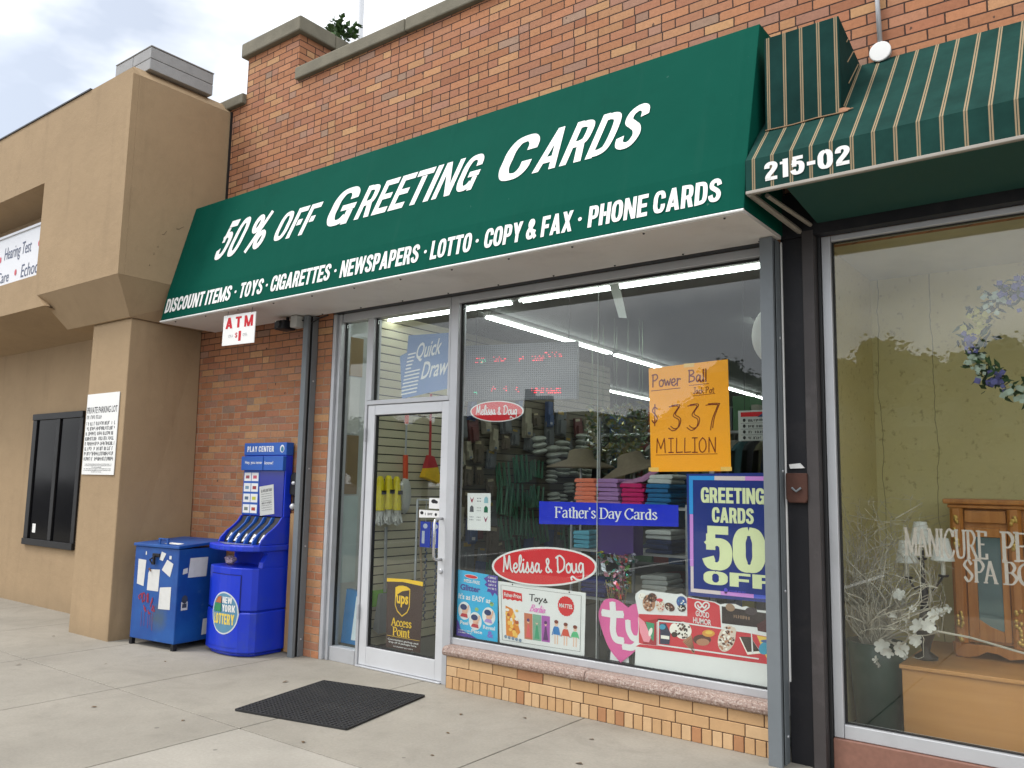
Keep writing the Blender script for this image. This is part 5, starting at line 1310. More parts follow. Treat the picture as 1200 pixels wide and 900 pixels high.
# light blue craft poster
YP = .012
C4b = ((.005, .345), (.392, .346), (.382, .800), (.006, .820))
o = sheet("craft_poster", "light blue children's craft poster at the window's lower left corner", "poster", list(C4b), YP, ink(S(40, 170, 215)))
f = quad(*C4b, YP); f2 = quad(*C4b, YP, 2)
b = MB(); pts = [(.66, .93), (.74, .97), (.8, 1.0), (1.0, 1.0), (1.0, .70), (.93, .74), (.88, .68), (.82, .74), (.74, .74), (.77, .80), (.68, .84), (.74, .88)]; b.flat(pts, [tuple(range(len(pts)))], f)
b.flat([(0, 0), (.55, 0), (.12, .11), (.06, .22), (0, .26)], [(0, 1, 2, 3, 4)], f); b.build("purple_patches", ink(S(75, 50, 150)), o)
b = MB(); oval(b, .35, .925, .17, .032, f, 0, n=24); oval(b, .35, .925, .155, .025, f2, 1, n=24); b.build("red_oval", [WH, RED], o)
b = MB(); txt(b, "MESS-FREE", .17, .825, .40, .05, f, .02); hand(b, "lt" if False else "ss", .2, .82, .001, .001, f, .0001) if False else None
txt(b, "It's as EASY as...", .04, .565, .88, .085, f, .025, 0.05); txt(b, "Peel", .10, .185, .20, .055, f, .02); txt(b, "Place", .38, .085, .26, .05, f, .02); txt(b, "Reveal", .66, .17, .28, .06, f, .02)
rnd = random.Random(3)
for k in range(4): fake_line(b, .77, .97, .945 - .055 * k, .032, f2, rnd=rnd)
for k in range(2): fake_line(b, .06, .40, .09 - .035 * k, .02, f2, rnd=rnd)
b.build("white_lettering", WH, o)
b = MB(); txt(b, "Glitter", .08, .70, .50, .095, f, .04, 0, 0); txt(b, "&", .76, .05, .15, .10, f, .03, 0, 1); b.build("purple_lettering", [ink(S(55, 60, 140)), ink(S(120, 100, 190))], o)
b = MB(); pc = [WH, ink(S(225, 175, 150)), ink(S(30, 50, 100)), ink(S(185, 50, 60)), ink(S(170, 140, 200))]
for k, (cx, cz) in enumerate(((.20, .395), (.47, .265), (.79, .37))):
    oval(b, cx, cz, .155, .135, f, 0, n=30)
    fk = lambda q: quad(*C4b, YP, 1 + q)
    oval(b, cx + .01, cz - .01, .07, .05, fk(1), 1, n=14); oval(b, cx - .02, cz + .055, .085, .045, fk(2), 2, n=14); b.flat([(cx - .10, cz - .09), (cx + .09, cz - .10), (cx + .07, cz - .045), (cx - .06, cz - .04)], [(0, 1, 2, 3)], fk(3), (3, 3, 4)[k]); ribbon(b, [(cx + .02, cz - .02), (cx + .09, cz + .03), (cx + .10, cz + .08)], .03, fk(4), 1)
b.build("photo_circles", pc, o)
b = MB(); txt(b, "*", .82, .56, .08, .06, f, .03) if False else oval(b, .86, .56, .05, .035, f, n=8); oval(b, .50, .445, .05, .03, f, n=8); b.build("green_star", ink(S(140, 180, 110)), o)

# pink heart
HY = .018
def hx(cx, cy): return (1.205 + cx * .00117, .734 - (cy - 333) * .000992)
hp = catmull([hx(*p) for p in ((145, 725), (70, 640), (15, 500), (8, 420), (40, 350), (95, 332), (150, 350), (190, 378))], 5)[:-1] + catmull([hx(*p) for p in ((190, 378), (230, 350), (285, 355), (312, 430), (300, 520), (250, 620), (145, 725))], 5)[:-1]
o = sheet("heart_sign", "pink heart shaped sign with two bubbly white letters", "sign", hp, HY, ink(S(215, 95, 155)), .006)
f = at(HY); W_ = .045
b = MB()
for pts in (((95, 372), (100, 450), (98, 530), (115, 580), (150, 588)), ((42, 428), (90, 430), (148, 425))): ribbon(b, catmull([hx(*p) for p in pts], 6), W_, f); [oval(b, *hx(*pts[e]), W_ / 2, W_ / 2, lambda u, v, l=0.0: f(u, v, .0011 + .0001 * e), n=16) for e in (0, -1)]
for pts in (((190, 470), (195, 520), (220, 560), (255, 560)), ((268, 445), (268, 520), (245, 590), (215, 620), (170, 622))): ribbon(b, catmull([hx(*p) for p in pts], 6), W_ * .85, f); [oval(b, *hx(*pts[e]), W_ * .425, W_ * .425, lambda u, v, l=0.0: f(u, v, .0013 + .0001 * e), n=16) for e in (0, -1)]
b.build("lettering", WH, o)
sp = sheet("white_card", "white card tucked behind the tip of the pink heart sign", "card", [(1.292, .351), (1.43, .351), (1.425, .41), (1.30, .42)], .0262, WH)

# ice cream menu cut-out
IY = .010
def gx(cx, cy): return (1.481 + (cx - 235) * .001045, .330 - .00 + ((735 + (cx - 235) * .195) - cy) / (945 + (cx - 235) * .295))
og = [(233, 734), (240, 610), (262, 590), (262, 440), (236, 330), (240, 308), (275, 284), (490, 300), (515, 300), (540, 296), (575, 320), (582, 314), (745, 338), (775, 352), (800, 345), (865, 345), (900, 362), (925, 355), (985, 375), (1120, 385), (1120, 908)]
o = sheet("ice_cream_sign", "red and white ice cream cut-out sign along the shop window bottom", "sign", [gx(*p) for p in og], IY, WH, .005)
def G(k): return lambda u, v, l=0.0: (lambda p: (p[0], IY - .0007 * k - l, p[1]))(gx(u, v))
def gpoly(b, pts, k, m): b.flat(pts, [tuple(range(len(pts)))], G(k), m)
def goval(b, cx, cy, rx, ry, k, m, rot=0.0, n=18):
    c_, s_2 = math.cos(rot), math.sin(rot); pts = [(cx + rx * math.cos(a) * c_ - ry * math.sin(a) * s_2, cy + rx * math.cos(a) * s_2 + ry * math.sin(a) * c_) for a in [2 * math.pi * i / n for i in range(n)]]
    gpoly(b, pts, k, m)
gr_, dr_, br_, tn_ = ink(S(200, 50, 62)), ink(S(165, 38, 50)), ink(S(88, 50, 42)), ink(S(175, 125, 95))
b = MB(); gpoly(b, [(262, 425), (575, 432), (578, 470), (290, 470), (290, 600), (262, 592)], 1, 0); gpoly(b, [(575, 318), (742, 342), (772, 360), (780, 500), (1120, 560), (1120, 735), (240, 612), (270, 600), (385, 612), (385, 450), (575, 470)], 1, 0)
gpoly(b, [(290, 470), (380, 452), (380, 610), (290, 600)], 1.5, 1); gpoly(b, [(400, 470), (960, 530), (965, 640), (1050, 660), (1050, 700), (400, 605)], 2, 0)
b.build("red_panels", [gr_, dr_], o)
b = MB(); 
for pts in ([(395, 465), (560, 475), (760, 500), (955, 525), (960, 655)], [(392, 470), (392, 606), (640, 640), (990, 690)]): ribbon(b, pts, 9, G(3))
txt(b, "GOOD", 625, 468, 85, -58 + 0 * 1, lambda u, v, l=0.0: G(3)(u, v + (u - 625) * .16 - 16, l), .02) if False else None
def gtxt(b, s, x0, yb, w, h, k): txt(b, s, 0, 0, w, h, lambda u, v, l=0.0: G(k)(x0 + u, yb - v + u * .14, l), .02)
gtxt(b, "GOOD", 628, 430, 82, 36, 3); gtxt(b, "HUMOR", 612, 472, 110, 36, 3)
for s in (-1, 1): ribbon(b, catmull([(668, 402), (668 + s * 38, 375), (668 + s * 40, 350), (668 + s * 20, 342), (668 + s * 2, 362), (668 + s * 14, 378), (668 + s * 26, 362)], 5), 9, G(3))
b.build("white_lettering", WH, o)
b = MB(); gpoly(b, [(785, 362), (985, 388), (1120, 400), (1120, 530), (985, 488), (785, 470)], 1, 0); gpoly(b, [(985, 470), (1050, 420), (1120, 430), (1120, 535), (990, 510)], 1.6, 1)
gtxt(b, "Magnum" if False else "PREMIUM" if False else "Mmmm" if False else "M", 870, 425, 18, 24, 2.5) if False else None
rnd = random.Random(4); fake_line(b, 855, 945, 0, 22, lambda u, v, l=0.0: G(2.5)(u, 432 - v + (u - 855) * .12, l), 2, rnd=rnd)
goval(b, 835, 368, 28, 24, 2, 2, .5); goval(b, 955, 385, 34, 26, 2, 3); b.build("dark_panel", [ink(S(35, 22, 25)), ink(S(70, 25, 32)), ink(S(150, 120, 95)), ink(S(60, 50, 55))], o)
b = MB(); pal = [br_, tn_, ink(S(215, 200, 185)), ink(S(240, 235, 225)), ink(S(235, 150, 165)), ink(S(60, 150, 110)), ink(S(45, 50, 75)), ink(S(215, 150, 60)), ink(S(60, 45, 40)), ink(S(225, 190, 80)), ink(S(60, 150, 180)), ink(S(205, 60, 75)), ink(S(60, 90, 150))]
rnd = random.Random(7)
def blob(cx, cy, rx, ry, m, specks, sm, rot=0.0):
    goval(b, cx, cy, rx, ry, 3, m, rot)
    for i in range(specks):
        a, q = rnd.random() * 6.28, math.sqrt(rnd.random()) * .85
        X_, Y_ = rx * q * math.cos(a), ry * q * math.sin(a)
        goval(b, cx + X_ * math.cos(rot) - Y_ * math.sin(rot), cy + X_ * math.sin(rot) + Y_ * math.cos(rot), rx * .10 + 2, ry * .07 + 2, 3.6 + .02 * i, rnd.choice(sm), rnd.random() * 3, 7)
blob(285, 322, 26, 20, 3, 6, (2,)); blob(330, 360, 42, 50, 1, 34, (0, 0, 2, 1)); blob(352, 328, 30, 28, 0, 14, (8, 1))
blob(405, 375, 28, 36, 2, 16, (1, 11, 3)); goval(b, 400, 340, 22, 10, 4.4, 11); blob(465, 380, 34, 24, 0, 16, (8, 2, 1), .5); blob(540, 345, 32, 34, 12, 10, (3, 10)); blob(542, 385, 26, 22, 8, 8, (3,))
gpoly(b, [(258, 440), (300, 470), (345, 560), (330, 590), (295, 585), (270, 530)], 3.5, 4); gpoly(b, [(265, 450), (290, 480), (325, 560), (300, 575), (278, 530)], 4.2, 11) if False else None
gpoly(b, [(308, 470), (365, 480), (360, 585), (335, 560)], 3, 5); goval(b, 340, 530, 12, 26, 3.7, 3, .3)
gpoly(b, [(402, 480), (440, 478), (470, 540), (462, 605), (402, 600)], 3, 6); gtxt(b, "OREO", 405, 560, 52, 20, 4) if False else goval(b, 418, 500, 20, 16, 3.6, 10)
gpoly(b, [(408, 548), (462, 555), (462, 575), (408, 568)], 3.9, 3)
gpoly(b, [(545, 585), (600, 545), (622, 655), (612, 660)], 3, 1)
for i in range(7): ribbon(b, [(556 + 8 * i, 590 - 5 * i), (612 + 1.0 * i, 652)], 2.2, G(3.6), 0)
blob(548, 520, 55, 52, 3, 40, (8, 0, 2, 8), .6); goval(b, 490, 510, 26, 34, 3.2, 3, .3); goval(b, 495, 545, 20, 16, 3.7, 8)
goval(b, 665, 575, 55, 32, 3, 0); goval(b, 670, 590, 40, 22, 3.6, 1); goval(b, 705, 535, 38, 22, 4.2, 7); goval(b, 708, 530, 22, 11, 4.8, 9)
blob(812, 565, 50, 86, 2, 70, (1, 1, 0, 3), .25); goval(b, 850, 525, 18, 34, 4.9, 2, .1)
gpoly(b, [(885, 555), (955, 560), (1010, 655), (930, 665)], 3, 3); gpoly(b, [(890, 550), (950, 552), (1000, 640), (930, 648)], 3.7, 8)
gpoly(b, [(985, 540), (1110, 560), (1110, 730), (1050, 715), (1020, 640)], 2.6, 9); goval(b, 1030, 620, 34, 44, 3.2, 10, .5); goval(b, 1040, 575, 34, 10, 3.6, 12); goval(b, 985, 690, 22, 10, 3.9, 11, .3)
b.build("ice_cream_pictures", pal, o)

# Quick Draw sign behind the transom
o = sheet("lottery_game_sign", "slanted blue sign with white stripes and italic letters over the door", "sign", [(-.640, 2.115), (-.122, 2.175), (-.128, 2.607), (-.590, 2.628), (-.600, 2.49), (-.677, 2.465)], .02, ink(S(98, 130, 178)), .004)
f = at(.02); b = MB()
def shq(u, v): return (u, v + .10 * (u + .4))
fs2 = lambda u, v, l=0.0: f(*shq(u, v), l)
txt(b, "Quick", -.515, 2.41, .31, .15, fs2, .015, .28); txt(b, "Draw", -.44, 2.262, .31, .135, fs2, .015, .28)
for k in range(12):
    z0 = 2.488 - .0285 * k; x1 = (-.50 if k < 5 else -.425) - .012 * k * (1 if k < 5 else .4)
    xa = -.585 - .006 * k
    ribbon(b, [shq(xa, z0), shq(x1, z0)], .011, f, cap=False)
b.build("lettering", WH, o)

# brown parcel sign low on the door
o = sheet("parcel_sign", "brown sign with a gold shield reading Access Point low on the glass door", "sign", [(-.708, .175), (-.344, .175), (-.334, .70), (-.50, .707), (-.722, .698)], .009, ink(S(62, 42, 38)), .003)
f = at(.009); f2 = at(.009, 2); gold = ink(S(240, 195, 40))
b = MB(); b.flat([(-.722, .698), (-.722, .672), (-.55, .683), (-.335, .668), (-.3345, .70), (-.50, .707)], [(0, 1, 2, 3, 4, 5)], f)
sh = [(-.625, .635), (-.625, .50), (-.60, .455), (-.545, .42), (-.49, .455), (-.466, .50), (-.466, .635), (-.50, .65), (-.545, .655), (-.59, .65)]
b.flat(sh, [tuple(range(len(sh)))], f); b.build("gold_shapes", gold, o)
b = MB(); si = [(-.545 + (p[0] + .545) * .90, .54 + (p[1] - .54) * .92) for p in sh]; si2 = [si[0][:], *si[1:6], si[6]] + [(-.475, .60), (-.52, .615), (-.58, .60), (-.615, .575)]
b.flat(si2[:7] + [(-.50, .622), (-.55, .612), (-.60, .585), (-.617, .555)], [tuple(range(11))], f2); b.build("shield_field", ink(S(55, 36, 32)), o)
b = MB(); txt(b, "ups", -.607, .49, .125, .088, at(.009, 3), .03); b.build("shield_lettering", gold, o)
b = MB(); f3 = at(.009); serif(b, "Access", -.655, .345, .215, .058, f3, thick=.2, thin=.09); serif(b, "Point", -.64, .272, .185, .062, f3, thick=.2, thin=.09); rect(b, -.70, .262, -.35, .2645, f3); b.build("gold_lettering", gold, o)
b = MB(); rnd = random.Random(14)
txt(b, "Convenient pickup and", -.69, .228, .325, .018, f3, .01); txt(b, "drop off of packages here.", -.68, .208, .30, .018, f3, .01); fake_line(b, -.63, -.42, .186, .009, f3, rnd=rnd); b.build("white_lettering", WH, o)

# small door notices
o = sheet("pull_plate", "narrow white notice on the door glass by the top of the handle", "notice", [(-.384, 1.183), (-.172, 1.19), (-.172, 1.24), (-.384, 1.243)], -.0065, WH, .0015)
f = at(-.0065); b = MB(); rnd = random.Random(3); oval(b, -.355, 1.22, .018, .013, f, n=12); fake_line(b, -.32, -.25, 1.203, .02, f, rnd=rnd); oval(b, -.21, 1.212, .012, .012, f, n=10); b.build("print", BLK, o)
o = sheet("door_decal", "square white decal with a black symbol above the door handle", "decal", [(-.283, 1.255), (-.172, 1.255), (-.172, 1.335), (-.283, 1.335)], -.0065, WH, .0015)
b = MB(); oval(b, -.235, 1.31, .026, .016, f, n=14); oval(b, -.21, 1.305, .018, .012, at(-.0065, 1.5), n=14); b.build("print", BLK, o)

# white strip hanging inside the top of the window
b = MB(); b.add([(1.272, .03, 2.80), (1.345, .03, 2.80), (1.36, .036, 2.74), (1.385, .03, 2.655), (1.41, .026, 2.555), (1.35, .026, 2.565), (1.318, .03, 2.66), (1.29, .036, 2.74), (1.272, .032, 2.80), (1.345, .032, 2.80), (1.36, .038, 2.74), (1.385, .032, 2.655), (1.41, .028, 2.555), (1.35, .028, 2.565), (1.318, .032, 2.66), (1.29, .038, 2.74)],
          [(0, 1, 2, 7), (7, 2, 3, 6), (6, 3, 4, 5), (8, 15, 10, 9), (15, 14, 11, 10), (14, 13, 12, 11)])
o = b.build("hanging_strip", surf("pale_translucent_strip", (0.66, 0.72, 0.68), 0.5), origin=(1.34, .03, 2.555)); tag(o, "pale curled paper strip hanging inside the window's top edge", "paper strip")

# ================================================================== INSIDE THE CARD SHOP
tube_m = glow("fluorescent_tube", (0.92, 1.0, 0.95), 9.0)
fix_m = surf("light_housing", (0.22, 0.22, 0.21), 0.5)
def fixture(label):
    t = thing("strip_light", label, "ceiling light", (0, 0, 2.99), "fluorescent strip lights under the shop ceiling")
    b = MB(); b.prism([(-.055, 2.985), (.055, 2.985), (.03, 2.952), (-.03, 2.952)], 'y', -1.18, 1.18); b.build("housing", fix_m, t)
    for s in (-1, 1):
        b = MB(); b.tube([(.024 * s, -1.15, 2.936), (.024 * s, 1.15, 2.936)], .0105, 8); b.build("tube", tube_m, t)
    return t
fx = None
spots = [("first", -.15, .60, 90), ("first", 2.25 - 1.0, .60, 90)] if False else []
lay = [(-0.16, .60, 90, "fluorescent strip light running along the glass above the door and window"), (1.275 + .98, .60, 90, "fluorescent strip light running along the glass above the window's right half")]
for k in range(4): lay.append((-.585 - .10 * k, 2.12 + 2.45 * k, 2.4, "fluorescent strip light in the row running back from the window's left end"))
for k in range(3): lay.append((-2.55 - .05 * k, 6.9 + 2.45 * k, 2.0, "fluorescent strip light in the short row over the back aisle"))
for k in range(3): lay.append((1.35, 3.6 + 2.45 * k, 2.0, "fluorescent strip light in the row over the clothes shelves"))
for x, y, a, lb in lay:
    if fx is None: fx = fixture(lb); o = fx
    else: o = copy_thing(fx, label=lb)
    o.location = (x, y, 2.99); o.rotation_euler = (0, 0, R(a))
# clear the second lamp of the party wall
lay_second = [o for o in scene.objects if o.get("label", "").endswith("window's right half")][0]
lay_second.location.x = 1.265 + .0
fx.location.x = -1.135 if False else -.21
lay_second.location.x = 2.47 - 1.21
fx.location.x = lay_second.location.x - 2.42

# message board with red LEDs
LD = thing("led_board", "grey LED message board with dim red text hanging in the window", "message board", (.26, .39, 2.10))
ang = math.atan2(.27, .88); cs, sn = math.cos(ang), math.sin(ang)
def lp(u, v, d=0.0): return (-.18 + u * cs + d * sn, .25 + u * sn - d * cs, 2.10 + v)
Lw, Lh = .925, .44
b = MB(); b.hexa([lp(0, 0), lp(Lw, 0), lp(Lw, 0, -.06), lp(0, 0, -.06)], [lp(0, Lh), lp(Lw, Lh), lp(Lw, Lh, -.06), lp(0, Lh, -.06)])
t = NT("led_face"); vec, x, y, z = t.xyz()
fu = t.m('ABSOLUTE', t.m('SUBTRACT', t.m('FRACT', t.m('MULTIPLY', x, 62.0)), .5)); fv = t.m('ABSOLUTE', t.m('SUBTRACT', t.m('FRACT', t.m('MULTIPLY', z, 60.0)), .5))
ms = t.m('LESS_THAN', t.m('MAXIMUM', fu, fv), .34)
t.base(t.mix(ms, (.24, .26, .29), (.13, .14, .155))); t.rough(.4)
b.build("panel", t.mat, LD)
red = glow("red_led", (1.0, .05, .09), 0.9); grn = glow("green_led", (.1, .8, .5), .5)
b = MB(); rnd = random.Random(31)
def led(u, v, m=0, s=.0075): b.add([lp(u, v, .002), lp(u + s, v, .002), lp(u + s, v + s * .75, .002), lp(u, v + s * .75, .002)], [(0, 1, 2, 3)], m)
for (u0, u1, v0, n) in ((.09, .16, .30, 10), (.24, .36, .305, 16), (.44, .49, .30, 8), (.56, .66, .30, 20), (.66, .80, .325, 16), (.22, .27, .07, 6), (.33, .36, .07, 6), (.43, .46, .06, 6), (.56, .66, .05, 26), (.68, .80, .045, 36)):
    for k in range(n): led(u0 + (u1 - u0) * rnd.random(), v0 + .016 * rnd.randint(0, 2), 0)
for k in range(8): led(.12 + .06 * rnd.random(), .295 + .012 * rnd.randint(0, 2), 1)
for k in range(5): led(.08 + .03 * rnd.random(), .05 + .012 * rnd.randint(0, 2), 1)
b.build("lit_text", [red, grn], LD)
b = MB()
for u in (.08, .85): b.tube([lp(u, Lh, -.03), (lp(u, Lh, -.03)[0], lp(u, Lh, -.03)[1], 2.99)], .003, 5)
b.build("wire", M['black'], LD)

# brooms and mops on the slat wall
XW = -1.395
def hang_tool(name, label, cat, y, parts, gx_=0.05):
    t = thing(name, label, cat, (XW + gx_, y, 1.0))
    for nm, m, fn in parts:
        b = MB(); fn(b, XW + gx_, y); b.build(nm, m, t)
    return t
org, redp, yel = surf("orange_plastic", S(225, 80, 40), .4), surf("red_plastic", S(185, 40, 50), .4), surf("yellow_bristle", S(240, 190, 20), .8, 0, .2, 40)
wht = surf("white_string", (.68, .68, .64), .9, 0, .2, 40); gryp = surf("grey_metal_tube", (.45, .47, .48), .35, .5)
hang_tool("duster", "orange handled duster hanging upright on the slat wall behind the door", "duster", .80, [
    ("handle", org, lambda b, x, y: (b.tube([(x, y, 1.99), (x, y, 2.16)], .019, 8), b.tube([(x, y + .01, 1.48), (x, y, 1.70)], .024, 8))),
    ("rod", gryp, lambda b, x, y: b.tube([(x, y, 1.70), (x, y, 1.99)], .009, 6)),
    ("bagged_head", surf("clear_bag", (.55, .56, .52), .3), lambda b, x, y: b.ball((x, y + .01, 1.33), (.05, .065, .17), 12, 8))])
hang_tool("angle_broom", "broom with red handle and slanted yellow bristles hanging behind the door", "broom", 1.13, [
    ("handle", redp, lambda b, x, y: b.tube([(x, y, 1.70), (x, y - .01, 2.30)], .012, 8)),
    ("head", redp, lambda b, x, y: b.hexa([(x - .03, y - .07, 1.585), (x + .03, y - .07, 1.585), (x + .03, y + .09, 1.60), (x - .03, y + .09, 1.60)], [(x - .02, y - .03, 1.71), (x + .02, y - .03, 1.71), (x + .02, y + .04, 1.70), (x - .02, y + .04, 1.70)])),
    ("bristles", yel, lambda b, x, y: b.hexa([(x - .035, y - .10, 1.50), (x + .035, y - .10, 1.50), (x + .035, y + .14, 1.44), (x - .035, y + .14, 1.44)], [(x - .03, y - .07, 1.584), (x + .03, y - .07, 1.584), (x + .03, y + .09, 1.599), (x - .03, y + .09, 1.599)]))])
mp = None
for k, y in enumerate((.455, .545, .635)):
    if mp is None:
        mp = thing("mop_head", "yellow wrapped mop head with white strings hanging behind the door", "mop head", (XW + .09, y, 1.05), "wrapped mop heads behind the door")
        x = XW + .09
        b = MB(); b.lathe([(.018, 1.50), (.034, 1.47), (.042, 1.36), (.05, 1.26), (.052, 1.20)], (x, y, 0), 12); b.build("wrapper", surf("yellow_wrapper", S(235, 215, 30), .35, 0, .25, 18), mp)
        b = MB(); rect(b, y - .030, 1.34, y + .030, 1.375, lambda u, v, l=0.0: (x + .052, u, v)); b.build("wrapper_band", BLK, mp)
        b = MB(); rnd = random.Random(3)
        for j in range(24): b.tube([(x + rnd.uniform(-.03, .035), y + rnd.uniform(-.035, .035), 1.22), (x + rnd.uniform(-.04, .045), y + rnd.uniform(-.05, .05), 1.06 + rnd.random() * .05)], .009, 5)
        b.build("strings", wht, mp)
    else: copy_thing(mp, loc=(XW + .09 + .012 * k, y, 1.05 + .008 * (k % 2)))
hang_tool("dustpan", "grey dustpan with green brush on a pole standing behind the door", "dustpan", .60, [
    ("pole", gryp, lambda b, x, y: b.tube([(x, y, .48), (x, y - .015, 1.05)], .014, 8)),
    ("pan", surf("grey_plastic_pan", (.25, .27, .29), .5), lambda b, x, y: b.hexa([(x - .02, y - .11, .17), (x + .05, y - .11, .14), (x + .05, y + .13, .14), (x - .02, y + .13, .17)], [(x - .01, y - .07, .47), (x + .02, y - .07, .47), (x + .02, y + .08, .47), (x - .01, y + .08, .47)])),
    ("brush", surf("green_bristle", S(110, 190, 40), .7, 0, .2, 40), lambda b, x, y: b.box(x - .03, x - .0205 + .0, y - .14, y + .17, .36, .50))])
hang_tool("wooden_broomstick", "plain wooden broomstick leaning behind the glass door", "broomstick", 1.0, [("stick", surf("pale_wood_stick", (.45, .33, .2), .6), lambda b, x, y: b.tube([(x, y + .09, .35), (x, y, 1.22)], .012, 8))])
for nm, z0, z1, y0, y1, c_, lb in (("cardboard_sheet", 2.36, 2.70, .065, .235, (.33, .23, .10), "brown cardboard sheet high inside the narrow sidelight"), ("white_sheet", 1.86, 2.345, .065, .215, (.62, .63, .58), "white sheet inside the narrow sidelight below the cardboard"), ("wood_offcut", 1.34, 1.845, .065, .225, (.26, .18, .09), "brown wooden panel halfway up inside the narrow sidelight"), ("pale_poster", .60, 1.325, .065, .245, (.48, .58, .56), "pale green sheet low inside the narrow sidelight")):
    b = MB(); b.box(-1.359, -1.352, y0, y1, z0, z1); tag(b.build(nm, surf(nm, c_, .7, 0, .15, 8), origin=(-1.355, (y0 + y1) / 2, z0)), lb, nm.replace("_", " "))
b = MB(); b.hexa([(-1.30, .07, .125), (-1.11, .07, .125), (-1.11, .12, .125), (-1.30, .12, .125)], [(-1.27, .085, .56), (-1.07, .085, .54), (-1.07, .13, .54), (-1.27, .13, .56)])
bxs = thing("blue_carton", "tall blue and white carton leaning inside the sidelight's bottom corner", "carton", (-1.2, .09, .125)); b.build("carton", surf("blue_carton", S(30, 110, 165), .4, 0, .15, 6), bxs)
b = MB(); b.add([(-1.175, .0685, .16), (-1.115, .0685, .16), (-1.085, .082, .50), (-1.145, .082, .51)], [(0, 1, 2, 3)]); b.build("white_side", ink((.6, .68, .72)), bxs)
hb_ = MB(); hb_.box(-1.31, -1.02, .056, .2, .004, .1235); tag(hb_.build("window_ledge", M['wall_in'], origin=(-1.16, .13, .004)), "low dark ledge behind the narrow sidelight", "ledge")
for k, (x0, x1, lb) in enumerate(((-.655, -.545, "wide blue package card hanging by the door handle"), (-.53, -.445, "narrow blue package card hanging by the door handle"))):
    o = thing("package_card", lb, "package card", (x0, .3, .93)); b = MB(); b.box(x0, x1, .30, .305, .93, 1.135); b.build("card", ink(S(25, 60, 190)), o)
    b = MB(); f = lambda u, v, l=0.0: (u, .2985 - l, v); rect(b, x0 + .02, .96, x0 + .05, 1.06, f); oval(b, (x0 + x1) / 2, 1.10, .025, .02, f, n=12); b.build("print", ink((.6, .65, .8)), o)
    b = MB(); 
    for q in range(22): b.ball(((x0 + x1) / 2 + .012 * (q % 2), .31, .91 - .026 * q), (.011, .008, .015), 6, 4)
    b.build("chain", surf("dark_chain", (.05, .07, .11), .4, .6), o)
    b = MB(); b.tube([((x0 + x1) / 2, .303, 1.135), ((x0 + x1) / 2, .303, 1.30)], .003, 5); b.build("hook", gryp, o)
hk = MB(); hk.tube([(-.70, .303, 1.31), (-.36, .303, 1.31)], .008, 6); hk.tube([(-.70, .303, 1.31), (-.70, .303, .01)], .010, 6); hk.tube([(-.36, .303, 1.31), (-.36, .303, .01)], .010, 6)
tag(hk.build("display_rack", gryp, origin=(-.53, .3, .01)), "thin metal display rack behind the glass door", "display rack")

lab_m = {'brown_pack': ink((.42, .36, .22)), 'blue_pack': ink((.42, .44, .46)), 'grey_pack': ink((.34, .24, .06)), 'cream_pack': ink((.12, .16, .22)), 'red_pack': ink((.46, .42, .30))}
# packs hanging further along the slat wall
def packs(name, label, cat, group, mat_, shape, pts):
    src = None
    for (y, z, s) in pts:
        if src is None:
            b = MB(); shape(b); src = b.build(name, [mat_, lab_m[name]] if name in lab_m else mat_, keep=True); o = src; tag(src, label, cat, group)
        else: o = src.copy(); COL.objects.link(o)
        o.location = (XW + .012, y, z); o.scale = (.8 + s * .6, s, s * (.85 + .3 * ((y * 7.3) % 1))); o.rotation_euler = (R(9 * math.sin(y * 31 + z * 17)), 0, 0)
def sticks(b):
    rnd = random.Random(4)
    for k in range(11): b.tube([(.02 + .05 * rnd.random(), -.12 + .024 * k, -.16), (.02 + .05 * rnd.random(), -.12 + .024 * k + rnd.uniform(-.01, .01), .13 + .03 * rnd.random())], .010, 5)
def roll(b):
    for k in range(3): b.ball((.06, 0, -.06 + .06 * k), (.055, .11, .032), 12, 6)
def card(b): b.box(.01, .03, -.085, .085, -.13, .13); b.box(.03, .05, -.05, .05, -.11, .03); b.box(.0305, .033, -.075, .03, .085, .118, 1)
def tall(b): b.box(.01, .045, -.05, .05, -.15, .14); b.box(.046, .06, -.045, .045, -.13, -.01); b.box(.0605, .062, -.035, .01, -.12, -.095, 1)
rnd = random.Random(19); slots = {k: [] for k in ("sticks", "roll", "brown", "blue", "grey", "cream", "red")}
y = 1.52
while y < 4.45:
    z = .45 + .1 * rnd.random()
    while z < 2.35:
        if 2.2 < y < 3.05 and .8 < z < 1.85: k = "sticks"
        elif 2.9 < y < 4.1 and 1.2 < z < 2.0: k = rnd.choice(("roll", "roll", "roll", "grey"))
        elif y < 2.2 and 1.3 < z < 2.0: k = rnd.choice(("brown", "brown", "grey", "cream"))
        elif z < .95: k = rnd.choice(("blue", "blue", "sticks", "grey", "brown"))
        else: k = rnd.choice(("brown", "grey", "cream", "blue", "grey", "red"))
        slots[k].append((y + rnd.uniform(-.06, .06), z + rnd.uniform(-.05, .05), .65 + .5 * rnd.random())); z += (.22 + .1 * rnd.random()) if k != "sticks" else .31
    y += .20
packs("garden_sticks", "bundle of green garden sticks hanging on the slat wall", "garden sticks", "green stick bundles on the slat wall", surf("green_cellophane", (.05, .19, .10), .3, 0, .4, 25), sticks, slots["sticks"])
packs("rolled_towels", "pale rolled goods in a bag hanging on the slat wall", "rolled goods", "white rolled goods on the slat wall", surf("pale_bagged_goods", (.42, .44, .38), .5, 0, .3, 22), roll, slots["roll"])
packs("brown_pack", "brown carded pack hanging on the slat wall", "carded pack", "brown carded packs on the slat wall", surf("brown_pack_card", (.12, .095, .06), .6, 0, .6, 22), card, slots["brown"])
packs("blue_pack", "blue carded pack hanging on the slat wall", "carded pack", "blue carded packs on the slat wall", surf("blue_pack_card", (.05, .09, .20), .5, 0, .4, 16), tall, slots["blue"])
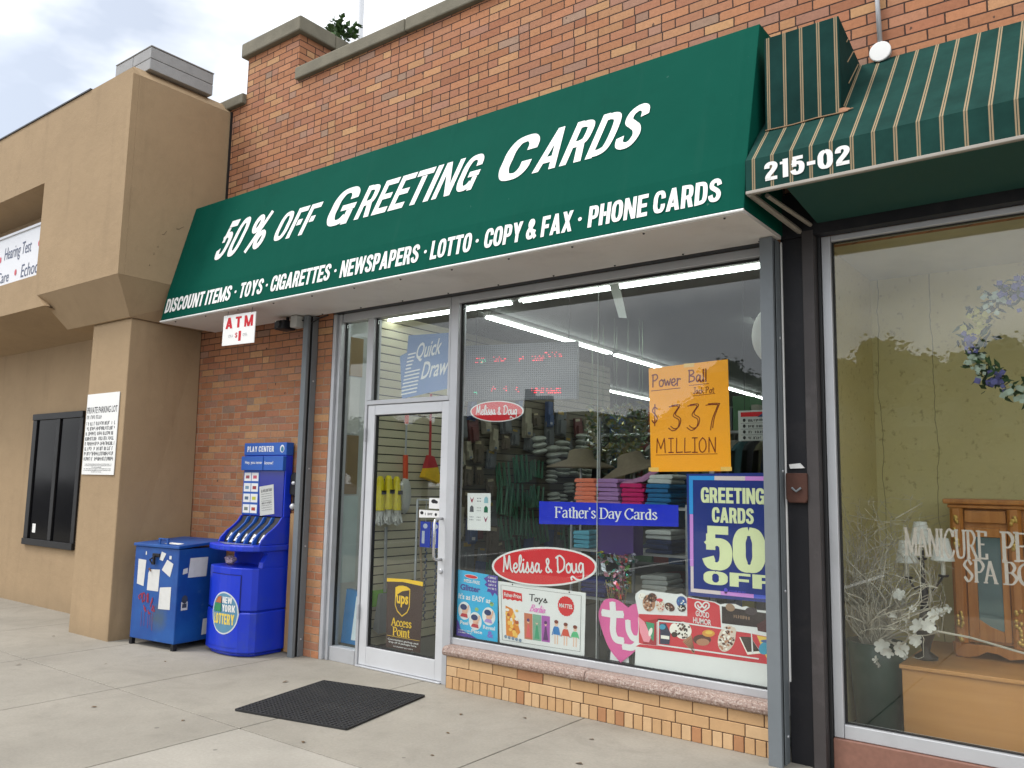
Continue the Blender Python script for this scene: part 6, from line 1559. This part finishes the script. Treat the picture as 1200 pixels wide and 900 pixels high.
packs("grey_pack", "grey tool pack hanging on the slat wall", "tool pack", "grey tool packs on the slat wall", surf("grey_pack_card", (.13, .14, .14), .5, 0, .5, 16), card, slots["grey"])
packs("cream_pack", "cream carded pack hanging on the slat wall", "carded pack", "cream carded packs on the slat wall", surf("cream_pack_card", (.34, .31, .22), .6, 0, .4, 16), tall, slots["cream"])
packs("red_pack", "red carded pack hanging on the slat wall", "carded pack", "red carded packs on the slat wall", surf("red_pack_card", (.13, .04, .035), .5, 0, .5, 22), card, slots["red"])

# shelf unit with folded shirts
SU = thing("shirt_shelf", "metal shelf unit stacked with folded shirts behind the shop window", "shelf", (1.05, .85, .005))
for z in (.62, .965, 1.29):
    b = MB(); b.box(.60, 1.56, .62, 1.05, z, z + .018); b.build("shelf_board", surf("grey_shelf_board", (.36, .37, .36), .5), SU)
for x in (.60, 1.545):
    for y in (.63, 1.035):
        b = MB(); b.box(x - .012, x - .0005 if x < 1 else x + .0155 + .012, y, y + .018, .005, 2.0 if y > 1 else 1.33); b.build("upright", gryp, SU)
def shirt(name_c, col):
    rnd = random.Random(hash(name_c) % 1000 if False else len(name_c))
    b = MB(); w_, d_ = .18, .26
    prof = [(-.5, .002), (-.5, .020), (-.44, .031), (.44, .033), (.5, .024), (.51, .010), (.48, .001)]
    for i in range(2):
        b.prism([(p[0] * w_ * (1 - .04 * i), p[1] + .0 + i * .0) for p in prof], 'y', -.13 + .006 * i, .13) if i == 0 else None
    m_ = surf(name_c + "_cloth", col, .9, 0, .14, 30, .35, 40)
    o = b.build("folded_shirt", m_, keep=True, bevel=.006, seg=2); return o
def stack(cname, col, x, y, z, n, label, sx=1.0):
    o0 = shirt(cname, col); rnd = random.Random(n + int(x * 100))
    for k in range(n):
        o = o0 if k == 0 else o0.copy()
        if k: COL.objects.link(o)
        o.location = (x + rnd.uniform(-.010, .010), y + rnd.uniform(-.016, .016), z + .0325 * k + .001); o.rotation_euler = (0, rnd.uniform(-.02, .02), rnd.uniform(-.09, .09)); o.scale = (sx, 1, 1)
        tag(o, label, "shirt", cname.replace("_", " ") + " shirts in a stack")
zt = 1.309
stack("orange", S(225, 125, 95), .715, .76, zt, 6, "orange folded shirt in the stack above the blue banner")
stack("lilac", S(165, 125, 175), .915, .76, zt, 6, "lilac folded shirt in the stack above the blue banner", 1.05)
stack("magenta", S(200, 35, 105), 1.115, .76, zt, 5, "magenta folded shirt in the stack above the blue banner")
stack("blue", S(40, 110, 160), 1.325, .76, zt, 5, "blue folded shirt in the stack above the banner's right end", 1.05)
stack("white", S(205, 210, 205), 1.325, .77, zt + .1635, 2, "white folded shirt on top of the blue stack", 1.0)
stack("turquoise", S(90, 165, 185), .70, .74, .984, 4, "turquoise folded shirt in the stack below the blue banner", .8)
stack("navy", S(35, 50, 85), 1.33, .74, .984, 3, "navy folded shirt in the stack below the banner", 1.15)
stack("pale_grey", S(190, 195, 190), 1.33, .74, .984 + .099, 2, "pale grey folded shirt on top of the navy stack", 1.1)
stack("cream", S(200, 203, 195), 1.30, .72, .639, 6, "cream folded shirt in the stack on the lowest shelf", 1.1)
stack("dark_blue", S(30, 45, 120), .80, .74, .639, 4, "dark blue folded shirt in the stack on the lowest shelf", 1.2)
b = MB(); rnd = random.Random(2)
b.add([(1.02, .63, 1.478), (1.12, .62, 1.48), (1.20, .64, 1.50), (1.30, .70, 1.60), (1.34, .78, 1.665), (1.24, .84, 1.62), (1.12, .80, 1.53), (1.03, .78, 1.485)] + [(1.02, .63, 1.472), (1.12, .62, 1.472), (1.21, .64, 1.485), (1.32, .70, 1.575), (1.37, .78, 1.645), (1.25, .85, 1.59), (1.13, .81, 1.50), (1.03, .78, 1.478)],
      [(0, 1, 6, 7), (1, 2, 3, 6), (3, 4, 5, 6)] + [(8, 15, 14, 9), (9, 14, 11, 10), (11, 14, 13, 12)] + [(i, i + 1, i + 9, i + 8) for i in range(7)] + [(7, 0, 8, 15)])
tag(b.build("crumpled_shirt", surf("mauve_cloth", S(165, 115, 150), .9, 0, .15, 20), origin=(1.18, .72, 1.475), bevel=.005), "mauve shirt crumpled over the magenta stack", "shirt")
pbx = MB(); pbx.box(1.03, 1.31, .30, .44, .985, 1.19)
PBX = thing("purple_box", "plain dark purple box on a thin stand behind the window", "box", (1.17, .37, .01)); pbx.build("box", surf("purple_card", S(62, 32, 105), .5), PBX, bevel=.003)
b = MB(); b.tube([(1.17, .37, .012), (1.17, .37, .984)], .012, 8); b.tube([(1.03, .295, .35), (1.03, .295, 1.20)], .004, 6); b.lathe([(.15, .006), (.14, .02)], (1.17, .37, 0), 16); b.build("stand", gryp, PBX)

# tinsel bouquet
TS = thing("tinsel_bouquet", "shiny bouquet of coloured foil and tinsel below the purple box", "bouquet", (1.22, .24, .35))
rnd = random.Random(17); tc = [S(220, 210, 60), S(190, 50, 110), S(200, 205, 210), S(60, 160, 150), S(190, 60, 40), S(90, 140, 60), S(240, 170, 190)]
mats_ = [surf("foil_%d" % i if False else "foil", c_, .15, .75, .1, 30) for i, c_ in enumerate(tc)]
b = MB()
for k in range(190):
    a = rnd.random(); r_ = rnd.random()
    cx = 1.22 + (rnd.random() - .5) * (.06 + .26 * a); cz = .70 + .30 * a; cy = .24 + (rnd.random() - .5) * .12
    d = Vector((rnd.uniform(-1, 1), rnd.uniform(-1, 1), rnd.uniform(-1, 1))).normalized(); e = d.orthogonal().normalized(); q = .012 + .02 * rnd.random()
    c0 = Vector((cx, cy, cz)); b.add([c0 - d * q, c0 + e * q * .5, c0 + d * q, c0 - e * q * .5], [(0, 1, 2, 3)], rnd.randrange(7) if cx < 1.30 else rnd.choice((2, 2, 3, 5)))
b.build("foil", mats_, TS)
b = MB()
for k in range(9): b.tube([(1.22 + rnd.uniform(-.02, .02), .24, .36), (1.22 + rnd.uniform(-.09, .09), .24 + rnd.uniform(-.05, .05), .82)], .004, 5)
b.build("stems", surf("straw_stem", (.35, .28, .15), .8), TS)
b = MB(); b.lathe([(.05, .005), (.055, .01), (.06, .34), (.064, .37)], (1.22, .24, 0), 16); b.build("vase", surf("dark_vase", (.05, .06, .08), .3), TS)

# clothes rail, garlands, straw cloth, menu board, lantern, dim stock further back
CR = thing("clothes_rail", "dark rail of hanging garments further back in the shop", "clothes rail", (1.0, 2.4, .01))
b = MB(); b.tube([(-.2, 2.4, 1.95), (2.35, 2.4, 1.95)], .014, 8); b.tube([(-.2, 2.4, .01), (-.2, 2.4, 1.95)], .016, 8); b.tube([(2.35, 2.4, .01), (2.35, 2.4, 1.95)], .016, 8); b.build("rail", gryp, CR)
rnd = random.Random(23); gcol = [(.03, .03, .035), (.10, .09, .05), (.03, .06, .10), (.20, .15, .07), (.14, .18, .11), (.20, .04, .05), (.28, .27, .23), (.04, .10, .11)]
gm = [surf("garment_cloth", c_, .95, 0, .3, 14, .3, 30) for c_ in gcol]
gsrc = []
for i in range(8):
    b = MB(); n = 9
    L = [(-.2 + .05 * k, .03 * math.sin(k * 1.7 + i) ) for k in range(n)]
    top = [(x * .75, y * .3, -.06 - .10 * (abs(x) / .2) ** 2) for x, y in L]; bot = [(x * 1.1, y, -.75 - .12 * ((i * 37) % 5) / 5) for x, y in L]
    b.add(top + bot + [(p[0], p[1] + .05, p[2]) for p in top] + [(p[0], p[1] + .07, p[2]) for p in bot], [(k, k + 1, n + k + 1, n + k) for k in range(n - 1)] + [(2 * n + k, 3 * n + k, 3 * n + k + 1, 2 * n + k + 1) for k in range(n - 1)] + [(k, 2 * n + k, 2 * n + k + 1, k + 1) for k in range(n - 1)])
    b.tube([(0, .02, -.07), (0, .02, -.005), (.015, .02, .0), (.02, .02, -.02)], .003, 5)
    gsrc.append(b.build("hanging_garment", gm[i], keep=True, smooth=True))
for k in range(26):
    i = k % 8; o = gsrc[i] if k < 8 else gsrc[i].copy()
    if k >= 8: COL.objects.link(o)
    o.location = (-.15 + .096 * k, 2.4, 1.94); o.rotation_euler = (0, 0, R(60 + 30 * rnd.random()))
    tag(o, "dark garment hanging on the clothes rail at the back of the shop", "garment", "garments on the clothes rail")
gl_src = None
for k in range(7):
    if gl_src is None:
        b = MB(); rnd2 = random.Random(5)
        for j in range(110):
            z = -rnd2.random() * .62; c0 = Vector((rnd2.uniform(-.05, .05), rnd2.uniform(-.05, .05), z)); d = Vector((rnd2.uniform(-1, 1), rnd2.uniform(-1, 1), rnd2.uniform(-1, .2))).normalized(); e = d.orthogonal().normalized(); q = .02 + .022 * rnd2.random()
            b.add([c0 - d * q, c0 + e * q * .45, c0 + d * q, c0 - e * q * .45], [(0, 1, 2, 3)], rnd2.randrange(3))
        b.tube([(0, 0, 0), (0, 0, .80)], .002, 4)
        gl_src = b.build("foil_garland", [surf("green_foil", (.25, .36, .22), .25, .6), surf("gold_foil", (.40, .36, .12), .25, .6), surf("grey_foil", (.42, .45, .42), .25, .6)], keep=True); o = gl_src
    else: o = gl_src.copy(); COL.objects.link(o)
    o.location = (.16 + .085 * k, 1.62 + .05 * (k % 3), 2.17 - .03 * (k % 2)); o.rotation_euler = (0, 0, k * 1.3); o.scale = (1, 1, .9 + .05 * (k % 3))
    tag(o, "shiny green and gold foil garland hanging from the shop ceiling", "garland", "foil garlands hanging in the shop")
b = MB(); b.lathe([(.30, 0), (.29, .015), (.12, .075), (.10, .15), (.06, .165), (.0, .166)], (.22, 1.35, 1.60), 24)
o = b.build("straw_hat", surf("tan_straw", (.20, .16, .105), .8, 0, .25, 30), origin=(.22, 1.35, 1.60), smooth=True); tag(o, "wide tan straw hat on the display stand behind the shirts", "hat")
o2 = o.copy(); COL.objects.link(o2); o2.location = (.72, 1.38, 1.57); o2.rotation_euler = (R(10), R(-14), 0); tag(o2, "tilted tan straw hat behind the lilac stack", "hat")
hs = MB(); hs.tube([(.22, 1.35, .01), (.22, 1.35, 1.60)], .012, 8); hs.tube([(.72, 1.38, .01), (.72, 1.38, 1.57)], .012, 8); hs.tube([(.22, 1.35, 1.2), (.72, 1.38, 1.2)], .01, 6); tag(hs.build("hat_stand", gryp, origin=(.5, 1.36, .01)), "thin metal stand holding the straw hats", "stand")
MN = thing("menu_board", "white board with a red band and black bullets beside the orange poster", "board", (2.0, 1.05, 1.79))
b = MB(); b.box(1.755, 2.25, 1.05, 1.065, 1.79, 2.01); b.build("board", ink((.55, .58, .55)), MN)
f = lambda u, v, l=0.0: (u, 1.0485 - l, v); b = MB(); rect(b, 1.775, 1.965, 2.22, 1.998, f); b.build("red_band", RED, MN)
b = MB(); rnd = random.Random(2)
for k in range(4): oval(b, 1.80, 1.94 - .042 * k, .011, .013, f, n=10); fake_line(b, 1.83, 2.2, 1.928 - .042 * k, .02, f, rnd=rnd); rect(b, 1.775, 1.917 - .042 * k, 2.22, 1.919 - .042 * k, f)
b.build("print", BLK, MN)
b = MB(); b.flat([(1.90, 1.96), (2.20, 2.16), (2.20, 1.96)], [(0, 1, 2)], lambda u, v, l=0.0: (u, 1.040 - l, v)); b.build("blue_pennant", ink(S(40, 60, 110)), MN)
b = MB(); b.tube([(1.80, 1.06, 2.01), (1.80, 1.06, 2.985)], .002, 4); b.tube([(2.2, 1.06, 2.01), (2.2, 1.06, 2.985)], .002, 4); b.build("wire", M['black'], MN)
b = MB(); b.ball((2.235, .5, 2.435), (.15, .15, .20), 24, 14, fn=lambda p: 1 - .03 * abs(math.sin(14 * math.acos(max(-1, min(1, p[2])))))); b.tube([(2.235, .5, 2.63), (2.235, .5, 2.985)], .003, 5)
tag(b.build("paper_lantern", surf("white_lantern_paper", (.66, .68, .64), .7), origin=(2.235, .5, 2.235), smooth=True), "white paper lantern hanging behind the shutter rail", "lantern")
SG = thing("stock_shelving", "dim rows of shelving crowded with stock at the back of the shop", "shelving", (0.5, 5.5, .005))
b = MB()
for y in (3.1, 4.4, 6.4, 8.6):
    for z in (.2, .65, 1.1, 1.55, 2.0): b.box(-.6, 2.3, y, y + .4, z, z + .02)
    b.box(-.6, 2.3, y + .4, y + .42, .005, 2.3); b.box(-.62, -.601, y, y + .42, .005, 2.3)
b.build("shelves", surf("dim_grey_shelf", (.18, .18, .17), .6), SG)
b = MB(); rnd = random.Random(41)
for y in (3.1, 4.4, 6.4, 8.6):
    for z in (.22, .67, 1.12, 1.57, 2.02):
        x = -.55
        while x < 2.2: w_ = .06 + .14 * rnd.random(); h_ = .12 + .24 * rnd.random(); b.box(x, x + w_, y + .03 + .05 * rnd.random(), y + .36, z + .001, z + h_, rnd.randrange(8)); x += w_ + .012
tag(b.build("stock", [ink(c_) for c_ in ((.05, .05, .05), (.16, .13, .08), (.06, .11, .24), (.36, .34, .28), (.28, .06, .05), (.09, .2, .10), (.40, .34, .07), (.14, .14, .17))], SG), kind="stuff")

# ================================================================== INSIDE THE SALON WINDOW
wd = wood("honey_wood", (.34, .12, .022), (.50, .21, .05), 'z', 1.0, .35); brass = surf("brass", (.55, .36, .10), .3, .8, .15, 30)
pl = wood("plain_tan_wood", (.48, .22, .065), (.56, .28, .09), 'x', .6, .5)
b = MB(); b.box(2.955, 5.4, .32, 1.235, .122, .492); pf = b.build("wooden_platform", pl, origin=(4.1, .78, .122), bevel=.006); tag(pf, "plain tan wooden platform under the ornate cabinet in the salon window", "platform")
b = MB(); b.box(2.945, 5.41, .305, 1.24, .493, .515); b.build("top", pl, pf, bevel=.004)
CB = thing("ornate_cabinet", "honey wood cabinet with brass ornaments and a glazed door in the salon window", "cabinet", (3.75, .95, .516))
b = MB(); b.box(3.20, 4.42, .80, 1.20, .60, 1.36); b.build("body", wd, CB, bevel=.004)
b = MB(); b.box(3.12, 4.50, .73, 1.22, 1.385, 1.415); b.box(3.14, 4.48, .75, 1.21, 1.361, 1.384); b.build("cornice", wd, CB, bevel=.008)
pts = [(3.15, .595), (3.15, .53), (3.20, .516), (3.26, .53), (3.31, .56), (3.36, .555), (3.42, .53), (3.50, .545), (3.62, .575), (3.81, .56), (4.0, .575), (4.12, .545), (4.2, .53), (4.26, .555), (4.31, .56), (4.36, .53), (4.42, .516), (4.47, .53), (4.47, .595)]
b = MB(); b.prism(pts, 'y', .76, .80); b.build("apron", wd, CB, bevel=.003)
for x in (3.165, 4.455):
    for y in (.79, 1.17): b = MB(); b.lathe([(.02, .516), (.03, .55), (.035, .598)], (x, y, 0), 10); b.build("foot", wd, CB)
for x in (3.185, 3.475, 3.81, 4.14, 4.435):
    b = MB(); b.prism([(x - .035, .80), (x - .035, .765), (x - .018, .745), (x + .018, .745), (x + .035, .765), (x + .035, .80)], 'z', .597, 1.36); p = b.build("pilaster", wd, CB, bevel=.003)
    b = MB(); rnd = random.Random(int(x * 100))
    for z, h in ((1.30, .02), (1.19, .05), (1.155, .025), (.78, .05), (.70, .03), (.63, .02)): 
        for k in range(5): b.ball((x + rnd.uniform(-.014, .014), .742, z + rnd.uniform(-h, h)), (.011, .008, .014), 8, 5)
    b.build("brass_ornament", brass, p)
for x0, x1 in ((3.225, 3.435), (3.515, 3.77), (3.85, 4.10), (4.18, 4.395)):
    b = MB(); b.box(x0, x0 + .05, .778, .799, .62, 1.25); b.box(x1 - .035, x1, .778, .799, .62, 1.25); b.box(x0 + .051, x1 - .036, .778, .799, 1.20, 1.25)
    b.prism([(x0 + .051, .62), (x1 - .036, .62), (x1 - .036, .675), ((x0 + x1) / 2, .70), (x0 + .051, .735)], 'y', .778, .799); d_ = b.build("door", wd, CB, bevel=.002)
    b = MB(); b.box(x0 + .051, x1 - .036, .788, .7955, .68, 1.199); b.build("door_glass", surf("cabinet_mirror_glass", (.16, .22, .22), .06, .3), d_)
b = MB(); b.box(3.225, 3.435, .775, .799, 1.28, 1.35); b.build("frieze", wd, CB, bevel=.004)

# green pot with pale branches and white magnolias
PT = thing("branch_arrangement", "dark green pot of pale twisted branches with white magnolia flowers", "arrangement", (2.80, .45, .122))
b = MB(); b.lathe([(.10, .122), (.12, .14), (.15, .50), (.16, .60), (.145, .60), (.13, .5)], (2.80, .45, 0), 24); b.build("pot", surf("dark_green_pot", (.012, .045, .034), .35), PT, smooth=True)
rnd = random.Random(8); b = MB(); b2 = MB()
for k in range(135):
    p = Vector((2.80 + rnd.uniform(-.05, .05), .42 + rnd.uniform(-.05, .05), .56)); d = Vector((rnd.uniform(-.25, .22), rnd.uniform(-.22, .1), 1)); pts, rs = [p.copy()], [.0034 + .0022 * rnd.random()]
    n = rnd.randint(9, 17)
    for j in range(n):
        d = (d + Vector((rnd.uniform(-.75, .75), rnd.uniform(-.6, .6), rnd.uniform(-.35, .45)))).normalized()
        if j > n - 4: d.z *= .6
        if p.z > 1.40: d.z = -abs(d.z) * .6
        p = p + d * (.065 + .02 * rnd.random()); p.x = max(2.70, min(3.12, p.x)); p.y = max(.06, min(.9, p.y)); pts.append(p.copy()); rs.append(max(.0010, rs[0] * (1 - j / n)))
    b.tube(pts, rs, 5)
    if k < 26: b2.tube([pts[-4], pts[-4] + Vector((rnd.uniform(-.12, .12), rnd.uniform(-.1, .1), rnd.uniform(-.02, .16))), pts[-4] + Vector((rnd.uniform(-.2, .22), rnd.uniform(-.1, .1), rnd.uniform(.0, .24)))], [.003, .002, .001], 4)
twig = surf("bleached_twig", (.46, .42, .34), .85, 0, .3, 20); b.build("branches", twig, PT); b2.build("twigs", twig, PT)
pet = surf("white_petal", (.66, .64, .58), .7, 0, .1, 30)
def flower(c, r, n=6, tilt=(0, -1, .3)):
    b = MB(); ax = Vector(tilt).normalized(); e1 = ax.orthogonal().normalized(); e2 = ax.cross(e1)
    for k in range(n):
        a = 2 * math.pi * k / n + .3 * c[0]; dr = e1 * math.cos(a) + e2 * math.sin(a); s = dr.cross(ax); c0 = Vector(c)
        L = [c0, c0 + dr * r * .5 + s * r * .40 + ax * r * .25, c0 + dr * r * .95 + s * r * .3 + ax * r * .45, c0 + dr * r * 1.08 + ax * r * .40, c0 + dr * r * .95 - s * r * .3 + ax * r * .45, c0 + dr * r * .5 - s * r * .40 + ax * r * .25, c0 + dr * r * .55 + ax * r * .12]
        b.add(L, [(0, 1, 6), (1, 2, 3, 6), (3, 4, 5, 6), (5, 0, 6)])
    b.build("flower", pet, PT, smooth=True)
for c, r, n in (((2.965, .28, .885), .034, 6), ((2.985, .29, .865), .026, 5), ((3.055, .30, .725), .046, 5), ((3.10, .29, .735), .038, 6), ((3.135, .30, .79), .036, 6), ((3.155, .31, .81), .026, 5), ((2.865, .30, .60), .042, 6), ((2.895, .29, .575), .03, 5), ((2.955, .30, .60), .042, 7), ((2.975, .31, .575), .03, 5), ((3.03, .30, .66), .034, 6), ((3.05, .29, .635), .026, 5), ((2.93, .30, .775), .022, 5), ((3.205, .30, .84), .024, 4), ((2.835, .28, .525), .02, 4), ((2.85, .28, .505), .018, 4), ((3.03, .28, .82), .02, 4), ((2.995, .29, .76), .018, 4)): flower(c, r, n, (.9 * math.sin(c[0] * 90), -1, .2 + .7 * math.cos(c[2] * 70)))
b = MB()
for pts in (([2.82, .40, .60], [2.90, .32, .63], [2.96, .29, .60]), ([2.82, .40, .60], [2.98, .32, .70], [3.07, .30, .72], [3.125, .30, .79]), ([3.07, .3, .72], [3.3, .30, .70], [3.55, .35, .64], [3.75, .4, .60]), ([2.86, .38, .62], [2.92, .33, .76], [2.965, .29, .87]), ([3.10, .30, .77], [3.20, .30, .83]), ([2.81, .38, .6], [2.83, .3, .54])): b.tube(pts, .006, 6)
b.build("flower_stems", twig, PT)

# three shaded lamp
LM = thing("three_shade_lamp", "dark candelabra lamp with three small white shades in the salon window", "lamp", (3.035, .55, .516))
b = MB(); b.lathe([(.06, .516), (.062, .53), (.02, .56), (.03, .60), (.055, .67), (.06, .70), (.03, .74), (.02, .82), (.024, .90), (.012, .95), (.010, 1.12)], (3.035, .56, 0), 18); b.build("stem", surf("dark_bronze", (.05, .042, .035), .4, .6), LM, smooth=True)
for x, y, z0 in ((3.03, .56, 1.16), (2.955, .54, 1.05), (3.145, .53, 1.075)):
    b = MB(); b.tube([(3.035, .56, .93), ((x + 3.035) / 2, y, .90), (x, y, z0 - .09)], .007, 6); b.lathe([(.026, 0), (.03, .012)], (x, y, z0 - .095), 12); b.build("arm", surf("dark_bronze_arm", (.05, .042, .035), .4, .6), LM)
    b = MB(); b.tube([(x, y, z0 - .085), (x, y, z0 + .01)], .012, 8); b.build("candle_sleeve", ink((.6, .58, .5)), LM)
    b = MB(); b.lathe([(.062, z0 - .005), (.06, z0), (.034, z0 + .12), (.033, z0 + .121)], (x, y, 0), 20); b.build("shade", surf("white_lamp_shade", (.68, .68, .64), .8), LM, smooth=True)

# wreath and lettering
WR = thing("flower_wreath", "wreath of white, yellow and purple flowers hanging inside the salon window", "wreath", (3.68, .13, 1.95))
rnd = random.Random(33); lv, fl_ = MB(), MB()
for k in range(520):
    a = rnd.random() * 6.283; rr = .275 + rnd.gauss(0, .035); c0 = Vector((3.68 + rr * math.cos(a), .13 + rnd.gauss(0, .022), 2.22 + rr * math.sin(a)))
    d = Vector((rnd.uniform(-1, 1), rnd.uniform(-1, 1), rnd.uniform(-1, 1))).normalized(); e = d.orthogonal().normalized(); q = .018 + .018 * rnd.random()
    lv.add([c0 - d * q, c0 + e * q * .45, c0 + d * q * 1.2, c0 - e * q * .45], [(0, 1, 2, 3)], 0 if rnd.random() < .75 else 1)
for k in range(300):
    a = rnd.random() * 6.283; rr = .28 + rnd.gauss(0, .03); sec = int(a / .42) % 5
    c0 = Vector((3.68 + rr * math.cos(a), .105 - abs(rnd.gauss(0, .02)), 2.22 + rr * math.sin(a))); q = .011 + .010 * rnd.random()
    e = Vector((rnd.uniform(-1, 1), rnd.uniform(-.3, .3), rnd.uniform(-1, 1))).normalized(); g_ = Vector((e.z, rnd.uniform(-.4, .4), -e.x))
    fl_.add([c0 - e * q, c0 + g_ * q, c0 + e * q, c0 - g_ * q], [(0, 1, 2, 3)], (0, 1, 2, 0, 2)[sec])
lv.build("leaves", [surf("wreath_leaf", (.035, .075, .025), .6, 0, .4, 30), surf("wreath_dark_leaf", (.02, .04, .03), .6)], WR)
fl_.build("flowers", [surf("pale_flower", (.34, .40, .32), .7), surf("yellow_flower", (.36, .32, .08), .7), surf("violet_flower", (.09, .085, .24), .7)], WR)
b = MB(); b.tube([(3.68, .13, 2.5), (3.68, .13, 2.895)], .002, 4); b.build("string", M['black'], WR)
SL = MB()
fS = lambda u, v, l=0.0: (u, .0065 - l * 1.5, v)
serif(SL, "MANICURE", 3.062, 1.128, .375, .135, fS, thick=.24, thin=.09); serif(SL, "PEDI", 3.495, 1.128, .21, .135, fS, thick=.24, thin=.09)
serif(SL, "SPA", 3.325, 1.015, .15, .105, fS, thick=.24, thin=.09); serif(SL, "BO", 3.50, 1.015, .13, .105, fS, thick=.24, thin=.09)
o = SL.build("window_lettering", surf("faded_pale_vinyl", (.44, .38, .33), .6, 0, .2, 30), origin=(3.35, .0065, 1.015)); tag(o, "pale faded capital letters reading MANICURE PEDI SPA on the salon glass", "lettering")

# ================================================================== ACROSS THE STREET (seen only in the glass)
bark = surf("bark", (.08, .06, .045), .95, 0, .3, 4, .5, 20)
leafs = [surf("dark_foliage", (.035, .06, .022), .7, 0, .4, .8), surf("mid_foliage", (.055, .085, .03), .7, 0, .4, .8)]
def make_tree(seed):
    rnd = random.Random(seed)
    t = thing("street_tree", "tree", "tree", (0, 0, -.15))
    b = MB(); b.tube([(0, 0, -.15), (.05, .03, 1.2), (-.05, 0, 2.4), (.05, .05, 3.6)], [.20, .16, .13, .06], 8)
    for k in range(6):
        a = rnd.random() * 6.28; z = 1.7 + rnd.random() * 1.3; b.tube([(0, 0, z), (math.cos(a) * .9, math.sin(a) * .9, z + .9), (math.cos(a) * 1.6, math.sin(a) * 1.6, z + 1.6)], [.08, .05, .02], 6)
    b.build("trunk", bark, t)
    b = MB()
    cl = [(max(-1.8, min(1.8, rnd.gauss(0, .95))), rnd.gauss(0, .95), 3.2 + rnd.uniform(-1.7, 1.75), .55 + .5 * rnd.random()) for _ in range(30)]
    for cx, cy, cz, r in cl:
        b.ball((cx, cy, cz), r * .72, 10, 7, 0, fn=lambda p: .75 + .4 * rnd.random())
        for j in range(190):
            d = Vector((rnd.gauss(0, 1), rnd.gauss(0, 1), rnd.gauss(0, 1))).normalized() * r * rnd.random() ** .4; c0 = Vector((cx, cy, cz)) + d
            e = Vector((rnd.uniform(-1, 1), rnd.uniform(-1, 1), rnd.uniform(-.6, .6))).normalized(); g_ = e.orthogonal().normalized(); q = .055 + .055 * rnd.random()
            b.add([c0 - e * q, c0 + g_ * q * .6, c0 + e * q, c0 - g_ * q * .6], [(0, 1, 2, 3)], 0 if rnd.random() < .6 else 1)
    b.build("crown", leafs, t); return t
protos = [make_tree(s) for s in (1, 2, 3)]
row = [(-33, 1.0), (-29.5, .95), (-27, .80), (-14.0, .98), (-11.8, 1.10), (-9.4, 1.22), (-7.2, 1.16), (-5.0, 1.18), (-2.9, 1.32), (-1.3, 1.25), (.2, .92), (-16.2, .9)]
for i, (x, s) in enumerate(row):
    o = protos[i] if i < 3 else copy_thing(protos[i % 3])
    o.location = (x, -30 - 1.5 * math.sin(i * 2.3), -.15); o.scale = (s * 1.05, s * 1.05, s); o.rotation_euler = (0, 0, i * 1.7)
    tag(o, "leafy green street tree in the row across the road", "tree", "trees across the street")
SB = thing("roadside_store", "low dark flat roofed building across the road, seen mirrored in the shop window", "building", (-20.5, -30, -.15))
b = MB(); b.box(-25.5, -16.8, -34, -29.5, -.149, 4.3); b.build("wall", surf("dark_store_wall", (.07, .065, .06), .9), SB)
b = MB(); b.box(-26.2, -16.2, -34.5, -28.2, 4.301, 4.95); b.build("roof", surf("dark_store_roof", (.03, .03, .035), .8), SB)
b = MB(); b.box(-20.9, -19.2, -29.4, -29.1, 4.951, 5.9); b.box(-20.9, -20.4, -29.4, -29.1, 5.901, 6.3); b.build("roof_sign", surf("dark_roof_sign", (.05, .02, .02), .7), SB)
for x in (-25, -22.2, -19.4): 
    b = MB(); b.box(x, x + 1.9, -29.495, -29.46, .6, 3.0); b.build("window", surf("store_window", (.10, .12, .14), .1), SB)

hd = MB(); rnd = random.Random(77)
for k in range(9000):
    c0 = Vector((rnd.uniform(-17, 3), -31.2 + rnd.uniform(-.7, .7), rnd.uniform(-.1, 3.3 + .3 * math.sin(k)))); e = Vector((rnd.uniform(-1, 1), rnd.uniform(-1, 1), rnd.uniform(-.6, .6))).normalized(); g_ = e.orthogonal().normalized(); q = .14 + .1 * rnd.random()
    hd.add([c0 - e * q, c0 + g_ * q * .6, c0 + e * q, c0 - g_ * q * .6], [(0, 1, 2, 3)], 0 if rnd.random() < .6 else 1)
hd.box(-17, 3, -31.5, -30.9, -.149, 2.9, 0)
tag(hd.build("hedge", leafs, origin=(-7, -31.2, -.15)), "tall dark hedge under the trees across the road", "hedge")
